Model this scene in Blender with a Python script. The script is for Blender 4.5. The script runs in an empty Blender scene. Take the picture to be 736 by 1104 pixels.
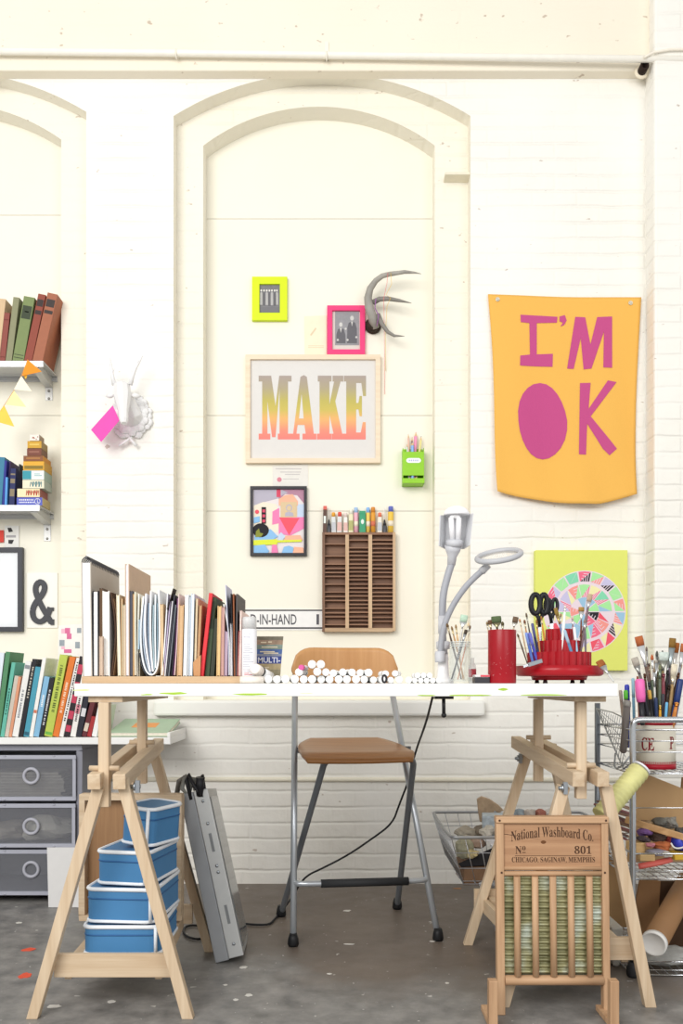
import bpy, bmesh, math, random
from mathutils import Vector as V, Matrix, Quaternion
from mathutils.geometry import tessellate_polygon
R = random.Random(11)
SC = bpy.context.scene
COL = SC.collection
# camera model: level camera at eye height 0.97 m, rising front (shift), 950 px focal length for a 736x1104 frame
F, CX, CY, CZ = 950.0, 368.0, 735.5, 0.97
def PX(x, Y): return (x - CX) * Y / F
def PZ(y, Y): return CZ - (y - CY) * Y / F
def P(x, y, Y): return V((PX(x, Y), Y, PZ(y, Y)))
def rad(a): return math.radians(a)

# ---------------------------------------------------------------- materials
def lin(h):
    h = h.lstrip('#')
    c = [int(h[i:i + 2], 16) / 255 for i in (0, 2, 4)]
    return tuple(v / 12.92 if v <= .04045 else ((v + .055) / 1.055) ** 2.4 for v in c) + (1,)
_mc = {}
def nodes(name):
    m = bpy.data.materials.new(name)
    m.use_nodes = True
    nt = m.node_tree
    b = nt.nodes['Principled BSDF']
    return m, nt, b
def nn(nt, t, **k):
    n = nt.nodes.new(t)
    for a, v in k.items(): setattr(n, a, v)
    return n
def M(h, r=.6, met=0, var=.05, sc=25, bump=0, spec=.3):
    """plain surface with a little procedural tonal variation"""
    key = (h, r, met, var, sc, bump)
    if key in _mc: return _mc[key]
    m, nt, b = nodes('surface_' + h.lstrip('#'))
    c = lin(h)
    tc = nn(nt, 'ShaderNodeTexCoord')
    no = nn(nt, 'ShaderNodeTexNoise')
    no.inputs['Scale'].default_value = sc
    no.inputs['Detail'].default_value = 3
    nt.links.new(tc.outputs['Object'], no.inputs['Vector'])
    mx = nn(nt, 'ShaderNodeMix', data_type='RGBA')
    mx.inputs[6].default_value = tuple(max(0, v * (1 - var * 1.6)) for v in c[:3]) + (1,)
    mx.inputs[7].default_value = tuple(min(1, v * (1 + var)) for v in c[:3]) + (1,)
    nt.links.new(no.outputs['Fac'], mx.inputs[0])
    nt.links.new(mx.outputs[2], b.inputs['Base Color'])
    b.inputs['Roughness'].default_value = r
    b.inputs['Metallic'].default_value = met
    b.inputs['Specular IOR Level'].default_value = spec
    if bump:
        bp = nn(nt, 'ShaderNodeBump')
        bp.inputs['Strength'].default_value = bump
        bp.inputs['Distance'].default_value = .004
        nt.links.new(no.outputs['Fac'], bp.inputs['Height'])
        nt.links.new(bp.outputs['Normal'], b.inputs['Normal'])
    _mc[key] = m
    return m
def WOOD(h1, h2, axis='Z', r=.55, sc=1.0):
    key = ('wood', h1, h2, axis, r, sc)
    if key in _mc: return _mc[key]
    m, nt, b = nodes('wood_' + h1.lstrip('#') + axis)
    tc = nn(nt, 'ShaderNodeTexCoord')
    mp = nn(nt, 'ShaderNodeMapping')
    s = {'X': (2, 45, 45), 'Y': (45, 2, 45), 'Z': (45, 45, 2)}[axis]
    mp.inputs['Scale'].default_value = tuple(v * sc for v in s)
    no = nn(nt, 'ShaderNodeTexNoise')
    no.inputs['Scale'].default_value = 1
    no.inputs['Detail'].default_value = 6
    no.inputs['Roughness'].default_value = .65
    rp = nn(nt, 'ShaderNodeValToRGB')
    rp.color_ramp.elements[0].position = .3
    rp.color_ramp.elements[1].position = .72
    rp.color_ramp.elements[0].color = lin(h2)
    rp.color_ramp.elements[1].color = lin(h1)
    nt.links.new(tc.outputs['Object'], mp.inputs['Vector'])
    nt.links.new(mp.outputs['Vector'], no.inputs['Vector'])
    nt.links.new(no.outputs['Fac'], rp.inputs['Fac'])
    nt.links.new(rp.outputs['Color'], b.inputs['Base Color'])
    b.inputs['Roughness'].default_value = r
    bp = nn(nt, 'ShaderNodeBump')
    bp.inputs['Strength'].default_value = .15
    bp.inputs['Distance'].default_value = .002
    nt.links.new(no.outputs['Fac'], bp.inputs['Height'])
    nt.links.new(bp.outputs['Normal'], b.inputs['Normal'])
    _mc[key] = m
    return m
def GLASS(tint='#f4f8f6', amount=.25, rough=.08):
    key = ('glass', tint, amount, rough)
    if key in _mc: return _mc[key]
    m, nt, b = nodes('clear_' + tint.lstrip('#'))
    b.inputs['Base Color'].default_value = lin(tint)
    b.inputs['Roughness'].default_value = rough
    tr = nn(nt, 'ShaderNodeBsdfTransparent')
    tr.inputs['Color'].default_value = (.96, .97, .97, 1)
    mx = nn(nt, 'ShaderNodeMixShader')
    no = nn(nt, 'ShaderNodeTexNoise')
    no.inputs['Scale'].default_value = 14
    mr = nn(nt, 'ShaderNodeMapRange')
    mr.inputs[3].default_value = amount * .8
    mr.inputs[4].default_value = amount * 1.2
    nt.links.new(no.outputs['Fac'], mr.inputs[0])
    nt.links.new(mr.outputs[0], mx.inputs[0])
    nt.links.new(tr.outputs[0], mx.inputs[1])
    nt.links.new(b.outputs[0], mx.inputs[2])
    nt.links.new(mx.outputs[0], nt.nodes['Material Output'].inputs['Surface'])
    _mc[key] = m
    return m

# ---------------------------------------------------------------- mesh builder
class MB:
    def __init__(s): s.v, s.f, s.m, s.s = [], [], [], []
    def add(s, vs, fs, m=0, sm=False):
        o = len(s.v)
        s.v += [V(p) for p in vs]
        for f in fs:
            s.f.append([i + o for i in f]); s.m.append(m); s.s.append(sm)
        return s
    def hexa(s, p, m=0):      # 8 corners: bottom ring 0-3, top ring 4-7
        return s.add(p, [(3, 2, 1, 0), (4, 5, 6, 7), (0, 1, 5, 4), (1, 2, 6, 5), (2, 3, 7, 6), (3, 0, 4, 7)], m)
    def box(s, x0, x1, y0, y1, z0, z1, m=0):
        return s.hexa([(x0, y0, z0), (x1, y0, z0), (x1, y1, z0), (x0, y1, z0), (x0, y0, z1), (x1, y0, z1), (x1, y1, z1), (x0, y1, z1)], m)
    def bar(s, p, q, w, t, side=V((1, 0, 0)), m=0):   # rectangular bar p->q, w along side, t across
        p, q = V(p), V(q)
        d = (q - p).normalized()
        a = (side - d * side.dot(d)).normalized()
        b = d.cross(a)
        a, b = a * w / 2, b * t / 2
        return s.hexa([p - a - b, p + a - b, p + a + b, p - a + b, q - a - b, q + a - b, q + a + b, q - a + b], m)
    def tube(s, pts, r, n=8, m=0, cap=True, flat=1.0):
        pts = [V(p) for p in pts]
        k = len(pts)
        rs = r if isinstance(r, (list, tuple)) else [r] * k
        t0 = (pts[1] - pts[0]).normalized()
        a = t0.orthogonal().normalized()
        vs = []
        for i in range(k):
            t = (pts[min(i + 1, k - 1)] - pts[max(i - 1, 0)]).normalized()
            a = (a - t * a.dot(t))
            a = a.normalized() if a.length > 1e-6 else t.orthogonal().normalized()
            b = t.cross(a)
            for j in range(n):
                an = 2 * math.pi * j / n
                vs.append(pts[i] + (a * math.cos(an) + b * math.sin(an) * flat) * rs[i])
        fs = [(i * n + j, i * n + (j + 1) % n, (i + 1) * n + (j + 1) % n, (i + 1) * n + j) for i in range(k - 1) for j in range(n)]
        s.add(vs, fs, m, True)
        if cap:
            s.add(vs[:n][::-1], [tuple(range(n))], m)
            s.add(vs[-n:], [tuple(range(n))], m)
        return s
    def lathe(s, prof, n=24, c=(0, 0, 0), ax=V((0, 0, 1)), m=0, sm=True):
        ax = V(ax).normalized()
        q = V((0, 0, 1)).rotation_difference(ax)
        c = V(c)
        k = len(prof)
        vs = [c + q @ V((r * math.cos(2 * math.pi * j / n), r * math.sin(2 * math.pi * j / n), z)) for r, z in prof for j in range(n)]
        fs = [(i * n + j, i * n + (j + 1) % n, (i + 1) * n + (j + 1) % n, (i + 1) * n + j) for i in range(k - 1) for j in range(n)]
        s.add(vs, fs, m, sm)
        if prof[0][0] > 1e-5: s.add(vs[:n][::-1], [tuple(range(n))], m)
        if prof[-1][0] > 1e-5: s.add(vs[-n:], [tuple(range(n))], m)
        return s
    def prism(s, poly, O, U, W, N, d, m=0):
        """polygon (u,w) on plane O,U,W extruded by d along N (front at O)"""
        O, U, W, N = V(O), V(U), V(W), V(N)
        k = len(poly)
        fr = [O + U * u + W * w for u, w in poly]
        bk = [p + N * d for p in fr]
        tri = tessellate_polygon([[V((u, w, 0)) for u, w in poly]])
        s.add(fr, [tuple(t) for t in tri], m)
        if d:
            s.add(bk, [tuple(t[::-1]) for t in tri], m)
            s.add(fr + bk, [(i, (i + 1) % k, k + (i + 1) % k, k + i) for i in range(k)], m)
        return s
    def ppx(s, pts, Y, d=.001, m=0):
        """flat shape facing the room given by points measured on plane Y, thickness d towards the wall"""
        return s.prism([(PX(x, Y), PZ(y, Y)) for x, y in pts], (0, Y, 0), (1, 0, 0), (0, 0, 1), (0, 1, 0), d, m)
    def torus(s, c, ax, R_, r, n=28, k=8, m=0):
        q = V((0, 0, 1)).rotation_difference(V(ax).normalized())
        c = V(c)
        vs = []
        for i in range(n):
            a = 2 * math.pi * i / n
            for j in range(k):
                b = 2 * math.pi * j / k
                vs.append(c + q @ V(((R_ + r * math.cos(b)) * math.cos(a), (R_ + r * math.cos(b)) * math.sin(a), r * math.sin(b))))
        fs = [(i * k + j, ((i + 1) % n) * k + j, ((i + 1) % n) * k + (j + 1) % k, i * k + (j + 1) % k) for i in range(n) for j in range(k)]
        return s.add(vs, fs, m, True)
    def ball(s, c, r, n=14, m=0, sc=(1, 1, 1)):
        k = n // 2
        c = V(c)
        vs = [c + V((r * sc[0] * math.sin(math.pi * i / k) * math.cos(2 * math.pi * j / n), r * sc[1] * math.sin(math.pi * i / k) * math.sin(2 * math.pi * j / n), r * sc[2] * math.cos(math.pi * i / k))) for i in range(k + 1) for j in range(n)]
        fs = [(i * n + j, (i + 1) * n + j, (i + 1) * n + (j + 1) % n, i * n + (j + 1) % n) for i in range(k) for j in range(n)]
        return s.add(vs, fs, m, True)
    def ribbon(s, pts, th, y0, y1, m=0):
        """sheet whose edge follows pts (x,z), thickness th, running from y0 to y1"""
        pts = [V((p[0], p[1])) for p in pts]
        k = len(pts)
        ths = th if isinstance(th, (list, tuple)) else [th] * k
        L, Rr = [], []
        for i in range(k):
            t = (pts[min(i + 1, k - 1)] - pts[max(i - 1, 0)]).normalized()
            nrm = V((-t.y, t.x)) * ths[i] / 2
            L.append(pts[i] + nrm); Rr.append(pts[i] - nrm)
        vs = []
        for y in (y0, y1):
            vs += [(p.x, y, p.y) for p in L] + [(p.x, y, p.y) for p in Rr]
        o = 2 * k
        fs = []
        for i in range(k - 1):
            fs += [(i, i + 1, k + i + 1, k + i), (o + i + 1, o + i, o + k + i, o + k + i + 1), (i + 1, i, o + i, o + i + 1), (k + i, k + i + 1, o + k + i + 1, o + k + i)]
        fs += [(0, k, o + k, o), (2 * k - 1, k - 1, o + k - 1, o + 2 * k - 1)]
        return s.add(vs, fs, m)
    def xf(s, mt):
        s.v = [mt @ p for p in s.v]
        return s

def _mesh(name, mb, mats, inv=None):
    me = bpy.data.meshes.new(name)
    me.from_pydata([tuple(inv @ p) if inv else tuple(p) for p in mb.v], [], mb.f)
    if not isinstance(mats, (list, tuple)): mats = [mats]
    for m in mats: me.materials.append(m)
    me.polygons.foreach_set('material_index', mb.m)
    me.polygons.foreach_set('use_smooth', mb.s)
    bm = bmesh.new()
    bm.from_mesh(me)
    bmesh.ops.remove_doubles(bm, verts=bm.verts, dist=1e-6)
    bmesh.ops.recalc_face_normals(bm, faces=bm.faces)
    bm.to_mesh(me)
    bm.free()
    me.update()
    return me
def bev(o, w, seg=2):
    if w:
        b = o.modifiers.new('Bevel', 'BEVEL')
        b.width = w; b.segments = seg; b.limit_method = 'ANGLE'; b.angle_limit = rad(40)
def wm(o):
    m = o.matrix_basis.copy()
    while o.parent:
        o = o.parent
        m = o.matrix_basis @ m
    return m
def part(name, mb, mats, parent, bevel=0, local=False, label=None):
    """a mesh of its own under its thing; vertices given in world space unless local"""
    inv = None if local else wm(parent).inverted()
    o = bpy.data.objects.new(name, _mesh(name, mb, mats, inv))
    COL.objects.link(o)
    o.parent = parent
    bev(o, bevel)
    if label: o['label'] = label
    return o
def tag(o, label, cat, group=None, kind=None):
    if label: o['label'] = label
    if cat: o['category'] = cat
    if group: o['group'] = group
    if kind: o['kind'] = kind
    return o
def thing(name, label, cat, loc=(0, 0, 0), rot=None, group=None):
    o = bpy.data.objects.new(name, None)
    o.empty_display_size = .02
    COL.objects.link(o)
    o.location = loc
    if rot is not None:
        if isinstance(rot, Quaternion):
            o.rotation_mode = 'QUATERNION'; o.rotation_quaternion = rot
        else: o.rotation_euler = rot
    return tag(o, label, cat, group)
def solo(name, mb, mats, label, cat, group=None, bevel=0, kind=None):
    xs = [p.x for p in mb.v]; ys = [p.y for p in mb.v]; zs = [p.z for p in mb.v]
    c = V(((min(xs) + max(xs)) / 2, (min(ys) + max(ys)) / 2, min(zs)))
    o = bpy.data.objects.new(name, _mesh(name, mb, mats, Matrix.Translation(-c)))
    COL.objects.link(o)
    o.location = c
    bev(o, bevel)
    return tag(o, label, cat, group, kind)
def struct(name, mb, mats, bevel=0):
    o = bpy.data.objects.new(name, _mesh(name, mb, mats))
    COL.objects.link(o)
    o['kind'] = 'structure'
    bev(o, bevel)
    return o
def copy_tree(o, parent=None):
    c = o.copy()
    COL.objects.link(c)
    if parent: c.parent = parent
    for ch in list(o.children): copy_tree(ch, c)
    return c
def text2d(s, w, h, bold=0.0, align='C'):
    """outline of a word as flat triangles scaled to w x h, origin at its lower left corner"""
    cu = bpy.data.curves.new('lettering', 'FONT')
    cu.body = s
    cu.offset = bold
    cu.resolution_u = 3
    o = bpy.data.objects.new('lettering', cu)
    COL.objects.link(o)
    dg = bpy.context.evaluated_depsgraph_get()
    me = bpy.data.meshes.new_from_object(o.evaluated_get(dg))
    vs = [v.co.copy() for v in me.vertices]
    fs = [tuple(p.vertices) for p in me.polygons]
    bpy.data.objects.remove(o); bpy.data.curves.remove(cu); bpy.data.meshes.remove(me)
    x0 = min(v.x for v in vs); x1 = max(v.x for v in vs); y0 = min(v.y for v in vs); y1 = max(v.y for v in vs)
    return [((v.x - x0) / (x1 - x0) * w, (v.y - y0) / (y1 - y0) * h) for v in vs], fs
def serif(s):   # bold serif letter forms
    return ''.join(chr(0x1D400 + ord(c) - 65) if 'A' <= c <= 'Z' else chr(0x1D41A + ord(c) - 97) if 'a' <= c <= 'z' else chr(0x1D7CE + ord(c) - 48) if '0' <= c <= '9' else c for c in s)
def put_text(mb, s, x0, y0, x1, y1, Y, m=0, bold=0.0):
    """word filling the measured rectangle on plane Y"""
    pts, fs = text2d(s, PX(x1, Y) - PX(x0, Y), PZ(y0, Y) - PZ(y1, Y), bold)
    mb.add([(PX(x0, Y) + a, Y, PZ(y1, Y) + b) for a, b in pts], fs, m)

# frequently used surfaces
WHITE = M('#f2f1ec', .6, var=.02)
PAPER = M('#f3f1ea', .8, var=.03)
PAGES = M('#e9e2d2', .85, var=.08, sc=90)
BLACK = M('#1b1b1d', .5)
CHROME = M('#c9cdd1', .22, 1, .03)
STEEL = M('#aab0b6', .35, 1, .05)
GREYMET = M('#b9bcc0', .4, .6, .04)
PINE = WOOD('#d9c5a9', '#c0a585', 'Z')
PINEY = WOOD('#d9c5a9', '#c0a585', 'Y')
PINEX = WOOD('#d9c5a9', '#c0a585', 'X')
RED = M('#a9141f', .35, 0, .06)
# ================================================================ SETTING
def wall_mat(name, base, cream, strength, chip=.715):
    m, nt, b = nodes(name)
    tc = nn(nt, 'ShaderNodeTexCoord')
    sp = nn(nt, 'ShaderNodeSeparateXYZ')
    ad = nn(nt, 'ShaderNodeMath', operation='ADD')
    cb = nn(nt, 'ShaderNodeCombineXYZ')
    nt.links.new(tc.outputs['Object'], sp.inputs[0])
    nt.links.new(sp.outputs['X'], ad.inputs[0]); nt.links.new(sp.outputs['Y'], ad.inputs[1])
    nz = nn(nt, 'ShaderNodeTexNoise'); nz.inputs['Scale'].default_value = 5; nz.inputs['Detail'].default_value = 4
    nt.links.new(tc.outputs['Object'], nz.inputs['Vector'])
    # wobble so that courses are not ruler straight
    wz = nn(nt, 'ShaderNodeMath', operation='MULTIPLY_ADD'); wz.inputs[1].default_value = .022
    nt.links.new(nz.outputs['Fac'], wz.inputs[0]); nt.links.new(sp.outputs['Z'], wz.inputs[2])
    nt.links.new(ad.outputs[0], cb.inputs[0]); nt.links.new(wz.outputs[0], cb.inputs[1])
    def brick(width):
        br = nn(nt, 'ShaderNodeTexBrick')
        br.inputs['Scale'].default_value = 1
        br.inputs['Brick Width'].default_value = width
        br.inputs['Row Height'].default_value = .076
        br.inputs['Mortar Size'].default_value = .011
        br.inputs['Mortar Smooth'].default_value = 1
        br.inputs['Color1'].default_value = (1, 1, 1, 1); br.inputs['Color2'].default_value = (.6, .6, .6, 1)
        br.inputs['Mortar'].default_value = (0, 0, 0, 1)
        nt.links.new(cb.outputs[0], br.inputs['Vector'])
        return br
    b1, b2 = brick(.215), brick(1.9)
    # paint fills most upright joints; the bed joints stay
    br = nn(nt, 'ShaderNodeMix', data_type='RGBA'); br.inputs[0].default_value = .68
    nt.links.new(b1.outputs['Color'], br.inputs[6]); nt.links.new(b2.outputs['Color'], br.inputs[7])
    n2 = nn(nt, 'ShaderNodeTexNoise'); n2.inputs['Scale'].default_value = 13; n2.inputs['Detail'].default_value = 6
    nt.links.new(tc.outputs['Object'], n2.inputs['Vector'])
    h = nn(nt, 'ShaderNodeMath', operation='MULTIPLY_ADD'); h.inputs[1].default_value = 1.3
    nt.links.new(n2.outputs['Fac'], h.inputs[0]); nt.links.new(br.outputs[2], h.inputs[2])
    # keep the relief patchy: thick paint fills many joints
    n3 = nn(nt, 'ShaderNodeTexNoise'); n3.inputs['Scale'].default_value = 2.3; n3.inputs['Detail'].default_value = 2
    nt.links.new(tc.outputs['Object'], n3.inputs['Vector'])
    mr = nn(nt, 'ShaderNodeMapRange'); mr.inputs[1].default_value = .35; mr.inputs[2].default_value = .65
    mr.inputs[3].default_value = strength * .35; mr.inputs[4].default_value = strength
    nt.links.new(n3.outputs['Fac'], mr.inputs[0])
    bp = nn(nt, 'ShaderNodeBump'); bp.inputs['Distance'].default_value = .012
    nt.links.new(mr.outputs[0], bp.inputs['Strength'])
    nt.links.new(h.outputs[0], bp.inputs['Height'])
    nt.links.new(bp.outputs['Normal'], b.inputs['Normal'])
    mx = nn(nt, 'ShaderNodeMix', data_type='RGBA')
    mx.inputs[6].default_value = lin(base); mx.inputs[7].default_value = lin(cream)
    nt.links.new(n3.outputs['Fac'], mx.inputs[0])
    # a few brown chips in the paint
    vo = nn(nt, 'ShaderNodeTexNoise'); vo.inputs['Scale'].default_value = 34; vo.inputs['Detail'].default_value = 2
    mp = nn(nt, 'ShaderNodeMapping'); mp.inputs['Scale'].default_value = (.55, .5, 1); mp.inputs['Location'].default_value = (3.1, 1, 7)
    nt.links.new(tc.outputs['Object'], mp.inputs['Vector']); nt.links.new(mp.outputs[0], vo.inputs['Vector'])
    mr2 = nn(nt, 'ShaderNodeMapRange'); mr2.inputs[1].default_value = chip; mr2.inputs[2].default_value = chip + .05
    mr2.inputs[3].default_value = 0; mr2.inputs[4].default_value = .5
    nt.links.new(vo.outputs['Fac'], mr2.inputs[0])
    mx2 = nn(nt, 'ShaderNodeMix', data_type='RGBA'); mx2.inputs[7].default_value = lin('#8d6a4c')
    nt.links.new(mr2.outputs[0], mx2.inputs[0]); nt.links.new(mx.outputs[2], mx2.inputs[6])
    nt.links.new(mx2.outputs[2], b.inputs['Base Color'])
    b.inputs['Roughness'].default_value = .66
    b.inputs['Specular IOR Level'].default_value = .25
    return m
WALL = wall_mat('painted_brick', '#f3f2ee', '#f1ede2', .5)
WALLCREAM = wall_mat('painted_brick_recess', '#f2eee2', '#f0ead9', .4)
PANEL = M('#f2eedf', .5, var=.02, sc=4)
BAND = wall_mat('painted_band', '#f1eada', '#eee5d2', .15, .685)
YW, YR, YP = 4.24, 4.325, 4.43
def arch_layer(mb, y, x0, x1, z0, z1, openings, depth, m=0, ms=None):
    """wall face at depth y from x0..x1, z0..z1 with arched openings [(a,b,sill,spring,apex)] whose reveals run back by depth"""
    if ms is None: ms = m
    xs = x0
    for a, b, zb, zs, za in sorted(openings):
        mb.add([(xs, y, z0), (a, y, z0), (a, y, z1), (xs, y, z1)], [(0, 1, 2, 3)], m)
        mb.add([(a, y, z0), (b, y, z0), (b, y, zb), (a, y, zb)], [(0, 1, 2, 3)], m)
        c = (a + b) / 2; hw = (b - a) / 2; rise = za - zs
        Rr = (hw * hw + rise * rise) / (2 * rise)
        N = 28
        px = [a + (b - a) * i / N for i in range(N + 1)]
        pz = [za - Rr + math.sqrt(max(0, Rr * Rr - (x - c) ** 2)) for x in px]
        for i in range(N):
            mb.add([(px[i], y, pz[i]), (px[i + 1], y, pz[i + 1]), (px[i + 1], y, z1), (px[i], y, z1)], [(0, 1, 2, 3)], m)
            mb.add([(px[i], y, pz[i]), (px[i + 1], y, pz[i + 1]), (px[i + 1], y + depth, pz[i + 1]), (px[i], y + depth, pz[i])], [(0, 1, 2, 3)], ms)
        for x in (a, b):
            mb.add([(x, y, zb), (x, y + depth, zb), (x, y + depth, zs), (x, y, zs)], [(0, 1, 2, 3)], ms)
        mb.add([(a, y, zb), (b, y, zb), (b, y + depth, zb), (a, y + depth, zb)], [(0, 1, 2, 3)], ms)
        xs = b
    mb.add([(xs, y, z0), (x1, y, z0), (x1, y, z1), (xs, y, z1)], [(0, 1, 2, 3)], m)
ZS = .885
o1 = (PX(187, YW), PX(507, YW), ZS, PZ(125, YW), PZ(79, YW))
i1 = (PX(219, YR), PX(468.5, YR), ZS, PZ(157, YR), PZ(115, YR))
sh = PX(93, YW) - PX(507, YW)
o0 = (o1[0] + sh, o1[1] + sh, ZS, o1[3] + .02, o1[4] + .015)
i0 = (PX(66, YR) - (i1[1] - i1[0]), PX(66, YR), ZS, i1[3] + .03, i1[4] + .02)
wb = MB()
arch_layer(wb, YW, -3.2, 3.4, 0, 4.7, [o0, o1], YR - YW, 0, 1)
arch_layer(wb, YR, -3.2, 3.4, .8, 4.3, [i0, i1], YP - YR, 1, 1)
# boarded panels at the back of the arches, with fine gaps between the boards
for a, b, zs in ((i0[0], i0[1], [.8, PZ(448, YP), PZ(232, YP), 4.2]), (i1[0], i1[1], [.8, PZ(551, YP), PZ(448, YP), PZ(236, YP), 4.2])):
    for k in range(len(zs) - 1):
        wb.box(a - .05, b + .05, YP, YP + .02, zs[k] + .0012, zs[k + 1] - .0012, 2)
    wb.box(a - .05, b + .05, YP + .02, YP + .04, .8, 4.2, 2)
wb.box(-3.2, 3.4, YP + .05, YP + .15, 0, 4.7, 0)
struct('wall_back', wb, [WALL, WALLCREAM, PANEL])
zb = PZ(76, 4.182)
struct('trim_1', MB().box(-3.2, 3.4, 4.182, YW + .005, zb, 4.75), BAND, .006)
xr = PX(695, YW)
struct('trim_2', MB().box(xr, 3.4, 4.113, YW + .004, 0, 4.75), WALL, .012)
# thick brick window ledge
lg = MB()
xa, xb = PX(165, 4.19), PX(523, 4.19)
lg.box(xa, xb, 4.19, YW + .01, PZ(772, 4.19), PZ(755, 4.19))
struct('trim_3', lg, M('#efeee8', .5, var=.02, sc=9, bump=.8), .012)
# raised moulding low on the wall
struct('trim_4', MB().tube([(-1.2, 4.235, PZ(840, 4.235)), (xr, 4.235, PZ(841, 4.235))], .011, 10), M('#efe9d6', .5))

def floor_mat():
    m, nt, b = nodes('worn_concrete')
    tc = nn(nt, 'ShaderNodeTexCoord')
    def noise(s, d=6, r=.6):
        n = nn(nt, 'ShaderNodeTexNoise'); n.inputs['Scale'].default_value = s; n.inputs['Detail'].default_value = d; n.inputs['Roughness'].default_value = r
        nt.links.new(tc.outputs['Object'], n.inputs['Vector']); return n
    def ramp(src, a, b_, ca, cb):
        r_ = nn(nt, 'ShaderNodeValToRGB'); e = r_.color_ramp.elements
        e[0].position, e[1].position = a, b_; e[0].color, e[1].color = ca, cb
        nt.links.new(src, r_.inputs['Fac']); return r_
    def mix(f, a, b_):
        x = nn(nt, 'ShaderNodeMix', data_type='RGBA'); nt.links.new(f, x.inputs[0]); nt.links.new(a, x.inputs[6])
        if isinstance(b_, tuple): x.inputs[7].default_value = b_
        else: nt.links.new(b_, x.inputs[7])
        return x.outputs[2]
    n1, n2, n3 = noise(2.6), noise(11), noise(60, 3)
    brown = ramp(n1.outputs['Fac'], .3, .7, lin('#61564d'), lin('#776c62'))
    grey = ramp(n2.outputs['Fac'], .28, .72, lin('#605f5d'), lin('#999692'))
    sp = nn(nt, 'ShaderNodeSeparateXYZ'); nt.links.new(tc.outputs['Object'], sp.inputs[0])
    # the wall side of the floor has brown floor paint, worn off towards the room and towards the left
    s1 = nn(nt, 'ShaderNodeMath', operation='MULTIPLY_ADD'); s1.inputs[1].default_value = .9
    nt.links.new(n1.outputs['Fac'], s1.inputs[0]); nt.links.new(sp.outputs['Y'], s1.inputs[2])
    mnx = nn(nt, 'ShaderNodeMath', operation='MINIMUM'); mnx.inputs[1].default_value = 0
    nt.links.new(sp.outputs['X'], mnx.inputs[0])
    s2 = nn(nt, 'ShaderNodeMath', operation='MULTIPLY_ADD'); s2.inputs[1].default_value = .9
    nt.links.new(mnx.outputs[0], s2.inputs[0]); nt.links.new(s1.outputs[0], s2.inputs[2])
    mr = nn(nt, 'ShaderNodeMapRange'); mr.inputs[1].default_value = 3.12; mr.inputs[2].default_value = 3.42
    nt.links.new(s2.outputs[0], mr.inputs[0])
    c = mix(mr.outputs[0], grey.outputs['Color'], brown.outputs['Color'])
    k = ramp(n3.outputs['Fac'], .70, .73, (0, 0, 0, 1), (1, 1, 1, 1))
    c = mix(k.outputs['Color'], c, lin('#d8d6d0'))
    n4 = noise(24, 2)
    k2 = ramp(n4.outputs['Fac'], .71, .74, (0, 0, 0, 1), (.8, .8, .8, 1))
    c = mix(k2.outputs['Color'], c, lin('#c9c6c0'))
    nt.links.new(c, b.inputs['Base Color'])
    rr = nn(nt, 'ShaderNodeMapRange'); rr.inputs[3].default_value = .3; rr.inputs[4].default_value = .6
    nt.links.new(n2.outputs['Fac'], rr.inputs[0]); nt.links.new(rr.outputs[0], b.inputs['Roughness'])
    bp = nn(nt, 'ShaderNodeBump'); bp.inputs['Strength'].default_value = .25; bp.inputs['Distance'].default_value = .006
    nt.links.new(n2.outputs['Fac'], bp.inputs['Height']); nt.links.new(bp.outputs['Normal'], b.inputs['Normal'])
    return m
fl = struct('floor', MB().box(-3.2, 3.4, -.5, 4.6, -.06, 0), floor_mat())
# paint drips on the floor: flat blots
bl = MB()
def blot(mb, x, y, rx, ry, m, z=.0012):
    n = 14
    mb.prism([((1 + .25 * R.uniform(-1, 1)) * rx * math.cos(2 * math.pi * i / n), (1 + .25 * R.uniform(-1, 1)) * ry * math.sin(2 * math.pi * i / n)) for i in range(n)], (x, y, z), (1, 0, 0), (0, 1, 0), (0, 0, -1), z * .9, m)
def fpt(x, y):
    Y = F * CZ / (y - CY); return PX(x, Y), Y
for x, y, rx, ry, m in ((31, 1024, .022, .022, 0), (27, 1052, .020, .026, 0), (48, 1050, .006, .01, 0), (262, 1043, .014, .012, 1), (254, 1078, .008, .008, 1), (268, 1073, .012, .01, 1), (243, 1062, .006, .006, 1),
                        (493, 958, .02, .012, 2), (374, 982, .016, .014, 1), (376, 1018, .02, .006, 1), (466, 1015, .01, .006, 1), (58, 1085, .02, .015, 1), (120, 1080, .012, .01, 1), (355, 1050, .008, .006, 1), (482, 1060, .006, .006, 1), (20, 995, .012, .012, 1)):
    a, b_ = fpt(x, y); blot(bl, a, b_, rx, ry, m)
pb = part('paint_blots', bl, [M('#e2583c', .6), M('#d9d6cf', .6), M('#a6754a', .6)], fl)
pb['kind'] = 'structure'

# ---- pipes on the upper wall
t = thing('water_pipe', 'white painted pipe running across the top of the wall', 'pipe', (0, 4.15, PZ(58, 4.14)))
yp = 4.15
part('pipe', MB().tube([P(-330, 52.5, yp), P(170, 57.0, yp), P(420, 60.5, yp), (PX(1100, 4.09), 4.085, PZ(68.5, 4.085))], .0155, 14), M('#f5f1e6', .35), t)
for x in (352, 190):
    cl = MB()
    y = 56 + (x / 736) * 9
    cl.torus(P(x, y, yp), (1, 0, 0), .0175, .004)
    cl.box(PX(x - 2.4, yp), PX(x + 2.4, yp), yp, 4.182, PZ(y, yp), PZ(y, yp) + .012)
    if x == 352: cl.box(PX(x - 2, yp), PX(x + 2, yp), 4.176, 4.184, PZ(y, yp), PZ(y - 20, yp))
    part('pipe_clip', cl, M('#f1ecde', .5), t)
t = thing('wall_cable', 'thin white cable bowed over the pipe at the right pilaster', 'cable', P(730, 56, 4.1))
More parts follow.
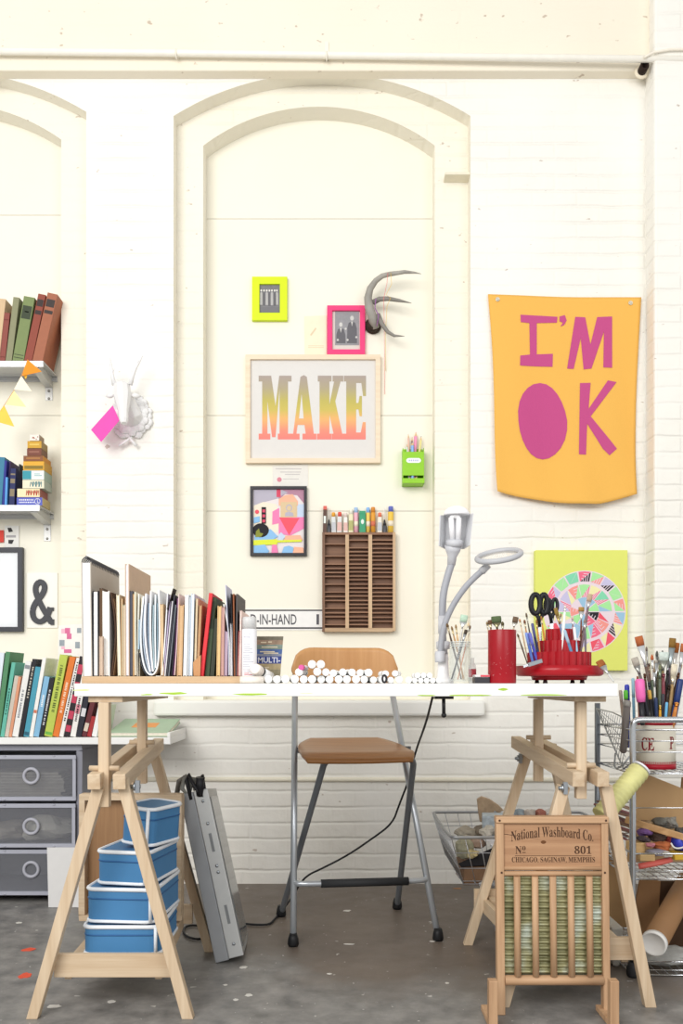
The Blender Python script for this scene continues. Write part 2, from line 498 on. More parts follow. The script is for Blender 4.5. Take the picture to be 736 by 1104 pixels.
part('cable', MB().tube([P(694, 62, 4.1), P(704, 56.5, 4.1), P(722, 53.5, 4.1), P(760, 53, 4.1), P(820, 54, 4.1)], .006, 8), M('#f3ecdd', .5), t)
t = thing('rusty_pipe_stub', 'small black rusted pipe stub poking out under the white pipe', 'pipe stub', P(694, 71, YW))
part('stub', MB().lathe([(.021, 0), (.021, .05), (.015, .052), (.013, .02), (.0005, .019)], 14, (PX(694.3, 4.14), 4.1815, PZ(71.5, 4.14)), (0, -1, 0)), M('#2a1c16', .8, var=.2), t)
part('flange', MB().lathe([(.034, 0), (.030, .006), (.0215, .009)], 18, (PX(694.3, 4.14), 4.1817, PZ(71.5, 4.14)), (0, -1, 0)), M('#efe4cd', .7), t)
s = MB()
s.hexa([P(478, 194.5, YR - .001), P(505, 196.5, 4.25), P(506, 196.5, YR - .001), P(478, 195, YR - .001), P(478, 193, YR - .001), P(505, 194, 4.25), P(506, 194, YR - .001), P(478, 193.2, YR - .001)])
solo('metal_bracket', MB().box(PX(478, YR), PX(506, YR), 4.255, YR + .002, PZ(197, YR), PZ(194.4, YR)), M('#e9e2cd', .5), 'little cream painted ledge sticking out of the arch jamb', 'bracket')

# ---- light: daylight from tall windows behind and to the left of the camera, plus even ambient fill and an added fill lamp at right
w = bpy.data.worlds.new('world'); SC.world = w; w.use_nodes = True
bg = w.node_tree.nodes['Background']
bg.inputs[0].default_value = (1, .988, .962, 1)
bg.inputs[1].default_value = .66
def area(name, loc, aim, sx, sy, e, col=(1, 1, 1)):
    l = bpy.data.lights.new(name, 'AREA'); l.shape = 'RECTANGLE'; l.size, l.size_y, l.energy, l.color = sx, sy, e, col
    o = bpy.data.objects.new(name, l); COL.objects.link(o); o.location = loc
    o.rotation_euler = (V(aim) - V(loc)).to_track_quat('-Z', 'Y').to_euler()
    return o
area('window_and_fill_light', (-2.2, -1.6, 3.4), (.1, 4.2, 1.5), 3.2, 2.6, 244, (1, .988, .965))
area('window_and_fill_light', (2.6, -1.8, 2.6), (.2, 4.2, 1.2), 2.4, 2.6, 70, (.97, .985, 1))  # added low fill lamp on the right, no window known there
# ---- camera
cam = bpy.data.cameras.new('camera'); co = bpy.data.objects.new('camera', cam); COL.objects.link(co)
co.location = (0, 0, CZ); co.rotation_euler = (rad(90), 0, 0)
cam.sensor_fit = 'VERTICAL'; cam.sensor_height = 36; cam.sensor_width = 24
cam.lens = F / 1104 * 36
cam.shift_y = (CY - 552) / 1104
cam.clip_start = .05
SC.camera = co
SC.view_settings.view_transform = 'Standard'
SC.view_settings.look = 'None'
SC.view_settings.gamma = 1
SC.view_settings.exposure = 0
SC.view_settings.use_curve_mapping = False
# ================================================================ ON THE WALL
def frame_bars(mb, x0, y0, x1, y1, bw, Y, d, m=0):
    """four mitred frame bars measured on plane Y (front), depth d towards the wall"""
    a, b, c, e = PX(x0, Y), PX(x1, Y), PZ(y1, Y), PZ(y0, Y)
    w = bw * Y / F
    O = [(a, c), (b, c), (b, e), (a, e)]
    I = [(a + w, c + w), (b - w, c + w), (b - w, e - w), (a + w, e - w)]
    for i in range(4):
        j = (i + 1) % 4
        q = [O[i], O[j], I[j], I[i]]
        mb.hexa([(u, Y + d, z) for u, z in q] + [(u, Y, z) for u, z in q], m)
def rect(x0, y0, x1, y1): return [(x0, y0), (x1, y0), (x1, y1), (x0, y1)]
def oval(cx, cy, rx, ry, n=18, a0=0, a1=360): return [(cx + rx * math.cos(rad(a0 + (a1 - a0) * i / n)), cy + ry * math.sin(rad(a0 + (a1 - a0) * i / n))) for i in range(n if a1 - a0 >= 360 else n + 1)]

# lime frame with group photograph
Y = 4.405
t = thing('framed_photograph', 'lime yellow picture frame holding a grey group photograph', 'picture frame', P(290, 345, YP))
fb = MB(); frame_bars(fb, 271.5, 298, 309.5, 345, 8, Y, .024)
part('frame', fb, M('#d8ee12', .45), t, .002)
ph = MB(); ph.ppx(rect(279, 304, 302, 337), Y + .012, .004, 0)
for i, (x, h, m) in enumerate(((281.5, 9, 1), (284.5, 11, 2), (287.5, 9.5, 1), (290.3, 12, 2), (293, 10, 1), (296, 11, 2), (298.4, 9, 1))):
    ph.ppx([(x - 1.4, 325 + h * .4), (x - 1.3, 316), (x, 314.5), (x + 1.3, 316), (x + 1.4, 325 + h * .4)], Y + .0112, .0005, m)
    ph.ppx(oval(x, 313.2, .95, 1.25, 8), Y + .0108, .0004, 3)
ph.ppx(rect(280, 331, 301.5, 337), Y + .0114, .0003, 4)
part('photograph', ph, [M('#7d7c80', .5, var=.2, sc=60), M('#b5b3b2', .6), M('#6a696d', .6), M('#e2dfd8', .6), M('#77767b', .6)], t)
# pink frame
t = thing('framed_photograph', 'hot pink picture frame with an old photograph of two men', 'picture frame', P(372, 382, YP))
fb = MB(); frame_bars(fb, 352.5, 329, 393.5, 382, 5.6, Y, .026)
part('frame', fb, M('#ee3f7c', .45), t, .002)
ph = MB(); ph.ppx(rect(357, 333, 389, 377), Y + .014, .004, 0)
part('mat', ph, M('#d9d3cb', .7), t)
ph = MB(); ph.ppx(rect(361, 334.5, 387, 372), Y + .012, .0015, 0)
for x, yh, s in ((367.3, 350, 1), (379.3, 343, 1.08)):
    ph.ppx([(x - 5 * s, 370), (x - 4.6 * s, yh + 10), (x - 3.2 * s, yh + 5), (x, yh + 3.4), (x + 3.2 * s, yh + 5), (x + 4.8 * s, yh + 11), (x + 5 * s, 370)], Y + .0112, .0004, 1)
    ph.ppx(oval(x, yh, 1.9 * s, 2.5 * s, 12), Y + .0108, .0004, 2)
    ph.ppx([(x - 1, yh + 3.6), (x + 1, yh + 3.6), (x, yh + 9)], Y + .0106, .0003, 2)
for x, y in ((364, 366.5), (374.5, 366.5), (384, 363.5), (372.5, 354.5)):
    ph.ppx(oval(x, y, 1.2, 1.2, 8), Y + .0106, .0003, 2)
part('photograph', ph, [M('#97969a', .5, var=.15, sc=50), M('#66656a', .6), M('#cfcdc9', .6)], t)
# cream note beside it
nt_ = MB(); nt_.ppx([(328, 341), (352, 340), (352, 383), (328.5, 383)], 4.426, .0012)
nt_.ppx([(334, 361), (340, 353), (341, 354.5), (335.5, 362)], 4.4255, .0003, 1)
for y in (372.5, 374.3): nt_.ppx(rect(332, y, 349, y + .6), 4.4255, .0003, 1)
solo('note_sheet', nt_, [M('#f4ebcf', .8), M('#e3cfae', .8)], 'cream paper note tucked behind the hot pink picture frame', 'note')
# MAKE print
Y = 4.40
t = thing('framed_print', 'large pale wood frame with a letterpress print reading MAKE', 'framed print', P(337, 499, YP))
fb = MB(); frame_bars(fb, 264.5, 382, 410, 499, 5.2, Y, .03)
part('frame', fb, WOOD('#f0dfc6', '#e2cdb0', 'X'), t, .0015)
pr = MB(); pr.ppx(rect(268, 385, 407, 496), Y + .016, .004)
part('print_sheet', pr, M('#dedbd7', .7, var=.02), t)
def grad_mat():
    m, nt, b = nodes('rainbow_roll_ink')
    tc = nn(nt, 'ShaderNodeTexCoord'); sp = nn(nt, 'ShaderNodeSeparateXYZ'); mr = nn(nt, 'ShaderNodeMapRange')
    nt.links.new(tc.outputs['Object'], sp.inputs[0]); nt.links.new(sp.outputs['Z'], mr.inputs[0])
    z0 = PZ(474, Y) - PZ(499, YP); z1 = PZ(405, Y) - PZ(499, YP)
    mr.inputs[1].default_value = z1; mr.inputs[2].default_value = z0
    rp = nn(nt, 'ShaderNodeValToRGB')
    e = rp.color_ramp.elements
    e[0].position, e[0].color = 0, lin('#a99b92')
    e[1].position, e[1].color = 1, lin('#ee7d78')
    for p, c in ((.18, '#aea283'), (.38, '#bfb35c'), (.52, '#cbb95c'), (.68, '#eeb070'), (.84, '#f08f78')):
        x = e.new(p); x.color = lin(c)
    nt.links.new(mr.outputs[0], rp.inputs[0]); nt.links.new(rp.outputs[0], b.inputs['Base Color'])
    no = nn(nt, 'ShaderNodeTexNoise'); no.inputs['Scale'].default_value = 120
    bp = nn(nt, 'ShaderNodeBump'); bp.inputs['Strength'].default_value = .1; nt.links.new(no.outputs['Fac'], bp.inputs['Height']); nt.links.new(bp.outputs[0], b.inputs['Normal'])
    b.inputs['Roughness'].default_value = .7
    return m
def K(x, y): return (250 + x / 3.2, 280 + y / 3.2)
lt = MB()
gn = [0]
def gl(*polys):
    for p in polys:
        gn[0] += 1
        lt.ppx([K(*q) for q in p], Y + .0152 - gn[0] * .00003, .0006)
# slab serif capitals
gl([(92, 400), (135, 400), (150, 505), (150, 612), (138, 612), (116, 440), (116, 420), (92, 420)],
   [(116, 418), (122, 440), (122, 600), (132, 600), (132, 620), (92, 620), (92, 600), (104, 600), (104, 418)],
   [(150, 505), (163, 400), (205, 400), (205, 420), (193, 420), (193, 600), (205, 600), (205, 620), (158, 620), (158, 600), (164, 600), (164, 440), (150, 612)])
gl([(236, 404), (248, 398), (258, 404), (282, 600), (291, 600), (291, 620), (243, 620), (243, 600), (254, 600), (250, 570), (226, 570), (222, 600), (233, 600), (233, 620), (203, 620), (203, 600), (211, 600)])
lt_hole = MB()
gl([(296, 400), (343, 400), (343, 420), (336, 420), (336, 600), (343, 600), (343, 620), (293, 620), (293, 600), (302, 600), (302, 420), (296, 420)],
   [(336, 500), (352, 420), (347, 420), (347, 400), (384, 400), (384, 420), (374, 420), (356, 488), (380, 600), (389, 600), (389, 620), (344, 620), (344, 600), (350, 600), (336, 535)])
gl([(386, 400), (462, 400), (462, 470), (452, 470), (446, 425), (428, 425), (428, 494), (436, 494), (440, 470), (448, 470), (448, 540), (440, 540), (436, 516), (428, 516), (428, 596), (444, 596), (451, 560), (461, 560), (461, 620), (386, 620), (386, 600), (394, 600), (394, 420), (386, 420)])
part('lettering', lt, grad_mat(), t)
ah = MB(); ah.ppx([K(231, 548), K(247, 548), K(240, 462)], Y + .0142, .0004)
part('letter_counter', ah, M('#dedbd7', .7, var=.02), t)
# antler
t = thing('antler', 'grey three-pointed antler mounted on the wall beside the hot pink frame', 'antler', P(402, 360, YP))
a = MB()
Yb = 4.36
a.tube([P(404, 354, 4.40), P(401, 341, 4.37), P(397.5, 330, Yb), P(396.5, 321, Yb), P(399, 311, 4.34), P(405, 302.5, 4.33), P(412, 297.5, 4.32), P(420, 295.5, 4.32), P(436, 293.2, 4.31), P(447, 294, 4.31), P(454, 295.3, 4.31)],
       [.022, .023, .022, .020, .017, .014, .0125, .0115, .009, .005, .001], 12)
part('main_beam', a, M('#a5a199', .55, var=.3, sc=18, bump=.5), t)
a = MB(); a.tube([P(402, 326, 4.365), P(409, 322.5, 4.35), P(418, 322, 4.34), P(430, 324, 4.33), P(443.5, 326.8, 4.32)], [.013, .0125, .011, .008, .001], 10)
part('tine', a, M('#8f8b84', .5, var=.3, sc=20), t)
a = MB(); a.tube([P(407, 340, 4.375), P(412, 350, 4.36), P(418, 358, 4.35), P(425, 362, 4.34), P(436, 362.5, 4.34)], [.015, .0115, .009, .007, .001], 10)
part('tine', a, M('#8f8b84', .5, var=.3, sc=20), t)
a = MB(); a.ball(P(402, 350, 4.40), .034, 14, 0, (.85, .8, 1.1)); a.lathe([(.04, 0), (.042, .012), (.034, .02)], 14, P(402, 352, 4.43), (0, -1, 0))
part('skull_base', a, M('#3d3128', .8, var=.5, sc=30, bump=.6), t)
t = thing('thread', 'pink and yellow threads hanging down from the antler', 'thread', P(418, 296, 4.31))
a = MB(); a.tube([P(418, 294, 4.308), P(417, 305, 4.30), P(413.5, 322, 4.325), P(414, 345, 4.35), P(414.3, 380, 4.41), P(414.5, 425, 4.42)], .0011, 5)
part('pink_strand', a, M('#ee7f7c', .7), t)
a = MB(); a.tube([P(421, 294, 4.305), P(422, 306, 4.30), P(416, 318, 4.315), P(421, 321, 4.32), P(417, 330, 4.33), P(415.3, 360, 4.37), P(415.6, 400, 4.42)], .0011, 5)
part('yellow_strand', a, M('#f1c95a', .7), t)
a = MB(); a.tube([P(405, 322, 4.33), P(404, 332, 4.34), P(408, 340, 4.345), P(406, 352, 4.36)], .0025, 5)
part('purple_strand', a, M('#a06aa8', .7), t)
# lime pencil box
Y = 4.36
t = thing('pencil_box', 'lime green wall box with a white oval label and pencils', 'box', P(445.5, 522, YP))
bx = MB()
x0, x1 = PX(434, Y), PX(457, Y)
zt, zm, zl, z0 = PZ(487, Y), PZ(512.5, Y), PZ(516.5, Y), PZ(521.5, Y)
bx.box(x0, x1, Y, Y + .003, zl + .018, zt); bx.box(x0, x0 + .003, Y + .003, YP, z0, zt + .02); bx.box(x1 - .003, x1, Y + .003, YP, z0, zt + .02)
bx.box(x0 + .003, x1 - .003, YP - .004, YP, z0, zt + .03); bx.box(x0 + .003, x1 - .003, Y - .012, YP - .004, z0, z0 + .003); bx.box(x0 - .001, x1 + .001, Y - .015, Y - .012, z0, z0 + .024)
bx.box(x0 - .001, x0 + .003, Y - .012, Y + .003, z0, z0 + .024); bx.box(x1 - .003, x1 + .001, Y - .012, Y + .003, z0, z0 + .024)
part('box_body', bx, M('#93cf2f', .4), t, .001)
lb = MB(); lb.ppx(oval(441, 496.4, 3.2, 2.6, 10, 90, 270) + oval(450.5, 496.4, 3.2, 2.6, 10, -90, 90), Y - .0008, .0006)
for k in range(5): lb.ppx(rect(440.5 + k * 2.2, 495.6, 442 + k * 2.2, 497.2), Y - .0012, .0003, 1)
part('label_plate', lb, [M('#f4f4f8', .5), M('#b9bede', .5)], t)
def pencil(label, base, tip, r, col, tipc, group, cat='pencil', name='pencil', woodc='#e7c797', n=6):
    base, tip = V(base), V(tip); L = (tip - base).length
    t = thing(name, label, cat, base, V((0, 0, 1)).rotation_difference((tip - base).normalized()), group)
    part('barrel', MB().lathe([(r, 0), (r, L * .9)], n, sm=False), M(col, .4), t, local=True)
    part('point', MB().lathe([(r * .98, L * .9), (r * .3, L * .975)], n), M(woodc, .6), t, local=True)
    part('lead', MB().lathe([(r * .32, L * .974), (.0003, L)], n), M(tipc, .5), t, local=True)
    return t
g = 'pencils in the lime green wall box'
for x, y, r, c, tc_, lb_ in ((438.5, 478, .0038, '#d9f0e4', '#c8d8d0', 'pale mint pencil in the lime green wall box'), (440, 467.5, .0045, '#e9bfae', '#d99a8c', 'peach pencil standing highest at the back of the lime box'),
                            (444, 471, .0045, '#8c7466', '#5a4a44', 'brown pencil in the lime green wall box'), (448.2, 465.5, .008, '#f19cc0', '#ee6f9f', 'fat pink crayon pencil standing in the lime green box'),
                            (454, 470, .0055, '#eee39a', '#2a2522', 'pale yellow pencil with a black tip in the lime box')):
    pencil(lb_, P(444 + (x - 445) * .5, 517, 4.385), P(x, y, 4.405), r, c, tc_, g)
pencil('short light blue pencil at the front of the lime box', P(444.5, 517, 4.372), P(444.3, 476.5, 4.372), .008, '#8fb8ee', '#7aa5e0', g)
# white index card above the collage
c = MB(); c.ppx([(293.5, 502.5), (332, 500.5), (332, 524), (294, 526)], 4.427, .0015)
for k, y in enumerate((505, 508.5, 511)): c.ppx(rect(297 + k * 5, y, 325 - k, y + .8), 4.4262, .0004, 1)
c.ppx(oval(301, 517, 2.6, 2.6, 10), 4.4262, .0004, 2); c.ppx(rect(305, 516, 322, 516.7), 4.4262, .0004, 1)
solo('index_card', c, [M('#e9e6df', .8), M('#c9c4c2', .8), M('#d98a98', .7)], 'white index card with a pink dot above the black framed collage', 'card')
# collage in black frame
Y = 4.402
t = thing('framed_collage', 'black framed collage of pink, blue and yellow paper shapes', 'framed collage', P(300, 599, YP))
fb = MB(); frame_bars(fb, 269.5, 524, 330.5, 599, 3.0, Y, .028)
part('frame', fb, M('#26242a', .4), t, .001)
cg = MB(); pal = ['#e9e0e0', '#f0e6d2', '#ef86b6', '#ee5b6c', '#232126', '#dfe845', '#8fc0ea', '#f3b89a', '#b9b4c2', '#dcc39c', '#d8506a', '#8a8f3a', '#c8d8ee', '#b98aa0']
ci = [0]
def sh_(pts, m): ci[0] += 1; cg.ppx(pts, Y + .0138 - ci[0] * .00022, .0002, m)
cg.ppx(rect(271, 526, 329, 597), Y + .014, .003, 0)
C = lambda x, y: (260 + x / 6.31, 515 + y / 6.31)
sh_([C(85, 75), C(255, 75), C(255, 140), C(140, 170), C(85, 200)], 8)
sh_([C(85, 190), C(150, 165), C(240, 180), C(260, 260), C(250, 370), C(85, 380)], 1)
sh_([C(250, 80), C(430, 80), C(430, 180), C(380, 120), C(300, 110), C(255, 150)], 13)
sh_(rect(*C(240, 80), *C(268, 132)), 10); sh_([C(268, 80), C(318, 100), C(268, 125)], 8)
sh_([C(212, 230), C(258, 205), C(258, 310), C(210, 320)], 2)
sh_([C(382, 180), C(428, 180), C(428, 290), C(382, 290)], 12)
sh_([C(255, 268), C(428, 268), C(428, 345), C(330, 395), C(255, 380)], 2)
sh_([C(255, 145), C(300, 118), C(350, 112), C(385, 160), C(385, 190), C(255, 190)], 7)
sh_(rect(*C(268, 165), *C(378, 270)), 9)
sh_([C(258, 270), C(395, 275), C(325, 392)], 3)
for q in oval(0, 0, 1, 1, 1): pass
cg_ring = [C(325 + 22 * math.cos(rad(a)), 205 + 24 * math.sin(rad(a))) for a in range(0, 360, 30)]
sh_(cg_ring, 8); sh_([C(325 + 15 * math.cos(rad(a)), 207 + 17 * math.sin(rad(a))) for a in range(0, 360, 30)], 9)
sh_([C(296, 262), C(300, 238), C(325, 230), C(352, 240), C(356, 262)], 8)
sh_([C(107 + 14 * math.cos(rad(a)), 232 + 14 * math.sin(rad(a))) for a in range(0, 360, 30)], 3)
sh_(rect(*C(138, 200), *C(168, 312)), 4)
for y in (216, 250, 284): sh_(rect(*C(143, y), *C(163, y + 20)), 10)
sh_([C(85, 270), C(125, 262), C(125, 300), C(85, 310)], 6)
sh_([C(90, 375), C(200, 350), C(250, 400), C(200, 430), C(90, 425)], 6)
sh_([C(250, 395), C(270, 370), C(300, 400), C(280, 425), C(250, 425)], 12)
sh_([C(300, 395), C(400, 390), C(420, 425), C(290, 430)], 7)
sh_([C(132 + 56 * math.cos(rad(a)), 358 + 48 * math.sin(rad(a))) for a in range(0, 360, 20)], 4)
sh_([C(95, 405), C(100, 365), C(120, 345), C(128, 375), C(150, 380), C(135, 402)], 11)
sh_([C(82, 425), C(245, 418), C(245, 455), C(82, 460)], 5); sh_([C(245, 425), C(410, 422), C(410, 436), C(245, 440)], 5)
sh_([C(85, 462), C(160, 455), C(190, 500), C(180, 512), C(85, 512)], 6); sh_([C(210, 455), C(240, 455), C(250, 510), C(205, 512)], 2)
sh_([C(275, 512), C(290, 470), C(325, 462), C(355, 475), C(350, 512)], 6); sh_([C(360, 470), C(420, 475), C(425, 512), C(350, 512)], 7)
part('collage_sheet', cg, [M(h, .7, var=.03) for h in pal], t)
# enamel strip sign
Y = 4.424
t = thing('strip_sign', 'white strip sign lettered IN-HAND in black, lower left of the type tray', 'sign', P(304, 680, YP))
sgn = MB(); sgn.box(PX(236, Y), PX(348, Y), Y, YP, PZ(679.5, Y), PZ(657, Y))
part('sign_plate', sgn, M('#f1f0ee', .45), t)
ln = MB(); ln.ppx(rect(236, 657.2, 347.8, 658.8), Y - .0006, .0005); ln.ppx(rect(236, 676.2, 347.8, 678), Y - .0006, .0005)
part('border_line', ln, M('#4b4a4c', .5), t)
tx = MB(); put_text(tx, 'D-IN-HAND', 270, 662.2, 319.5, 673.4, Y - .0006, 0, .01); part('lettering', tx, M('#55545a', .5), t); tx = MB(); put_text(tx, '1', 341, 662.2, 343.8, 673.4, Y - .0006, 0, .02)
part('numeral', tx, M('#55545a', .5), t)
# ---- type tray
Y = 4.385
TX = lambda x: 340 + x / 7.12
TY = lambda y: 535 + y / 7.12
t = thing('type_tray', 'dark brown wooden printer type tray full of narrow slots', 'type tray', P(387, 681, YP))
dk = WOOD('#a0775a', '#744f39', 'X'); dkz = WOOD('#8a6449', '#5c3e2c', 'Z'); pale = WOOD('#d8bc98', '#b99570', 'Z'); palex = WOOD('#d8bc98', '#94704e', 'X')
ox0, ox1, oy0, oy1 = 347.2, 426.3, 573.8, 681
part('back_board', MB().box(PX(ox0 + 1, Y), PX(ox1 - 1, Y), YP - .008, YP, PZ(oy1 - 1, Y), PZ(oy0 + 1, Y)), WOOD('#8d6549', '#644430', 'X'), t)
part('side_rail', MB().box(PX(ox0, Y), PX(ox0 + 2.9, Y), Y, YP - .008, PZ(oy1, Y), PZ(oy0, Y)), dkz, t)
part('side_rail', MB().box(PX(ox1 - 3, Y), PX(ox1, Y), Y, YP - .008, PZ(oy1 - 1, Y), PZ(oy0, Y)), pale, t, label='pale worn side rail')
part('end_rail', MB().box(PX(ox0 + 2.9, Y), PX(ox1 - 3, Y), Y, YP - .008, PZ(oy0 + 2.6, Y), PZ(oy0, Y)), dk, t)
part('end_rail', MB().box(PX(ox0 + 2.9, Y), PX(ox1 - 3, Y), Y, YP - .008, PZ(oy1, Y), PZ(oy1 - 4, Y)), palex, t, label='pale worn end rail')
cols = [(350.1, 372.2), (376, 397), (401, 423.3)]
for xa_, xb_ in ((372.2, 376), (397, 401)):
    part('upright', MB().box(PX(xa_, Y), PX(xb_, Y), Y, YP - .008, PZ(oy1 - 4, Y), PZ(oy0 + 2.6, Y)), pale, t, label='pale wooden upright')
divs = [[365, 458, 520, 555, 585, 615, 675, 735, 770, 800, 860, 895, 925, 985], [335, 395, 425, 455, 487, 520, 550, 580, 612, 640, 675, 705, 735, 765, 800, 830, 858, 890, 925, 955, 985],
        [335, 365, 400, 432, 460, 490, 525, 555, 585, 618, 675, 705, 738, 768, 800, 832, 862, 895, 930, 960]]
for (xa_, xb_), ds in zip(cols, divs):
    for k, d in enumerate(ds):
        y = TY(d)
        part('divider', MB().box(PX(xa_, Y), PX(xb_, Y), Y + .004, YP - .008, PZ(y + .65, Y), PZ(y - .65, Y)), dk, t)
# little tubes and boxes along the top of the tray
zt = PZ(oy0, Y) + .0005
g = 'tubes and crayons along the top of the type tray'
items = [(55, 82, 70, 'box', '#5d4238', '#d8675c', 'dark brown stick with a red end, first on the type tray'), (90, 118, 78, 'cone', '#f0eeea', '#3a3a40', 'white pen with a black nib beside the dark brown stick on the tray'),
         (122, 159, 118, 'tube', '#dfe3e2', '#e9a83c', 'grey paint tube with an orange cap on the type tray'), (163, 202, 116, 'tube', '#e3e4e2', '#e05548', 'grey paint tube with a red cap on the type tray'),
         (214, 248, 122, 'tube', '#f3efe9', '#e8d6cf', 'white paint tube with red writing on the type tray'), (252, 290, 92, 'tube', '#ece6c2', '#f2f0e0', 'cream paint tube with an olive label on the type tray'),
         (295, 330, 80, 'stick', '#f0b6c4', '#a7c6ea', 'pink crayon with a light blue end on the type tray'), (338, 384, 108, 'box', '#3f9e74', '#e6efe4', 'green crayon box on the type tray'),
         (388, 420, 80, 'stick', '#f2d069', '#8fbdf0', 'yellow crayon with a light blue end on the type tray'), (425, 462, 78, 'stick', '#e2a03c', '#d98c36', 'amber crayon with a red band on the type tray'),
         (476, 512, 120, 'tube', '#f4ecdc', '#ee7d5e', 'white paint tube with a coral cap on the type tray'), (517, 550, 80, 'cone', '#f2f0ec', '#2f3036', 'white pen with a black nib near the right end of the type tray'),
         (555, 600, 72, 'stick', '#eec651', '#6670c0', 'stout yellow crayon with a violet blue end, last on the tray')]
for xa_, xb_, yt, kind, c1, c2, lb_ in items:
    a, b_ = PX(TX(xa_), Y), PX(TX(xb_), Y)
    cx_, w_ = (a + b_) / 2, (b_ - a)
    h = PZ(TY(yt), Y) - zt
    yc = Y + .022
    nm = {'box': 'crayon_box', 'cone': 'pen', 'tube': 'paint_tube', 'stick': 'crayon'}[kind]
    t = thing(nm, lb_, nm.replace('_', ' '), (cx_, yc, zt), (0, rad(R.uniform(-1.5, 1.5)), 0), g)
    if kind in ('box',):
        part('box_body', MB().box(-w_ / 2, w_ / 2, -.01, .01, 0, h * .86), M(c1, .5), t, .001, True)
        part('box_end', MB().box(-w_ / 2, w_ / 2, -.01, .01, h * .862, h), M(c2 if xa_ < 100 else c1, .5), t, .001, True)
        part('label_band', MB().ball((0, -.0095, h * .5), w_ * .3, 12, 0, (1, .12, 1.6)) if xa_ > 100 else MB().box(-w_ * .3, w_ * .3, -.0106, -.0101, h * .35, h * .62), M('#e8efe9', .6), t, 0, True)
    elif kind == 'tube':
        part('tube_body', MB().hexa([(-w_ / 2, -.002, 0), (w_ / 2, -.002, 0), (w_ / 2, .002, 0), (-w_ / 2, .002, 0), (-w_ * .4, -w_ * .4, h * .78), (w_ * .4, -w_ * .4, h * .78), (w_ * .4, w_ * .4, h * .78), (-w_ * .4, w_ * .4, h * .78)]), M(c1, .4), t, .003, True)
        part('cap', MB().lathe([(w_ * .38, h * .785), (w_ * .36, h * .98), (w_ * .3, h)], 14), M(c2, .4), t, 0, True)
        lm = MB(); 
        for q in range(4): lm.box(-w_ * .22, w_ * (.1 + .05 * (q % 3)), -.0145 - .0006, -.0145, h * (.2 + .12 * q), h * (.24 + .12 * q))
        lm = MB().add([(-w_ * .46, -.0032, h * .1), (w_ * .46, -.0032, h * .1), (w_ * .43, -.011, h * .5), (-w_ * .43, -.011, h * .5)], [(0, 1, 2, 3)])
        part('label_band', lm, M('#e9c0b8' if 'red' in lb_ else ('#b9b97a' if 'olive' in lb_ else '#c9cdd2'), .6), t, 0, True)
    elif kind == 'cone':
        part('barrel', MB().lathe([(w_ * .48, 0), (w_ * .5, h * .02), (w_ * .46, h * .28)], 14), M('#55565c', .4), t, 0, True)
        part('nib', MB().lathe([(w_ * .42, h * .282), (w_ * .14, h * .52)], 12), M(c2, .4), t, 0, True)
        part('cap', MB().lathe([(w_ * .13, h * .522), (w_ * .1, h * .98), (w_ * .06, h)], 10), M(c1, .4), t, 0, True)
    else:
        part('barrel', MB().lathe([(w_ * .48, 0), (w_ * .48, h * .78), (w_ * .44, h * .79)], 16), M(c1, .5), t, 0, True)
        part('crayon_end', MB().lathe([(w_ * .42, h * .792), (w_ * .42, h * .98), (w_ * .36, h)], 16), M(c2, .5), t, 0, True)
        part('label_band', MB().lathe([(w_ * .485, h * .25), (w_ * .485, h * .45)], 16), M('#d9775a' if 'red' in lb_ else '#f3e6d0', .6), t, 0, True)

# ---- I'M OK banner
def bq(x, y): return (500 + x / 3.1186, 300 + y / 3.1186)
def cloth_y(x, z):   # gentle hang: flat at the pinned top, bellying out towards the curled hem
    u = (x - PX(526, 4.22)) / (PX(691, 4.22) - PX(526, 4.22)); v = (PZ(318, 4.22) - z) / (PZ(318, 4.22) - PZ(543, 4.22))
    return 4.226 - .012 * v - .028 * max(0, v - .75) ** 1.5 * 6 - .006 * math.sin(u * 9 + v * 2.2) * (.3 + v) - .005 * math.sin(u * 21 - v * 5) * v
t = thing('cloth_banner', 'mustard yellow cloth banner with pink letters saying IM OK', 'banner', P(609, 318, 4.235))
N, Kk = 44, 54
vs = []
for j in range(Kk + 1):
    v = j / Kk
    for i in range(N + 1):
        u = i / N
        xl = 526 + 10.5 * v + 1.5 * math.sin(v * 5); xr_ = 691.5 - 6 * v - 2.5 * math.sin(v * 3.1)
        yt_ = 316.5 + 3.5 * u + 1.2 * math.sin(u * math.pi)
        ybm = 527 + 16 * math.sin(math.pi * min(1, u * .62 + .05)) ** .8 + 8 * u * (1 - u) - (8 * max(0, u - .72) / .28 if u > .72 else 0)
        x = xl + (xr_ - xl) * u; y = yt_ + (ybm - yt_) * v
        X, Z = PX(x, 4.22), PZ(y, 4.22)
        vs.append((X, cloth_y(X, Z), Z))
cl = MB()
idx = lambda i, j: j * (N + 1) + i
cl.add(vs, [(idx(i, j), idx(i + 1, j), idx(i + 1, j + 1), idx(i, j + 1)) for j in range(Kk) for i in range(N)], 0, True)
def cloth_mat(h):
    m = M(h, .85, 0, .03, 220, .15); return m
o = part('cloth', cl, cloth_mat('#edb658'), t)
sd = o.modifiers.new('Solidify', 'SOLIDIFY'); sd.thickness = .0015; sd.offset = 1
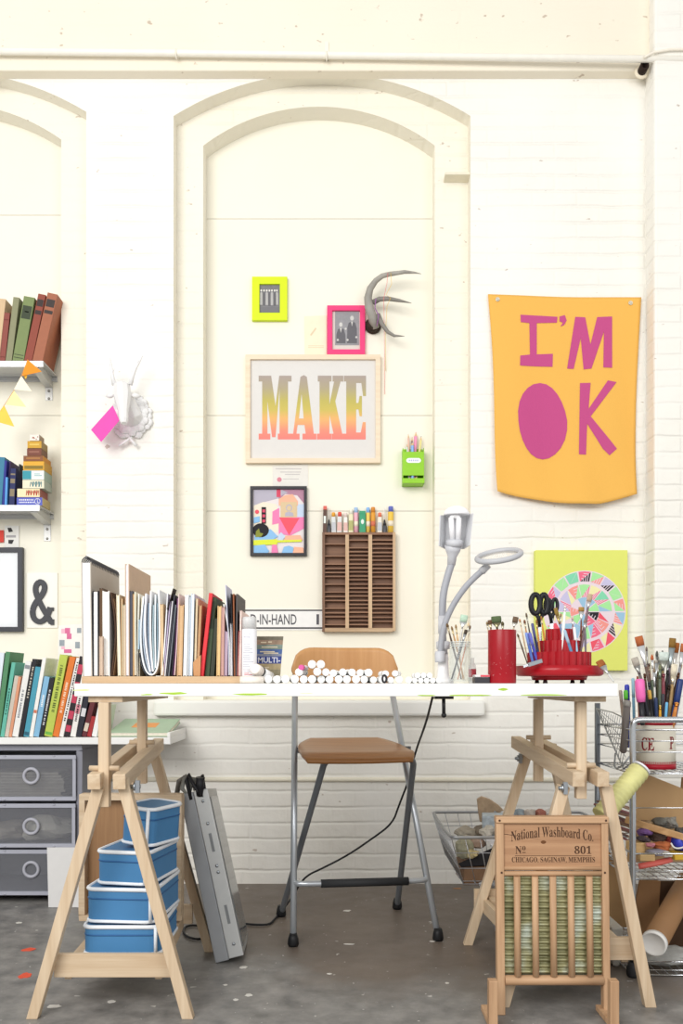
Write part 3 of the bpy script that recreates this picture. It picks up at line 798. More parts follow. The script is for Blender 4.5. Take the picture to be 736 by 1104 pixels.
def cloth_letter(name, polys):
    bm = bmesh.new()
    for p in polys:
        pts = [bq(*q) for q in p]
        vv = [bm.verts.new((PX(x, 4.22), 0, PZ(y, 4.22))) for x, y in pts]
        for tr in tessellate_polygon([[v.co for v in vv]]):
            try: bm.faces.new([vv[i] for i in tr])
            except ValueError: pass
    for _ in range(4):
        es = [e for e in bm.edges if e.calc_length() > .02]
        if not es: break
        bmesh.ops.subdivide_edges(bm, edges=es, cuts=1, use_grid_fill=True)
        bmesh.ops.triangulate(bm, faces=[f for f in bm.faces if len(f.verts) > 3])
    mb = MB()
    bm.verts.ensure_lookup_table(); bm.verts.index_update()
    mb.add([(v.co.x, cloth_y(v.co.x, v.co.z) - .0022, v.co.z) for v in bm.verts], [tuple(v.index for v in f.verts) for f in bm.faces], 0, True)
    bm.free()
    part(name, mb, cloth_mat('#c24f86'), t)
cloth_letter('felt_letter', [[(190, 122), (315, 128), (313, 148), (245, 150), (245, 255), (299, 253), (298, 297), (188, 294), (189, 260), (222, 256), (220, 150), (191, 147)]])
cloth_letter('apostrophe', [[(322, 127), (340, 122), (346, 140), (338, 155), (325, 161), (333, 148), (322, 143)]])
cloth_letter('felt_letter', [[(375, 128), (408, 130), (425, 222), (448, 130), (498, 128), (497, 302), (467, 301), (470, 180), (428, 304), (402, 306), (393, 200), (369, 304), (347, 303)]])
cloth_letter('felt_letter', [[(264 + (82 + 4 * math.sin(rad(a * 2))) * math.cos(rad(a)) - 8 * (math.sin(rad(a)) < 0) * math.sin(rad(-a)), 480 + 129 * math.sin(rad(a))) for a in range(0, 360, 15)]])
cloth_letter('felt_letter', [[(390, 352), (425, 352), (418, 440), (482, 345), (512, 350), (425, 465), (512, 575), (487, 597), (465, 575), (413, 490), (408, 595), (384, 594)]])
for x, y in ((536.5, 322), (680, 326)):
    gm = MB(); X, Z = PX(x, 4.215), PZ(y, 4.215); gm.torus((X, cloth_y(X, Z) - .003, Z), (0, 1, 0), .008, .0028, 16, 6); gm.ball((X, cloth_y(X, Z) - .003, Z), .006, 10)
    part('grommet', gm, M('#ddd8c8', .4, .5), t)

# ---- yellow canvas with the painted wheel
Y = 4.20
t = thing('painted_canvas', 'acid yellow canvas with a wheel of coloured triangles', 'painting', P(628, 723, YW))
cv = MB(); cv.box(PX(577, Y), PX(676.5, Y), Y, YW, PZ(723, Y), PZ(593, Y))
part('canvas', cv, M('#e0e574', .75, var=.02), t, .003)
wh = MB(); cx_, cy_ = 630, 659.5
pal = ['#f0708c', '#ee5a6c', '#a9e8a0', '#9cc4de', '#25232b', '#c9c4e2', '#efe9b0', '#e9d8e0', '#86d8b0', '#f29a90']
rings = [(0, 16, 9), (16, 30, 14), (30, 33, 0), (33, 44, 18)]
RR = random.Random(5)
def wp(r, a): return (cx_ + r * math.cos(a), cy_ + r * math.sin(a))
wh.ppx(oval(cx_, cy_, 44.4, 44.4, 48), Y - .0004, .0003, 7)
for r0, r1, n in rings:
    if n == 0: continue
    for k in range(n):
        a0, a1 = 2 * math.pi * k / n, 2 * math.pi * (k + 1) / n
        am = (a0 + a1) / 2
        for pts in ([wp(r0, a0 + .02), wp(r1 - .5, a0 + .02), wp(r1 - .5, am), wp(r1 - .5, a1 - .02)], [wp(r0, a0 + .03), wp(r1 - 1, a1 - .02), wp(r0, a1 - .02)]):
            if r0 == 0 and pts[0] == pts[-1]: continue
            m = RR.choice((0, 0, 1, 1, 2, 2, 3, 3, 4, 4, 5, 6, 7, 8, 9, 9))
            if r0 == 0: pts = [wp(1.5, am), wp(r1 - .5, a0 + .03), wp(r1 - .5, am), wp(r1 - .5, a1 - .03)]
            wh.ppx(pts, Y - .0008, .0003, m)
            # painted hatch strokes across the coloured cells
            qa = RR.uniform(.25, .4); A, B, Cc = V(pts[0]), V(pts[len(pts) // 2]), V(pts[-1])
            for s_ in (.3, .55, .78):
                p, q = A.lerp(B, s_), A.lerp(Cc, s_)
                nrm = V((q.y - p.y, p.x - q.x)).normalized() * .35 if (q - p).length > .1 else V((.3, 0))
                wh.ppx([tuple(p + nrm), tuple(q + nrm), tuple(q - nrm), tuple(p - nrm)], Y - .0012, .0003, 7 if m != 7 else 0) if m in (0, 4, 9) else None
part('painted_wheel', wh, [M(h, .7, var=.03) for h in pal], t)

# ---- white paper stag head
t = thing('stag_head', 'white faceted paper stag head on a leaf wreath plaque', 'wall ornament', P(139, 478, YW))
wt = M('#eae9e9', .6, var=.01)
Yh = 4.12
def loft(mb, secs, n=10):
    """secs: centre, rx, ry(depth)"""
    vs = []
    for c, rx, rz, ax in secs:
        q = V((0, 0, 1)).rotation_difference(V(ax).normalized())
        for j in range(n):
            a = 2 * math.pi * j / n
            vs.append(V(c) + q @ V((rx * math.cos(a), rz * math.sin(a), 0)))
    k = len(secs)
    mb.add(vs, [(i * n + j, i * n + (j + 1) % n, (i + 1) * n + (j + 1) % n, (i + 1) * n + j) for i in range(k - 1) for j in range(n)], 0)
    mb.add(vs[:n], [tuple(range(n))], 0); mb.add(vs[-n:], [tuple(range(n))], 0)
hd = MB()
px_ = 4.12 / F
dn = (.1, -.35, -1)
loft(hd, [(P(131.5, 413.5, 4.155), 7 * px_, 5 * px_, dn), (P(131.5, 417, 4.14), 9.3 * px_, 8.5 * px_, dn), (P(132, 427, 4.125), 9.6 * px_, 10 * px_, dn), (P(132.5, 436, 4.105), 7.2 * px_, 8 * px_, dn), (P(133, 445, 4.085), 5.2 * px_, 6 * px_, dn), (P(133.3, 452, 4.07), 5 * px_, 5 * px_, dn), (P(133.5, 456.5, 4.065), 3.2 * px_, 3 * px_, dn)])
nk = (.15, .6, -.8)
loft(hd, [(P(133, 423, 4.135), 8 * px_, 8 * px_, nk), (P(137, 435, 4.17), 10 * px_, 9 * px_, nk), (P(140.5, 447, 4.20), 13 * px_, 11 * px_, nk), (P(141.5, 452, 4.236), 15 * px_, 12 * px_, (0, 1, -.25))])
part('head', hd, wt, t)
for pts, rs in (([P(123, 415, 4.14), P(121, 405, 4.135), P(120, 398, 4.13), P(118.6, 386, 4.13)], [.011, .009, .0075, .002]), ([P(140.5, 415, 4.14), P(143, 405, 4.135), P(146, 397, 4.13), P(149.5, 391, 4.13), P(153.8, 383.5, 4.13)], [.011, .0095, .008, .006, .002])):
    an = MB(); an.tube(pts, rs, 8)
    if len(pts) == 5: an.tube([P(148.6, 392.5, 4.13), P(149, 388, 4.12)], [.005, .001], 6); an.tube([P(143.5, 404, 4.135), P(141, 398, 4.12)], [.005, .001], 6)
    else: an.tube([P(120.5, 402, 4.133), P(124, 397, 4.12), P(125, 410, 4.13)][:2], [.005, .001], 6); an.tube([P(119.8, 396, 4.13), P(117.5, 392, 4.12)], [.004, .001], 6)
    part('antler', an, wt, t)
for sgn_, x, y in ((-1, 122.5, 426), (1, 142, 426)):
    e = MB(); tip = P(x + sgn_ * 9.5, y + 1.5, 4.14); b0 = P(x, y, 4.13)
    e.lathe([(.004, 0), (.012, .012), (.011, .026), (.001, .043)], 8, b0, tip - b0)
    part('ear', e, wt, t)
wr = MB(); c0 = P(141.5, 450, YW)
for k in range(22):
    a = 2 * math.pi * k / 22 + R.uniform(-.05, .05)
    for ro, sz in ((.062 + .008 * (k % 2), .026), (.086 + .008 * R.uniform(-1, 1), .021 + .005 * (k % 3 == 0))):
        c = c0 + V((math.cos(a) * ro, -.012 - .01 * (ro < .08), math.sin(a) * ro * 1.05))
        wr.ball(c, sz, 8, 0, (.9, .35, .8))
wr.lathe([(.062, 0), (.062, .012)], 24, c0, (0, -1, 0))
part('wreath', wr, wt, t)
st = MB()
for x0_, x1_ in ((142, 128), (139, 147)):
    st.tube([P(x0_, 471, 4.21), P((x0_ + x1_) / 2, 476, 4.205), P(x1_, 480.5, 4.21)], [.006, .007, .010], 8, flat=.6)
part('ribbon_tail', st, wt, t)
pc = MB(); q = [P(121.5, 437, 4.135), P(128.8, 453, 4.10), P(109, 476.5, 4.11), P(98, 463.3, 4.15)]
pc.hexa([p + V((0, .0012, 0)) for p in q] + q)
solo('pink_card', pc, M('#ee57b4', .6), 'bright pink card hanging from the muzzle of the white stag head', 'card')
# ================================================================ LEFT SHELVES
def book(label, x0b, x1b, x0t, x1t, ytop, Y, zb, depth, col, pages='#e9e2d2', group=None, cat='book', style='spine', band=None, text=None, cover2=None, name='book', yaw=0, curve=0):
    """upright book leaning to the right when its top is further right than its foot (pixels measured on plane Y)"""
    k = Y / F
    dz = PZ(ytop, Y) - zb
    lean = math.atan2(((x0t + x1t) - (x0b + x1b)) / 2 * k, dz)
    H = dz / math.cos(lean)
    T = abs(x1b - x0b) * k * math.cos(lean) * .97
    if lean >= 0: piv = (PX(x1b, Y), Y, zb); xa, xb = -T, 0
    else: piv = (PX(x0b, Y), Y, zb); xa, xb = 0, T
    t = thing(name, label, cat, piv, (0, lean, rad(yaw)), group)
    ct = min(.003, T * .2)
    cm = M(col, .55, 0, .07, 40)
    cov = MB()
    if style == 'spine':
        cov.box(xa, xb, 0, ct, 0, H)
        cov.box(xa, xa + ct, ct, depth, 0, H); cov.box(xb - ct, xb, ct, depth, 0, H)
        part('cover', cov, cm, t, .0008 if T > .008 else 0, True)
        part('pages', MB().box(xa + ct, xb - ct, ct + .0005, depth - .004, .003, H - .004), M(pages, .85, var=.08, sc=90), t, 0, True)
    else:
        cov.box(xa, xa + ct, 0, depth, 0, H); cov.box(xb - ct, xb, 0, depth, 0, H); cov.box(xa + ct, xb - ct, depth - ct, depth, 0, H)
        part('cover', cov, [cm], t, 0, True)
        part('pages', MB().box(xa + ct, xb - ct, .002, depth - ct - .0005, .002, H - .003), M(pages, .85, var=.08, sc=90), t, 0, True)
    if band:
        for (a, b_) in band[1:]:
            part('spine_label', MB().box(xa + T * .08, xb - T * .08, -.0006, -.0001, H * a, H * b_), M(band[0], .6), t, 0, True)
    if text:
        tm = MB(); z = H * text[1]
        while z < H * text[2]:
            l = R.uniform(.003, .007)
            tm.box(xa + T * .32, xb - T * .32, -.0006, -.0001, z, min(z + l, H * text[2])); z += l + R.choice((.0025, .0025, .007))
        part('spine_lettering', tm, M(text[0], .6), t, 0, True)
    return t
def wall_shelf(zt, label, x_end, xp0, xp1, yb):
    t = thing('wall_shelf', label, 'shelf', (PX(x_end, 4.22) - .3, YP, zt - .03))
    xe = PX(x_end, 4.22)
    b_ = MB(); b_.box(-2.3, xe, 4.215, YP, zt - .008, zt); b_.box(-2.3, xe, 4.215, 4.223, zt - .03, zt - .008); b_.box(-2.3, xe, YP - .01, YP, zt - .03, zt - .008)
    part('shelf_board', b_, M('#c9cacb', .35, .35, .03), t, .0015)
    br = MB(); xa, xb = PX(xp0, YP), PX(xp1, YP)
    br.hexa([(xa, 4.23, zt - .034), (xb, 4.23, zt - .034), (xb, YP - .004, zt - .06), (xa, YP - .004, zt - .06), (xa, 4.23, zt - .004), (xb, 4.23, zt - .004), (xb, YP - .004, zt - .004), (xa, YP - .004, zt - .004)])
    br.box(xa, xb, YP - .004, YP, PZ(yb, YP), zt - .004)
    f = part('bracket', br, M('#c4c4c2', .4, .4, .03), t, .001)
    sc_ = MB()
    for f_ in (.25, .85):
        sc_.lathe([(.007, 0), (.005, .003), (.0005, .0035)], 10, ((xa + xb) / 2, YP - .004, zt - .06 + (PZ(yb, YP) - zt + .06) * f_), (0, -1, 0))
    part('screw', sc_, M('#8d8b86', .4, .6), f)
    return t
ZA, ZB = PZ(389.3, 4.22), PZ(544.5, 4.22)
wall_shelf(ZA, 'grey metal wall shelf carrying the row of old cloth books', 47, 49, 57, 432)
wall_shelf(ZB, 'grey metal wall shelf carrying blue books and the tower of little boxes', 43, 47.5, 55, 583.5)
g = 'old books on the upper wall shelf'
B = lambda *a, **k: book(*a, **k)
B('tan cloth book cut by the photo edge on the upper wall shelf', -9, -1.5, -1, 6, 322.5, 4.24, ZA, .15, '#d3b690', group=g)
B('short dark red book on the upper wall shelf', -1, 5.2, 4.5, 10.5, 337.5, 4.24, ZA, .14, '#8d4a40', group=g, band=('#74382f', (.1, .12), (.85, .87)))
B('thin sage green book beside the olive one on the upper wall shelf', 5.5, 12.3, 14, 21, 320.8, 4.24, ZA, .15, '#8c8c6c', group=g)
B('olive green book with a dark title label on the upper wall shelf', 12.6, 25, 24, 38.5, 321, 4.24, ZA, .16, '#7b8a58', group=g, band=('#3d4634', (.66, .86), (.055, .065), (.10, .11)), text=('#d9dcc4', .76, .78))
B('red brown book with black spine labels beside the olive one', 25.2, 33.8, 40.5, 49.5, 318, 4.24, ZA, .16, '#8f4636', group=g, band=('#3d3230', (.70, .76), (.82, .92)))
B('rust brown book at the right end of the upper wall shelf', 34, 45.5, 50.5, 62, 317.5, 4.24, ZA, .16, '#a4654a', group=g, band=('#3f3734', (.70, .75), (.80, .91)))
# bunting
t = thing('bunting', 'string of orange and pale yellow paper flags hanging from the upper shelf', 'bunting', P(30, 388, 4.19))
Yb_ = 4.195
part('string', MB().tube([P(30, 388, Yb_), P(23, 405, Yb_), P(15, 421, Yb_), P(4.5, 437, Yb_), P(-8, 455, Yb_)], .0012, 5), M('#e9a53c', .7), t)
for pts, c in (([(29.5, 387.5), (44.9, 400.6), (23.7, 405.2)], '#f0952c'), ([(22.8, 405.2), (34.4, 422), (14.9, 420)], '#f7efd8'), ([(15.1, 421.2), (28.2, 438.7), (6, 436.2)], '#f5edac'), ([(4.2, 436.6), (15.4, 460), (-6, 454)], '#f3cf58'), ([(24.3, 404), (29, 403.5), (27.5, 408.5)], '#eebb3e')):
    fm = MB(); p = [P(x, y, Yb_ - .004 * i) for i, (x, y) in enumerate(pts)]
    if c == '#eebb3e': p = [q + V((0, .006, 0)) for q in p]
    fm.add(p + [q + V((0, .0012, 0)) for q in p], [(0, 1, 2), (5, 4, 3), (0, 3, 4, 1), (1, 4, 5, 2), (2, 5, 3, 0)])
    part('flag', fm, M(c, .75), t)
# second shelf
g = 'blue books on the lower wall shelf'
B('teal blue book cut by the photo edge on the lower wall shelf', -5, 1.6, -1.5, 5.5, 493, 4.24, ZB, .15, '#3d7f9c', group=g)
B('indigo book beside the teal one on the lower wall shelf', 2, 4.6, 4.6, 7.4, 496.5, 4.24, ZB, .13, '#2b2f8a', group=g)
B('thin light blue book in front of the purple one on the lower wall shelf', 4.8, 7.2, 6, 8.3, 514.5, 4.235, ZB, .12, '#5c9fe0', group=g)
B('dull purple book rising behind the navy one on the lower wall shelf', 7.5, 9, 8.5, 13, 497, 4.27, ZB, .11, '#4c3a62', group=g)
B('navy book with gold ornament on the lower wall shelf', 9.3, 15.3, 10.5, 18, 505, 4.24, ZB, .14, '#232a5c', group=g, band=('#8d7f66', (.25, .45), (.6, .72), (.82, .86)))
B('black booklet with a white edge leaning behind the tower of boxes', 16, 17.6, 19, 23.5, 500.5, 4.30, ZB, .10, '#272a2a', group=g, band=('#e4e4dc', (.1, .85)))
# tower of little boxes
OX = lambda x: x / 10.514
OY = lambda y: 460 + y / 10.514
tower = [  # x0,x1,y0(top),y1(bottom), front colour, side colour, label text
    (188, 480, 800, 893, '#5a64bd', '#b9a878', 'violet blue box with white lettering at the foot of the tower', '#e8e8f2'),
    (195, 452, 700, 797, '#f0e3b8', '#a0635a', 'cream box with red lettering, second from the foot of the tower', '#d4453c'),
    (255, 500, 600, 697, '#efe6cc', '#a9b3a6', 'cream box with teal lettering in the middle of the tower', '#3f8f9f'),
    (255, 500, 492, 597, '#eef0ea', '#9fb2a6', 'white and teal box in the middle of the tower', '#3e9aa8'),
    (262, 500, 387, 489, '#e3ab3c', '#c79a48', 'amber yellow box below the flat brown box in the tower', '#8a7430'),
    (265, 488, 322, 384, '#8b5a3c', '#c98b3e', 'flat brown box with an ochre side in the tower', '#b98248'),
    (305, 470, 225, 305, '#7d4a3c', '#7a5a46', 'small maroon box in the upper part of the tower', '#9c6a58'),
    (310, 470, 140, 222, '#cfa03a', '#9a8256', 'small gold box, second from the top of the tower', '#e4c465'),
    (335, 445, 65, 137, '#ece4da', '#a08a74', 'tiny white patterned box crowning the tower', '#b06a58')]
z = ZB + .0005
Yt = 4.235
for x0, x1, y0, y1, c, cs, lb_, tc_ in tower:
    h = (y1 - y0 + 2) / 10.514 * Yt / F
    a, b_ = PX(OX(x0), Yt), PX(OX(x1), Yt)
    d = .115 if x1 > 480 or x0 < 200 else (.09 if x1 > 460 else .07)
    t = thing('little_box', lb_, 'box', ((a + b_) / 2, Yt, z), None, 'little boxes in the tower on the lower wall shelf')
    w_ = (b_ - a) / 2
    bm_ = MB(); bm_.box(-w_, w_, 0, d, 0, h - .001)
    part('box_body', bm_, M(cs, .6), t, .001, True)
    fr = MB(); fr.box(-w_ + .0005, w_ - .0005, -.0006, 0, .0008, h - .0016)
    part('printed_front', fr, M(c, .6), t, 0, True)
    lm = MB()
    if 'violet' in lb_:
        for r_ in (.3, .6):
            xx = -w_ + .012
            while xx < w_ * .35:
                l = R.uniform(.004, .009); lm.box(xx, xx + l, -.0012, -.0007, h * (r_), h * (r_ + .16)); xx += l + .003
        lm.torus((w_ * .62, -.001, h * .5), (0, 1, 0), .013, .0016, 20, 5)
        lm.tube([(w_ * .62, -.001, h * .5), (w_ * .62 + .008, -.001, h * .22)], .0014, 5); lm.tube([(w_ * .62, -.001, h * .25), (w_ * .62, -.001, h * .78)], .0014, 5)
    elif 'red lett' in lb_ or 'teal lett' in lb_:
        xx = -w_ * (.2 if 'red' in lb_ else .3)
        while xx < w_ * .75:
            l = R.uniform(.008, .013); hh = R.uniform(.25, .34)
            lm.tube([(xx, -.001, h * (.5 - hh)), (xx + l * .3, -.001, h * (.5 + hh)), (xx + l * .6, -.001, h * .45), (xx + l, -.001, h * (.5 + hh)), (xx + l, -.001, h * (.5 - hh))], .0017, 5); xx += l + .002
    elif 'white and teal' in lb_: lm.box(-w_ + .001, -w_ * .18, -.0012, -.0007, .002, h - .003); lm.box(w_ * .1, w_ * .8, -.0012, -.0007, h * .4, h * .46); lm.box(w_ * .1, w_ * .6, -.0012, -.0007, h * .58, h * .64)
    elif 'amber' in lb_: lm.box(-w_ * .88, w_ * .9, -.0012, -.0007, h * .14, h * .5)
    elif 'white patt' in lb_:
        for q in range(6): lm.ball((R.uniform(-w_, w_) * .8, -.001, h * R.uniform(.2, .8)), .003, 6, 0, (1, .2, 1))
    else: lm.box(-w_ * .7, w_ * .7, -.0012, -.0007, h * .4, h * .6)
    part('print', lm, M(tc_, .6), t, 0, True)
    z += h
# cards, black frame, ampersand
c = MB(); c.ppx([(5, 566.5), (20.5, 567), (20.5, 590), (5, 590)], 4.424, .0015); c.ppx([(8, 569), (12, 569), (14, 573), (9.5, 574)], 4.4232, .0003, 1); c.ppx(rect(6.5, 577, 17, 579.5), 4.4232, .0003, 2); c.ppx([(9, 582), (15, 582), (13, 586.5), (9, 586)], 4.4232, .0003, 1)
solo('picture_card', c, [M('#ecebe6', .8), M('#3a393a', .7), M('#b0adb0', .7)], 'white card with small black figures above the black frame', 'card')
c = MB(); c.ppx([(-8, 572), (4, 571.5), (4, 584.5), (-8, 585)], 4.420, .0015)
solo('red_card', c, M('#d8453a', .6), 'small red card at the photo edge under the lower wall shelf', 'card')
Yf = 4.40
t = thing('framed_mat', 'black picture frame with a wide white blank mat under the lower shelf', 'picture frame', P(-20, 681, YP))
fb = MB(); frame_bars(fb, -75, 590, 24, 681, 5.2, Yf, .026)
part('frame', fb, M('#3f4046', .4), t, .0015)
m_ = MB(); m_.ppx(rect(-72, 594, 20, 677), Yf + .014, .006)
part('mat', m_, M('#eef1f4', .6, var=.01), t)
t = thing('ampersand_sign', 'dark grey ampersand on a white panel', 'sign', P(45, 677, YP))
m_ = MB(); m_.ppx(rect(29, 617.5, 62, 677), YP - .008, .008)
part('panel', m_, M('#f3f1ea', .4, var=.01), t, .001)
def A_(x, y): return (PX(x / 4.09, 4.415), PZ(450 + y / 4.09, 4.415))
am = MB()
path = [(226, 905), (206, 872), (183, 832), (163, 790), (155, 760), (160, 735), (178, 722), (195, 735), (197, 757), (186, 782), (165, 805), (148, 832), (142, 862), (150, 890), (172, 903), (194, 895), (210, 872), (222, 838)]
def smooth(pts, it=2):
    for _ in range(it):
        n = [pts[0]]
        for p, q in zip(pts, pts[1:]):
            n += [(p[0] * .75 + q[0] * .25, p[1] * .75 + q[1] * .25), (p[0] * .25 + q[0] * .75, p[1] * .25 + q[1] * .75)]
        pts = n + [pts[-1]]
    return pts
sp_ = [A_(*p) for p in smooth(path)]
h_ = len(sp_) // 3
for i_, sg in enumerate((sp_[:h_ + 1], sp_[h_:2 * h_ + 1], sp_[2 * h_:])):
    am.ribbon(sg, .0265, 4.412 - .0004 * i_, 4.4215)
am.ppx([(208 / 4.09, 450 + 838 / 4.09), (236 / 4.09, 450 + 838 / 4.09), (236 / 4.09, 450 + 852 / 4.09), (208 / 4.09, 450 + 852 / 4.09)], 4.4125, .009)
am.ppx([(212 / 4.09, 450 + 890 / 4.09), (237 / 4.09, 450 + 890 / 4.09), (237 / 4.09, 450 + 915 / 4.09), (222 / 4.09, 450 + 915 / 4.09)], 4.4125, .009)
part('ampersand', am, M('#45464b', .5), t)
c = MB(); c.ppx([(63, 674.5), (89.5, 672.5), (90, 712), (62.5, 712)], YR - .004, .0015)
for x, y, w_, h_, m in ((66, 678, 4, 5, 1), (70, 677, 5.5, 6, 2), (72, 683, 5, 6, 2), (83, 677, 4.5, 5.5, 3), (64, 690, 5.5, 6.5, 3), (66, 697, 4, 3, 1), (81, 692, 5, 7, 3), (69, 700, 8, 4, 2)):
    c.ppx(rect(x, y, x + w_, y + h_), YR - .0046, .0004, m)
solo('stamped_sheet', c, [M('#f1eeea', .8), M('#f0b9cc', .7), M('#d8719c', .7), M('#9aa3ab', .7)], 'white sheet with pink and grey stamps behind the row of leaning books', 'paper sheet')

# ---- long white board on the drawer unit, and the books on it
ZC = PZ(795, 3.86)
Xe = PX(184, 3.86)
t = thing('shelf_board', 'long white board lying on top of the grey drawer unit', 'shelf', (-1.4, 4.0, ZC - .03))
part('board', MB().box(-2.2, Xe, 3.85, 4.235, ZC - .03, ZC), M('#f1f1ef', .4, var=.01), t, .002)
part('end_lip', MB().box(Xe - .014, Xe, 3.85, 4.235, ZC + .0002, ZC + .022), M('#f4f3f0', .4, var=.01), t, .002)
g = 'books leaning in a row on the white board'
Yk = 3.875
rows = [('pale blue white book at the photo edge in the leaning row', -14, -6, -4, 5.5, 704, '#dfe6ee', None, None),
        ('dark green book in the leaning row', -5.6, -.4, 5.8, 11.3, 703, '#548a62', None, None),
        ('teal book with a dark title in the leaning row', 0, 4.3, 11.6, 17.5, 714.5, '#66b8a4', None, ('#2a5a54', .3, .65)),
        ('thin grey beige book next to the teal one in the leaning row', 4.6, 9, 15.6, 20, 729, '#cdc2b4', None, None),
        ('thin peach book beside the white one in the leaning row', 9.2, 12.4, 19.5, 23, 730, '#dc9a78', None, None),
        ('white book with small grey lettering in the leaning row', 12.7, 19.3, 26, 34.8, 713.5, '#ecebe8', ('#8c8f95', (.9, .95)), ('#8c8f95', .25, .62)),
        ('thin black book between the white and turquoise ones in the leaning row', 19.6, 24.4, 35, 39.3, 711, '#24242a', None, ('#c9c4b4', .5, .9)),
        ('turquoise book in the leaning row', 25, 31, 37.8, 44, 719.5, '#4b9db4', ('#2b5f74', (.02, .07)), None),
        ('plain white book between turquoise and sky blue in the leaning row', 31.2, 35.3, 45, 50.5, 709.5, '#f2f0ec', ('#d2795c', (.30, .34)), None),
        ('sky blue book in the leaning row', 35.6, 41.6, 47.2, 53.8, 730, '#86b9da', None, ('#e9f2f6', .5, .7)),
        ('thin black book with white lettering beside the lime one', 41.8, 46.7, 54, 58.4, 731.5, '#26272b', None, ('#d5d6d8', .2, .8)),
        ('lime green book in the leaning row', 47, 56, 64, 73, 707, '#bccb58', ('#6fb04a', (.02, .055)), ('#5b6a2c', .3, .88)),
        ('orange book in the leaning row', 56.3, 63, 74, 82, 709, '#e07a30', None, ('#f6dcc0', .3, .7)),
        ('white book with black lettering beside the orange one', 63.3, 68, 82.2, 86.5, 710, '#efece8', None, ('#26262a', .2, .95)),
        ('black book patterned with red spots in the leaning row', 68.3, 75, 86.8, 91, 708.5, '#2b2328', ('#c4415c', (.06, .14), (.22, .32), (.42, .52), (.6, .68), (.78, .9)), None),
        ('white book with pink lettering half hidden under the table edge', 75.3, 81.2, 90, 97, 712, '#eeece8', ('#d98a98', (.3, .42)), ('#4a3a40', .2, .75)),
        ('navy black book under the left table edge', 81.5, 87.3, 96.5, 102, 722, '#2a2b36', ('#d8d8dc', (.3, .42)), None),
        ('maroon book standing under the left table edge', 87.6, 93, 99, 106, 746, '#642a30', ('#d8c9b8', (.12, .3)), None),
        ('short dark red book under the left table edge', 93.3, 98, 98.5, 103, 773, '#a82e30', None, None),
        ('plain white book at the right end of the leaning row', 98.4, 104, 106.5, 112, 757, '#eeeeec', None, None),
        ('pale green book behind the left trestle post', 104.4, 110.5, 110.5, 117, 760, '#cdd8c4', None, None)]
for lb_, a, b_, c_, d_, yt, col, band, txt in rows:
    book(lb_, a, b_, c_, d_, yt, Yk, ZC + .0005, .17 if yt < 740 else .14, col, group=g, band=band, text=txt)
t = thing('flat_book', 'pale green book with an orange label lying tilted on the white board', 'book', (PX(150, 3.9), 3.885, ZC + .001), (rad(9), 0, 0))
hw = 32 * 3.9 / F
part('cover', MB().box(-hw, hw, 0, .30, 0, .003).box(-hw, hw, 0, .30, .018, .021).box(-hw, -hw + .003, 0, .3, .003, .018), M('#a7bfa2', .5), t, .001, True)
part('pages', MB().box(-hw + .003, hw - .003, .003, .296, .0035, .0175), PAGES, t, 0, True)
part('cover_label', MB().box(-.055, .055, .1, .2, .0212, .0216), M('#e59a55', .6), t, 0, True)

# ---- grey drawer unit
Yd = 3.88
t = thing('drawer_unit', 'grey plastic drawer unit with three see-through drawers', 'drawer unit', (PX(-35, Yd), 4.05, 0))
xl, xr2 = -1.66, PX(88, Yd)
zt = ZC - .031
fr_ = M('#b0b2be', .4, 0, .03)
un = MB()
un.box(xl, xr2, Yd, 4.22, zt - .028, zt); un.box(xr2 - .024, xr2, Yd, 4.22, .03, zt - .028); un.box(xl, xl + .024, Yd, 4.22, .03, zt - .028); un.box(xl + .024, xr2 - .024, 4.21, 4.22, .03, zt - .028); un.box(xl + .024, xr2 - .024, Yd + .01, 4.21, .03, .05)
part('cabinet_frame', un, M('#8e8f9a', .45, 0, .04), t, .003)
for dx in (-.25, 0): pass
for x_ in (xl + .05, xr2 - .05):
    for y_ in (Yd + .05, 4.18):
        part('caster', MB().lathe([(.018, 0), (.018, .028)], 14, (x_, y_, .001)), BLACK, t)
smoke = GLASS('#9a9ba2', .27, .25)
for y0, y1, open_ in ((814, 863, .012), (866, 913, .02), (916, 965, .006)):
    z1_, z0_ = PZ(y0, Yd), PZ(y1, Yd)
    yd = Yd - open_
    xa, xb = xl + .03, PX(82.5, Yd)
    d = MB()
    bw = .017
    d.box(xa, xb, yd, yd + .012, z1_ - bw, z1_); d.box(xa, xb, yd, yd + .012, z0_, z0_ + bw); d.box(xb - bw * .9, xb, yd, yd + .012, z0_ + bw, z1_ - bw); d.box(xa, xa + bw, yd, yd + .012, z0_ + bw, z1_ - bw)
    dr = part('drawer', d, fr_, t, .002)
    cl_ = MB(); cl_.box(xa + bw, xb - bw, yd + .004, yd + .007, z0_ + bw, z1_ - bw); cl_.box(xb - .004, xb - .002, yd + .013, 4.2, z0_ + .004, z1_ - .012); cl_.box(xa + .002, xa + .004, yd + .013, 4.2, z0_ + .004, z1_ - .012); cl_.box(xa + .004, xb - .004, yd + .013, 4.2, z0_ + .003, z0_ + .006)
    part('clear_panel', cl_, smoke, dr)
    x_, y_ = 33.5, {814: 836.5, 866: 891, 916: 937.5}[y0]
    part('ring_handle', MB().torus((PX(x_, yd), yd + .001, PZ(y_, yd)), (0, 1, 0), .0315, .007, 30, 10), M('#b4b5bf', .35), dr)
    cp = MB()
    for x_ in (5, 58):
        for z_ in (z1_ - .004, z0_ + .006):
            part('latch_stud', MB().ball((PX(x_, yd), yd, z_), .006, 8, 0, (1.2, .6, .7)), fr_, dr)
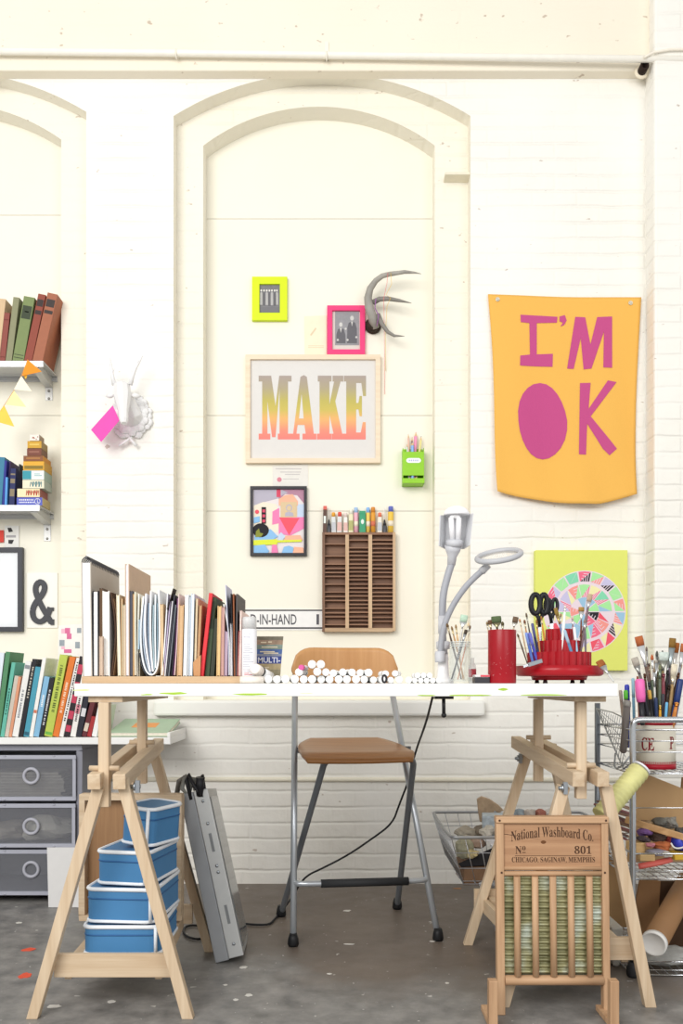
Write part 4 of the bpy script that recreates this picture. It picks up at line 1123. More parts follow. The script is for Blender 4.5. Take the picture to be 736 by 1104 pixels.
# drawer contents that show through
s = MB(); z = PZ(863, Yd) + .008
for k in range(9):
    w_ = R.uniform(-.02, .02); s.box(-1.58 + w_, PX(68, 3.95) + w_, 3.91 + R.uniform(0, .02), 4.15, z, z + .011); z += .0125
solo('paper_stack', s, M('#a9a39a', .8, var=.2), 'stack of grey papers inside the topmost drawer', 'papers')
def crumple(c, rx, ry, rz, seed, n=18, amp=.22):
    mb = MB(); mb.ball((0, 0, 0), 1, n)
    rr = random.Random(seed)
    ph = [(V((rr.uniform(-3, 3), rr.uniform(-3, 3), rr.uniform(-3, 3))), rr.uniform(0, 6)) for _ in range(7)]
    mb.v = [V(c) + V((p.x * rx, p.y * ry, p.z * rz)) * (1 + amp * sum(math.sin(p.dot(k) * 1.6 + o) for k, o in ph) / 3) for p in mb.v]
    zmin = c[2] - rz
    mb.v = [V((p.x, p.y, max(p.z, zmin))) for p in mb.v]
    mb.s = [False] * len(mb.s)
    return mb
solo('crumpled_cloth', crumple((PX(50, 3.98), 3.99, PZ(912, Yd) + .058), .12, .09, .055, 3), M('#cfcac0', .85), 'crumpled pale cloth inside the middle drawer', 'cloth')
solo('crumpled_cloth', crumple((PX(5, 3.98), 3.99, PZ(912, Yd) + .05), .09, .09, .045, 8), M('#a79e92', .85), 'crumpled brown grey cloth left of the pale one in the middle drawer', 'cloth')
s = MB(); s.hexa([P(28, 866, 3.9), P(66, 866, 3.9), P(66, 866, 4.05), P(28, 866, 4.05), P(62, 861.5, 3.9), P(66, 861, 3.9), P(66, 861, 4.05), P(62, 861.5, 4.05)])
# white panel leaning on the drawers
Yw_ = 3.80
wp_ = MB()
q0 = [(PX(53, Yw_), 3.79, .001), (PX(86, Yw_), 3.79, .001), (PX(86, Yw_), 3.798, .001), (PX(53, Yw_), 3.798, .001)]
zt_ = PZ(914, 3.84)
q1 = [(PX(50.5, 3.845), 3.845, zt_), (PX(86, 3.845), 3.845, zt_), (PX(86, 3.845), 3.853, zt_), (PX(50.5, 3.845), 3.853, zt_)]
wp_.hexa(q0 + q1)
solo('white_board', wp_, M('#dad9d8', .55, var=.03), 'blank off-white panel leaning against the lowest drawer', 'panel', None, .001)
# ================================================================ TABLE AND TRESTLES
TZ = .966
t = thing('work_table', 'long white table board with green paint smears on its front edge', 'table', (.01, 2.92, TZ - .037))
tx0, tx1 = PX(80, 2.55), PX(666, 2.55)
part('board', MB().box(tx0, tx1, 2.55, 3.30, TZ - .037, TZ), M('#f2f2ef', .4, var=.015), t, .002)
for k, (x, y, w_, h_, m) in enumerate(((88, 744, 20, 2.5, 1), (187, 747.5, 30, 3.6, 0), (158, 749, 14, 2, 0), (271, 748.6, 40, 2.6, 0), (542, 743.2, 12, 3, 0), (508, 749.6, 48, 2.4, 0), (586, 749.4, 52, 2, 0), (330, 747.5, 16, .8, 1), (460, 749.6, 22, 1.6, 0))):
    n = 12
    pts = [(x + w_ / 2 * math.cos(2 * math.pi * i / n) * R.uniform(.85, 1.1), y + h_ / 2 * math.sin(2 * math.pi * i / n) * R.uniform(.5, 1.1)) for i in range(n)]
    pts = [(a, min(b, 750.6)) for a, b in pts]
    part('paint_smear', MB().ppx(pts, 2.5496, .0004), M('#a5c93f' if m == 0 else '#d3e3a0', .5), t)

def trestle(label, yF, yR, xbF, xbR, ztF, ztR, legs, posts, rail, feetbar, zbar, sx):
    """adjustable pine A-frame trestle seen along its length; legs: (x_foot, x_top, z_top, y)"""
    t = thing('trestle', label, 'trestle', ((xbF + xbR) / 2, (yF + yR) / 2, 0))
    for xf, xt, zt_, y in legs:
        m = MB(); m.bar((xf, y, 0), (xt, y, zt_), .034, .032, V((1, 0, 0)))
        for i in range(4): m.v[i].z = 0
        part('leg', m, PINE, t, .002)
    for s_ in (-1, 1):
        m = MB(); m.bar((xbF + s_ * .036, yF - .045, ztF - .022), (xbR + s_ * .036, yR + .10, ztR - .022), .036, .044, V((1, 0, 0)))
        part('beam', m, PINEY, t, .002)
    for x, y, z0, zp in posts:
        part('post', MB().box(x - .0155, x + .0155, y - .015, y + .015, z0, TZ - .037 - .018), PINE, t, .002)
        part('peg', MB().tube([(x - .043, y - .004, zp), (x + .043, y - .004, zp)], .008, 10), PINEX, t)
    x0, x1, y0, y1 = rail
    part('top_rail', MB().box(x0, x1, y0, y1, TZ - .037 - .0175, TZ - .0372), PINEY, t, .0015)
    for y, a, b_ in feetbar:
        part('crossbar', MB().box(a, b_, y, y + .019, zbar, zbar + .068), PINEX, t, .0015)
    (yA, aA, bA), (yB, aB, bB) = feetbar
    for p, q in (((aA + .035, yA + .02, zbar + .013), (aB + .035, yB - .001, zbar + .013)), ((bA - .04, yA + .02, zbar + .013), (bB - .04, yB - .001, zbar + .013))):
        part('side_rail', MB().bar(p, q, .02, .05), PINEY, t, .0015)
    sh2 = MB(); sh2.hexa([(aA + .048, yA + .02, zbar + .034), (bA - .054, yA + .02, zbar + .034), (bB - .054, yB - .002, zbar + .034), (aB + .048, yB - .002, zbar + .034),
                          (aA + .048, yA + .02, zbar + .044), (bA - .054, yA + .02, zbar + .044), (bB - .054, yB - .002, zbar + .044), (aB + .048, yB - .002, zbar + .044)])
    part('lower_shelf', sh2, PINEX, t)
    for x, y, z in sx:
        wn = MB(); wn.lathe([(.006, 0), (.006, .028)], 10, (x, y, z), (1, 0, 0)); wn.lathe([(.012, .008), (.012, .014)], 12, (x, y, z), (1, 0, 0))
        wn.box(x + .014, x + .026, y - .006, y + .006, z - .018, z + .018)
        part('wing_nut', wn, STEEL, t)
    return t
trestle('pine trestle under the left end of the table, blue cases on its shelf', 2.55, 3.18, -.668, -.715, .708, .762,
        [(PX(36, 2.55), PX(107, 2.55), .665, 2.55), (PX(203, 2.55), PX(132, 2.55), .690, 2.55), (PX(226, 3.18), PX(165, 3.18), .73, 3.18), (PX(98, 3.18), PX(148, 3.18), .73, 3.18)],
        [(-.689, 2.565, .608, .720), (-.689, 3.05, .62, .763)], (PX(94, 2.56), PX(131, 2.56), 2.57, 3.25),
        [(2.572, PX(58, 2.572), PX(184, 2.572)), (3.14, PX(108, 3.14), PX(207, 3.14))], .108, [(PX(141, 2.55), 2.55, PZ(848, 2.55))])
trestle('pine trestle under the right end of the table behind the washboard', 2.64, 3.26, .735, .700, .705, .765,
        [(.484, .665, .66, 2.64), (.922, .79, .66, 2.64), (PX(504, 3.26), PX(571, 3.26), .74, 3.26), (PX(640, 3.26), PX(594, 3.26), .74, 3.26)],
        [(PX(625.5, 2.655), 2.655, .62, .720), (PX(580, 3.12), 3.12, .62, .775)], (PX(616, 2.66), PX(650, 2.66), 2.63, 3.29),
        [(2.662, .545, .902), (3.282, .495, .90)], .13, [(.638, 3.243, .69), (PX(602, 2.62), 2.622, .655)])

# ---- blue cases
def case(label, x0, x1, yb, yt, Yf, depth, rotz, zb, tilt=0, rnd=.03, handle='front'):
    k = Yf / F
    w_ = (x1 - x0) * k; h = (yb - yt) * k
    xc = PX((x0 + x1) / 2, Yf)
    t = thing('blue_case', label, 'case', (xc, Yf, zb), (0, rad(tilt), rad(rotz)), 'stack of blue cases')
    blue = M('#4880b0', .5, 0, .06, 12); trim = M('#e9edf2', .5)
    def rr(hw, y0, y1, r, n=5):
        out = []
        for cx_, cy_, a0 in ((hw - r, y0 + r, -90), (hw - r, y1 - r, 0), (-hw + r, y1 - r, 90), (-hw + r, y0 + r, 180)):
            out += [(cx_ + r * math.cos(rad(a0 + 90 * i / n)), cy_ + r * math.sin(rad(a0 + 90 * i / n))) for i in range(n + 1)]
        return out
    o = rr(w_ / 2, 0, depth, rnd)
    hl = h * .30
    part('base', MB().prism(o, (0, 0, .003), (1, 0, 0), (0, 1, 0), (0, 0, 1), h - hl - .006), blue, t, 0, True)
    part('lid', MB().prism(o, (0, 0, h - hl), (1, 0, 0), (0, 1, 0), (0, 0, 1), hl - .003), blue, t, 0, True)
    def loop(z, r): 
        pts = [V((x, y, z)) for x, y in o]
        return MB().tube(pts + pts[:2], r, 6, cap=False)
    for z, r in ((.005, .0055), (h - hl - .002, .0026), (h - .005, .0065)):
        part('white_trim' if r > .003 else 'lid_seam', loop(z, r), trim if r > .003 else M('#2d5f92', .5), t, 0, True)
    hb = MB()
    hb.tube([(w_ / 2 - .012, -.001, .004), (w_ / 2 - .012, -.001, h - .004)], .0055, 6)
    part('white_trim', hb, trim, t, 0, True)
    cl_ = MB(); cl_.box(-w_ / 2 - .006, -w_ / 2 + .004, depth * .30, depth * .30 + .03, h - hl - .018, h - hl + .014); cl_.torus((-w_ / 2 - .009, depth * .3 + .015, h - hl - .006), (1, 0, 0), .012, .003, 16, 6)
    part('clasp', cl_, CHROME, t, 0, True)
    return t, h
z = .108 + .0445 + .001
for a in (('largest blue case with white trim at the bottom of the stack', 89, 172, 1028.5, 996, 2.63, .30, 0), ('blue case second from the bottom of the stack', 91, 167, 995, 957, 2.64, .29, -5),
          ('blue case third from the bottom of the stack', 101, 162, 954, 917, 2.66, .25, -11), ('smallest blue case tilted on top of the stack', 124, 165, 915, 873, 2.70, .17, -24)):
    yb = 735.5 + (CZ - z) * F / a[5]
    hpx = a[3] - a[4]
    tt, h = case(a[0], a[1], a[2], hpx, 0, a[5], a[6], a[7], z, 4 if 'smallest' in a[0] else 0)
    z += h + .004 + (.006 if 'third' in a[0] else 0)
# ---- wooden frame with brown board behind the cases
t = thing('wood_tray', 'light wooden frame with a brown board back standing behind the blue cases', 'frame', (PX(140, 3.03), 3.03, .1535))
Yt_ = 3.01
fb = MB(); frame_bars(fb, 85, 856.5, 195.5, 990, 6, Yt_, .055)
zsh = min(v.z for v in fb.v); dzz = .1535 - zsh
fb.v = [V((v.x, v.y, max(v.z, .1535) if v.z < .3 else v.z)) for v in fb.v]
fb2 = MB()
a, b_, c_, e_ = PX(85, Yt_), PX(195.5, Yt_), .1535, PZ(856.5, Yt_)
w_ = .02
fb2.box(a, b_, Yt_, Yt_ + .05, e_ - w_, e_); fb2.box(a, b_, Yt_, Yt_ + .05, c_, c_ + w_); fb2.box(a, a + w_, Yt_, Yt_ + .05, c_ + w_, e_ - w_); fb2.box(b_ - w_, b_, Yt_, Yt_ + .05, c_ + w_, e_ - w_)
part('frame', fb2, PINEX, t, .0015)
part('back_panel', MB().box(a + w_, b_ - w_, Yt_ + .038, Yt_ + .048, c_ + w_, e_ - w_), WOOD('#a57e56', '#8a6542', 'Z'), t)
# ---- light box leaning at the trestle
base_c = V((PX(247, 3.04), 3.04, 0))
top_c = V((PX(208, 3.1), 3.1, PZ(857, 3.1)))
axis = (top_c - base_c); L = axis.length; axis.normalize()
dep = V((-.085, 1, 0)); dep = (dep - axis * dep.dot(axis)).normalized()
nrm = axis.cross(dep).normalized()
if nrm.x < 0: nrm = -nrm
t = thing('light_box', 'grey metal light box leaning against the trestle by the stool', 'light box', base_c)
def lbx(a0, a1, d0, d1, n0, n1):
    return [base_c + axis * A + dep * D + nrm * Nn for A, D, Nn in ((a0, d0, n0), (a0, d0, n1), (a0, d1, n1), (a0, d1, n0), (a1, d0, n0), (a1, d0, n1), (a1, d1, n1), (a1, d1, n0))]
low = .0235 + .04
part('housing', MB().hexa(lbx(.0, L, 0, .36, -.048, .0)), M('#8f9194', .4, .3, .05), t, .003)
part('lid_frame', MB().hexa(lbx(.004, L, -.004, .36, .0005, .052)), M('#b4b5b4', .35, .35, .05), t, .003)
part('glass_face', MB().hexa(lbx(.03, L - .03, .025, .335, .0525, .0545)), M('#7d8285', .12, .1, .03), t)
for a0 in (.12, L - .22):
    part('slot', MB().hexa(lbx(a0, a0 + .065, -.0052, -.0046, .022, .032)), M('#77797b', .5, .3), t)
for a0 in (.05, .3, L - .27, L - .12, L - .04):
    s_ = MB(); s_.lathe([(.006, 0), (.005, .003), (.0005, .0035)], 10, base_c + axis * a0 + dep * -.0042 + nrm * .027, -dep)
    part('screw', s_, STEEL, t)
mn = min((base_c + axis * A + nrm * Nn).z for A in (0, .004) for Nn in (-.048, .052))
t.location.z -= mn - .001
# cables thrown over its top
t = thing('cable_bundle', 'grey and black cables bundled over the top of the light box', 'cables', P(200, 858, 3.15))
part('grey_cable', MB().tube([P(190, 860, 3.15), P(193, 842, 3.14), P(200, 837, 3.13), P(206, 846, 3.12), P(203, 858, 3.11), P(196, 850, 3.1), P(199, 838, 3.12), P(209, 840, 3.12), P(211, 852, 3.11)], .009, 8), M('#7f7f7a', .6), t)
part('black_cable', MB().tube([P(206, 862, 3.10), P(201, 842, 3.1), P(203, 835, 3.1), P(210, 848, 3.09), P(217, 858, 3.09), P(215, 840, 3.09), P(218, 836, 3.1), P(220, 850, 3.11), P(219, 862, 3.12)], .007, 8), M('#232326', .5), t)
part('plug', MB().tube([P(215, 858, 3.1), P(216, 838, 3.09)], [.012, .016], 10), M('#1d1d20', .5), t)
# ---- cords
t = thing('power_cord', 'thin black cord running from under the table behind the stool to the light box', 'cord', (PX(300, 3.4), 3.4, 0))
def FL(x, y, h=.006):
    Y = F * (CZ - h) / (y - CY); return V((PX(x, Y), Y, h))
pts = [P(466, 752, 3.2), P(459, 780, 3.45), P(447, 812, 3.75), P(441, 840, 3.85), P(430, 868, 3.9), P(423, 888, 3.92), P(400, 905, 3.93), P(375, 922, 3.9), P(348, 936, 3.85), P(330, 944, 3.8), P(320, 958, 3.83), FL(309, 976), FL(296, 991), FL(290, 997), FL(275, 997), FL(264, 996)]
sp = smooth([tuple(p) for p in pts], 0)
def smooth3(pts, it=2):
    for _ in range(it):
        n = [pts[0]]
        for p, q in zip(pts, pts[1:]): n += [p.lerp(q, .25), p.lerp(q, .75)]
        pts = n + [pts[-1]]
    return pts
part('cord', MB().tube(smooth3(pts), .0045, 7), M('#262628', .5), t)
t = thing('power_cord', 'loop of black cord on the floor behind the left trestle leg', 'cord', FL(205, 1000))
part('cord', MB().tube(smooth3([FL(264, 996), FL(240, 995), FL(225, 999), FL(205, 997), FL(197, 1001), FL(199, 1009), FL(212, 1013), FL(222, 1011)]), .0045, 7), M('#262628', .5), t)
t = thing('table_clamp', 'black clamp rod hanging under the table front below the lamp', 'clamp', P(478, 772, 2.6))
c = MB(); c.tube([P(478, 751.5, 2.6), P(478.3, 771, 2.6)], .0055, 10); c.box(PX(468, 2.6), PX(488, 2.6), 2.58, 2.62, PZ(753.6, 2.6), TZ - .0372)
part('clamp_rod', c, M('#2c2b2d', .4, .4), t); part('clamp_tip', MB().ball(P(478.3, 771, 2.6), .008, 10), M('#1f1f21', .5), t)

# ================================================================ STOOL
t = thing('bar_stool', 'folding stool with plywood seat and grey steel tube legs behind the table', 'stool', (.05, 3.45, 0))
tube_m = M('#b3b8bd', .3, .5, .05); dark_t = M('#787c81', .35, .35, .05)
ang = rad(9); U_ = V((math.cos(ang), math.sin(ang), 0)); W_ = V((-math.sin(ang), math.cos(ang), 0))
fl_, fr2 = V((PX(316, 3.24), 3.24, .012)), V((PX(472, 3.31), 3.31, .012))
rl_, rr_ = V((PX(303, 3.65), 3.65, .012)), V((PX(428, 3.77), 3.77, .012))
bl_, br_ = V((PX(318, 3.60), 3.60, 1.0)), V((PX(419, 3.67), 3.67, 1.0))
def on(p, q, z): return p.lerp(q, (z - p.z) / (q.z - p.z))
part('leg', MB().tube([fl_, on(fl_, bl_, .5), bl_], .0125, 12), tube_m, t)
part('leg', MB().tube([fr2, on(fr2, br_, .5), br_], .0125, 12), tube_m, t)
sc0 = V((PX(397, 3.29), 3.29, .70))
sl_, sr_ = sc0 - U_ * .165, sc0 + U_ * .165
sl_ = V((PX(350, 3.31), 3.31, .672)); sr_ = V((PX(446, 3.36), 3.36, .672))
for foot, top, dx in ((rl_, sl_, .05), (rr_, sr_, -.05)):
    inn = top + U_ * dx + V((0, 0, .008))
    part('leg', MB().tube(smooth3([foot, foot.lerp(top, .6), foot.lerp(top, .93), top + V((0, 0, .004)), inn], 2), .0125, 12), dark_t, t)
part('seat_rail', MB().tube([sl_ + U_ * .04 + V((0, 0, .008)), sr_ - U_ * .04 + V((0, 0, .008))], .0115, 10), dark_t, t)
for foot in (fl_, fr2, rl_, rr_):
    part('rubber_foot', MB().lathe([(.018, -.0115), (.021, -.004), (.019, .016), (.014, .034)], 14, foot), BLACK, t)
zf = .215
fa, fb_ = on(fl_, bl_, zf), on(fr2, br_, zf)
part('footrest', MB().tube(smooth3([fa, fa + U_ * .03 - W_ * .028, fb_ - U_ * .03 - W_ * .028, fb_], 2), .011, 10), tube_m, t)
ga, gb = fa + U_ * .10 - W_ * .027, fb_ - U_ * .08 - W_ * .027
part('footrest_grip', MB().tube([ga, gb], .0155, 12), M('#2a2b2d', .7), t)
za = .70
for pa, pb_ in ((on(fl_, bl_, .70), sl_), (on(fr2, br_, .70), sr_)):
    part('seat_bracket', MB().bar(pa, pb_.lerp(pa, .1) + V((0, .12, .03)), .006, .022), dark_t, t)
# seat: moulded plywood with a waterfall front
def seat_pt(s_, tt):
    hw = .215 * (1 - .04 * tt) if tt < .45 else .211 * (1 - .34 * ((tt - .45) / .55) ** 2.4)
    hw = max(hw, .06)
    c = V((PX(389, 3.27), 3.245, 0)) + W_ * (tt * .39)
    z_ = .706 + .036 * tt - .010 * math.sin(math.pi * tt) + .004 * s_ * s_ * (1 - tt)
    if tt < .22: z_ -= .026 * (1 - tt / .22) ** 1.9
    cr = (1 - tt / .12) * .03 if tt < .12 else 0
    return c + U_ * (s_ * (hw - cr * .6)) + V((0, 0, z_))
st = MB(); NS, NT = 16, 22
st.add([seat_pt(-1 + 2 * i / NS, j / NT) for j in range(NT + 1) for i in range(NS + 1)], [(j * (NS + 1) + i, j * (NS + 1) + i + 1, (j + 1) * (NS + 1) + i + 1, (j + 1) * (NS + 1) + i) for j in range(NT) for i in range(NS)], 0, True)
seatw = WOOD('#b9834f', '#9c693c', 'X', .4, .7)
o = part('seat', st, seatw, t); sd = o.modifiers.new('Solidify', 'SOLIDIFY'); sd.thickness = .013; sd.offset = -1
# backrest: curved ply with round upper corners
bk = MB(); NS, NT = 24, 8
cB = V((PX(372, 3.62), 3.622, 0))
def back_pt(s_, v):
    hw = .220
    zlo, zhi = .965, PZ(698, 3.62)
    r_ = .085
    x = s_ * hw
    top = zhi
    if abs(x) > hw - r_: top = zhi - r_ + math.sqrt(max(0, r_ * r_ - (abs(x) - hw + r_) ** 2))
    bot = zlo
    if abs(x) > hw - .05: bot = zlo + .05 - math.sqrt(max(0, .0025 - (abs(x) - hw + .05) ** 2))
    return cB + U_ * x + W_ * (.04 - .9 * x * x) + V((0, 0, bot + (top - bot) * v))
bk.add([back_pt(-1 + 2 * i / NS, j / NT) for j in range(NT + 1) for i in range(NS + 1)], [(j * (NS + 1) + i, j * (NS + 1) + i + 1, (j + 1) * (NS + 1) + i + 1, (j + 1) * (NS + 1) + i) for j in range(NT) for i in range(NS)], 0, True)
o = part('backrest', bk, WOOD('#cf9d68', '#bd8852', 'Z', .4, .6), t); sd = o.modifiers.new('Solidify', 'SOLIDIFY'); sd.thickness = .012; sd.offset = 0

# ================================================================ THINGS ON THE TABLE
Yn = 2.66
ZN = TZ + .022
t = thing('wooden_board', 'flat tan wooden board on the table under the row of notebooks', 'board', (PX(175, 2.7), 2.8, TZ))
part('board', MB().box(PX(89, 2.64), PX(260, 2.64), 2.63, 2.95, TZ + .0005, ZN - .0005), WOOD('#cdb08c', '#b39470', 'X'), t, .001)
g = 'notebooks and papers standing in a row on the tan board'
# tall spiral pad
t = thing('sketch_pad', 'tall white spiral sketch pad at the left end of the notebook row', 'sketch pad', (PX(95, Yn), Yn, ZN), (0, rad(-.8), 0), g)
H_ = PZ(606, Yn) - ZN
part('cover', MB().box(-.0165, -.0135, 0, .34, 0, H_).box(.0095, .0125, 0, .34, 0, H_), M('#bdb6ac', .6), t, 0, True)
part('pages', MB().box(-.0133, .0093, .002, .338, .001, H_ - .002), M('#f0f0f2', .8, var=.05, sc=90), t, 0, True)
sp_ = MB()
for k in range(20):
    y = .012 + k * .0168
    sp_.torus((-.002, y, H_ + .001), (0, 1, 0), .0155, .0022, 12, 5)
sp_.tube([(-.002, .004, H_ + .016), (-.002, .336, H_ + .016)], .004, 6)
part('spiral_binding', sp_, M('#4b4a4c', .35, .6), t, 0, True)
def nb(label, x0b, x1b, x0t, x1t, ytop, col, pages='#eeeae0', name='notebook', style='fore', depth=.22, y=0.0):
    return book(label, x0b, x1b, x0t, x1t, ytop, Yn + y, ZN, depth, col, pages, g, name.replace('_', ' '), style, name=name)
nb('black and white hardbound notebook next to the spiral sketch pad', 100, 106.5, 99.5, 106.5, 637, '#24242a', '#f2f1ee')
nb('dark brown notebook standing deeper in the row behind the small beige pad', 107, 110.5, 107, 110.5, 634, '#5a4636', '#6b543f', depth=.2)
nb('small beige pad low in the row beside the dark brown notebook', 106.8, 110.6, 106.8, 110.6, 686, '#c6ad98', '#cdb7a2', y=-.02, depth=.015)
nb('thick white sketchbook beside the small beige pad', 111, 118.5, 110.6, 117.5, 637, '#f1efea', '#f4f2ee')
def sheets(label, name, specs, cat=None):
    """bent sheets: each spec is (points in px, thickness m, y offset, depth, colour, part name)"""
    x, y = specs[0][0][0]
    t = thing(name, label, cat or name.replace('_', ' '), (PX(x, Yn), Yn, ZN), None, g)
    for pts, th, yo, dp, c, pn in specs:
        pp = smooth([(PX(a, Yn), max(PZ(b_, Yn), ZN + .0004)) for a, b_ in pts], 2)
        part(pn, MB().ribbon(pp, th, Yn + yo, Yn + yo + dp), M(c, .75, var=.04), t)
    return t
sheets('dark brown bowed book cover in the notebook row', 'book_cover', [([(120, 728), (123.8, 700), (124.6, 680), (123, 660), (119.3, 638.5)], .004, 0, .2, '#4a3424', 'cover'), ([(121.5, 728), (125.4, 700), (126.2, 680), (124.8, 662), (121.5, 645)], .002, .005, .19, '#8a6a4e', 'lining')])
nb('cream folder beside the bowed brown cover', 127, 130.3, 124.5, 129.5, 641, '#e6dcc2', '#efe8d6', name='folder')
nb('tan folder standing beside the cream one', 130.6, 132.4, 130.2, 132.2, 645, '#c9a980', '#ddc6a2', name='folder')
nb('thin mint green folder with a peach sheet', 132.8, 134.8, 132.6, 134.6, 652, '#d5e2cc', '#e9b99a', name='folder')
book('tall grey board with a tan face rising above the notebook row', 135, 139.6, 134.8, 139.2, 608, Yn, ZN, .30, '#c8ac92', '#e2e2ea', g, 'board', 'fore', name='mounting_board')
nb('charcoal grey notebook beside the tall board', 139.9, 143, 139.6, 142.6, 637, '#4c4c56', '#5a5a64')
nb('tan notebook beside the charcoal one', 143.2, 145, 142.9, 145, 640, '#c19a68', '#d9bd94')
sheets('ragged bundle of cream papers in the notebook row', 'paper_bundle', [([(146, 728), (145.6, 690), (145.4, 638)], .003, 0, .2, '#ece4d0', 'sheet'), ([(147.2, 729), (147, 700), (148.2, 660), (148.6, 640)], .003, .01, .2, '#f2efe4', 'sheet'), ([(148.6, 729.5), (149, 705), (150.2, 672), (151.2, 643)], .0022, .02, .18, '#e8dfc8', 'sheet'), ([(149.6, 700), (150.2, 690), (150.4, 668)], .003, -.004, .06, '#a9c2d2', 'blue_tab')])
sheets('fat folded bundle of white and pale blue leaflets with a rounded fold', 'leaflet_bundle',
       [([(154.5, 643), (151.2, 676), (152, 704), (156, 722), (162, 728.6), (168, 725), (171, 712), (172, 680), (171, 636)], .0042, 0, .21, '#eef0f2', 'outer_leaflet'),
        ([(155.5, 652), (153.6, 680), (155.5, 706), (159.5, 722), (163, 727)], .0035, .004, .2, '#aebccc', 'leaflet'),
        ([(157.5, 640), (155.8, 676), (157.8, 702), (162, 724)], .0045, -.003, .2, '#e9e8ee', 'leaflet'),
        ([(160, 650), (158.8, 680), (160.5, 704), (163.4, 724)], .0036, .006, .2, '#8fa2b6', 'leaflet'),
        ([(162.4, 637), (161.4, 676), (162.6, 704), (164.6, 724)], .0046, .001, .2, '#f2f1f2', 'leaflet'),
        ([(165, 652), (164.2, 684), (165, 708), (166, 722)], .0036, .005, .2, '#9fb4bc', 'leaflet'),
        ([(167.2, 641), (166.8, 680), (167.2, 704), (167.4, 720)], .004, .002, .2, '#dfe6ea', 'leaflet'),
        ([(169, 650), (169.3, 680), (168.9, 712)], .003, .006, .2, '#7f97a4', 'leaflet'), ([(150.4, 704), (153.4, 720), (159, 729)], .0025, -.005, .12, '#3d4046', 'dark_leaflet')])
nb('tan folder right of the rounded leaflet bundle', 173, 176.5, 172, 175.8, 651, '#d2b48c', '#dcc4a0', name='folder')
sheets('sheaf of white, lilac and dark magazines with a black sheet sticking up', 'magazine_sheaf',
       [([(174.5, 728), (177, 700), (180.5, 640)], .003, 0, .2, '#e9e9ec', 'magazine'), ([(176, 728), (179, 695), (183.6, 642)], .003, .003, .2, '#b7a9c2', 'magazine'), ([(177.6, 729), (181, 695), (185.8, 648)], .003, .001, .2, '#d8d6da', 'magazine'),
        ([(179.4, 729), (182.6, 700), (187.4, 641)], .003, .004, .2, '#4a4a52', 'magazine'), ([(181.6, 729), (184.6, 700), (189.2, 652)], .0034, .002, .2, '#70757c', 'magazine'), ([(180.4, 657), (183, 649), (187.2, 634.5)], .002, -.006, .05, '#2c2620', 'black_sheet')])
sheets('black and plum magazines leaning in the notebook row', 'magazine_sheaf', [([(184.8, 728), (187.2, 700), (190.4, 655)], .003, 0, .2, '#2a2630', 'magazine'), ([(186.6, 728), (189, 700), (191.2, 645)], .0028, .004, .2, '#7a4a72', 'magazine'), ([(188, 728), (190.4, 695), (192.6, 640)], .0024, .002, .2, '#e0c8c4', 'magazine')])
nb('tan brown folder between the dark and the white magazines', 190.4, 196, 192.6, 198, 652, '#c9a377', '#d3b189', name='folder')
nb('white folder, widest of the white group in the middle of the row', 197.2, 201, 199.6, 203.2, 641, '#f0f1f0', '#e8ecee', name='folder')
nb('silver grey folder among the white ones', 201.3, 203.4, 203.6, 205.8, 643, '#b8bfc6', '#d5dbe0', name='folder')
nb('pale blue folder among the white ones', 203.7, 207.2, 206, 209.4, 640, '#cfdbe8', '#eef2f6', name='folder')
nb('thin beige folder right of the pale blue one', 208.8, 210.9, 211, 213.4, 645, '#d9c4a2', '#e6d6b8', name='folder')
nb('brown paper folder standing left of the red book', 211.2, 214, 213.8, 218.2, 652, '#b9906a', '#c9a47c', name='folder')
tc_ = MB(); tc_.ppx([(208, 714), (216.5, 706), (215.6, 729), (208.6, 728.5)], Yn - .012, .002)
solo('card_scrap', tc_, M('#c08e62', .7), 'small tan card corner at the foot of the red book', 'card', g)
book('slim red book leaning in the notebook row', 215, 219, 225, 229.3, 639.5, Yn - .003, ZN, .22, '#d8343c', '#e9e2d2', g, 'book', 'spine')
book('dark green book behind the slim red one', 220.5, 225.5, 227.6, 233.4, 644, Yn + .012, ZN, .2, '#44553c', '#e9e2d2', g, 'book', 'spine', band=('#2e3a2a', (.6, .95)))
book('black green book leaning beside the dark green one', 226, 230.5, 231.6, 235.2, 667, Yn + .004, ZN, .2, '#34382c', '#e9e2d2', g, 'book', 'spine')
nb('honey tan board standing upright right of the dark green books', 233, 237, 234.8, 238, 653, '#d8b57e', '#e0c08c', name='mounting_board', style='fore')
nb('dusty pink folder beside the honey tan board', 237.6, 241.2, 238.5, 242, 654, '#b98f88', '#c9a298', name='folder')
nb('mauve folder in the right part of the row', 241.6, 244.8, 242.4, 245.4, 680, '#a58aa2', '#c2aebc', name='folder')
sheets('white card with a lilac sheet sticking out above the mauve folder', 'paper_bundle', [([(246.5, 728), (246, 690), (244.5, 660), (243, 630.5)], .002, 0, .15, '#cfd0e2', 'lilac_sheet'), ([(247.6, 728), (247.4, 690), (243.6, 665), (240.6, 651)], .0026, .004, .18, '#f2f1ea', 'card')])
nb('grey and white magazine stack near the right end of the row', 248.3, 250.6, 248.3, 250.2, 672, '#b7b6bc', '#dedde2', name='magazine')
nb('black notebook sticking up near the right end of the row', 250.8, 251.9, 248, 249.8, 640, '#26262a', '#3a3a3e')
nb('rust brown notebook between black and charcoal ones', 252.1, 253.4, 250.1, 253, 640, '#a2603c', '#b87a58')
nb('charcoal notebook near the right end of the row', 253.6, 255.2, 253.3, 257, 640, '#514d4e', '#6a6668')
nb('dark red notebook low at the right end of the row', 255.4, 257.2, 257.2, 258.6, 680, '#a32430', '#c8a8a0')
nb('pale pink board closing the right end of the row', 257.4, 259.2, 258.8, 260, 658, '#ecd0c8', '#f2e2dc', name='mounting_board')
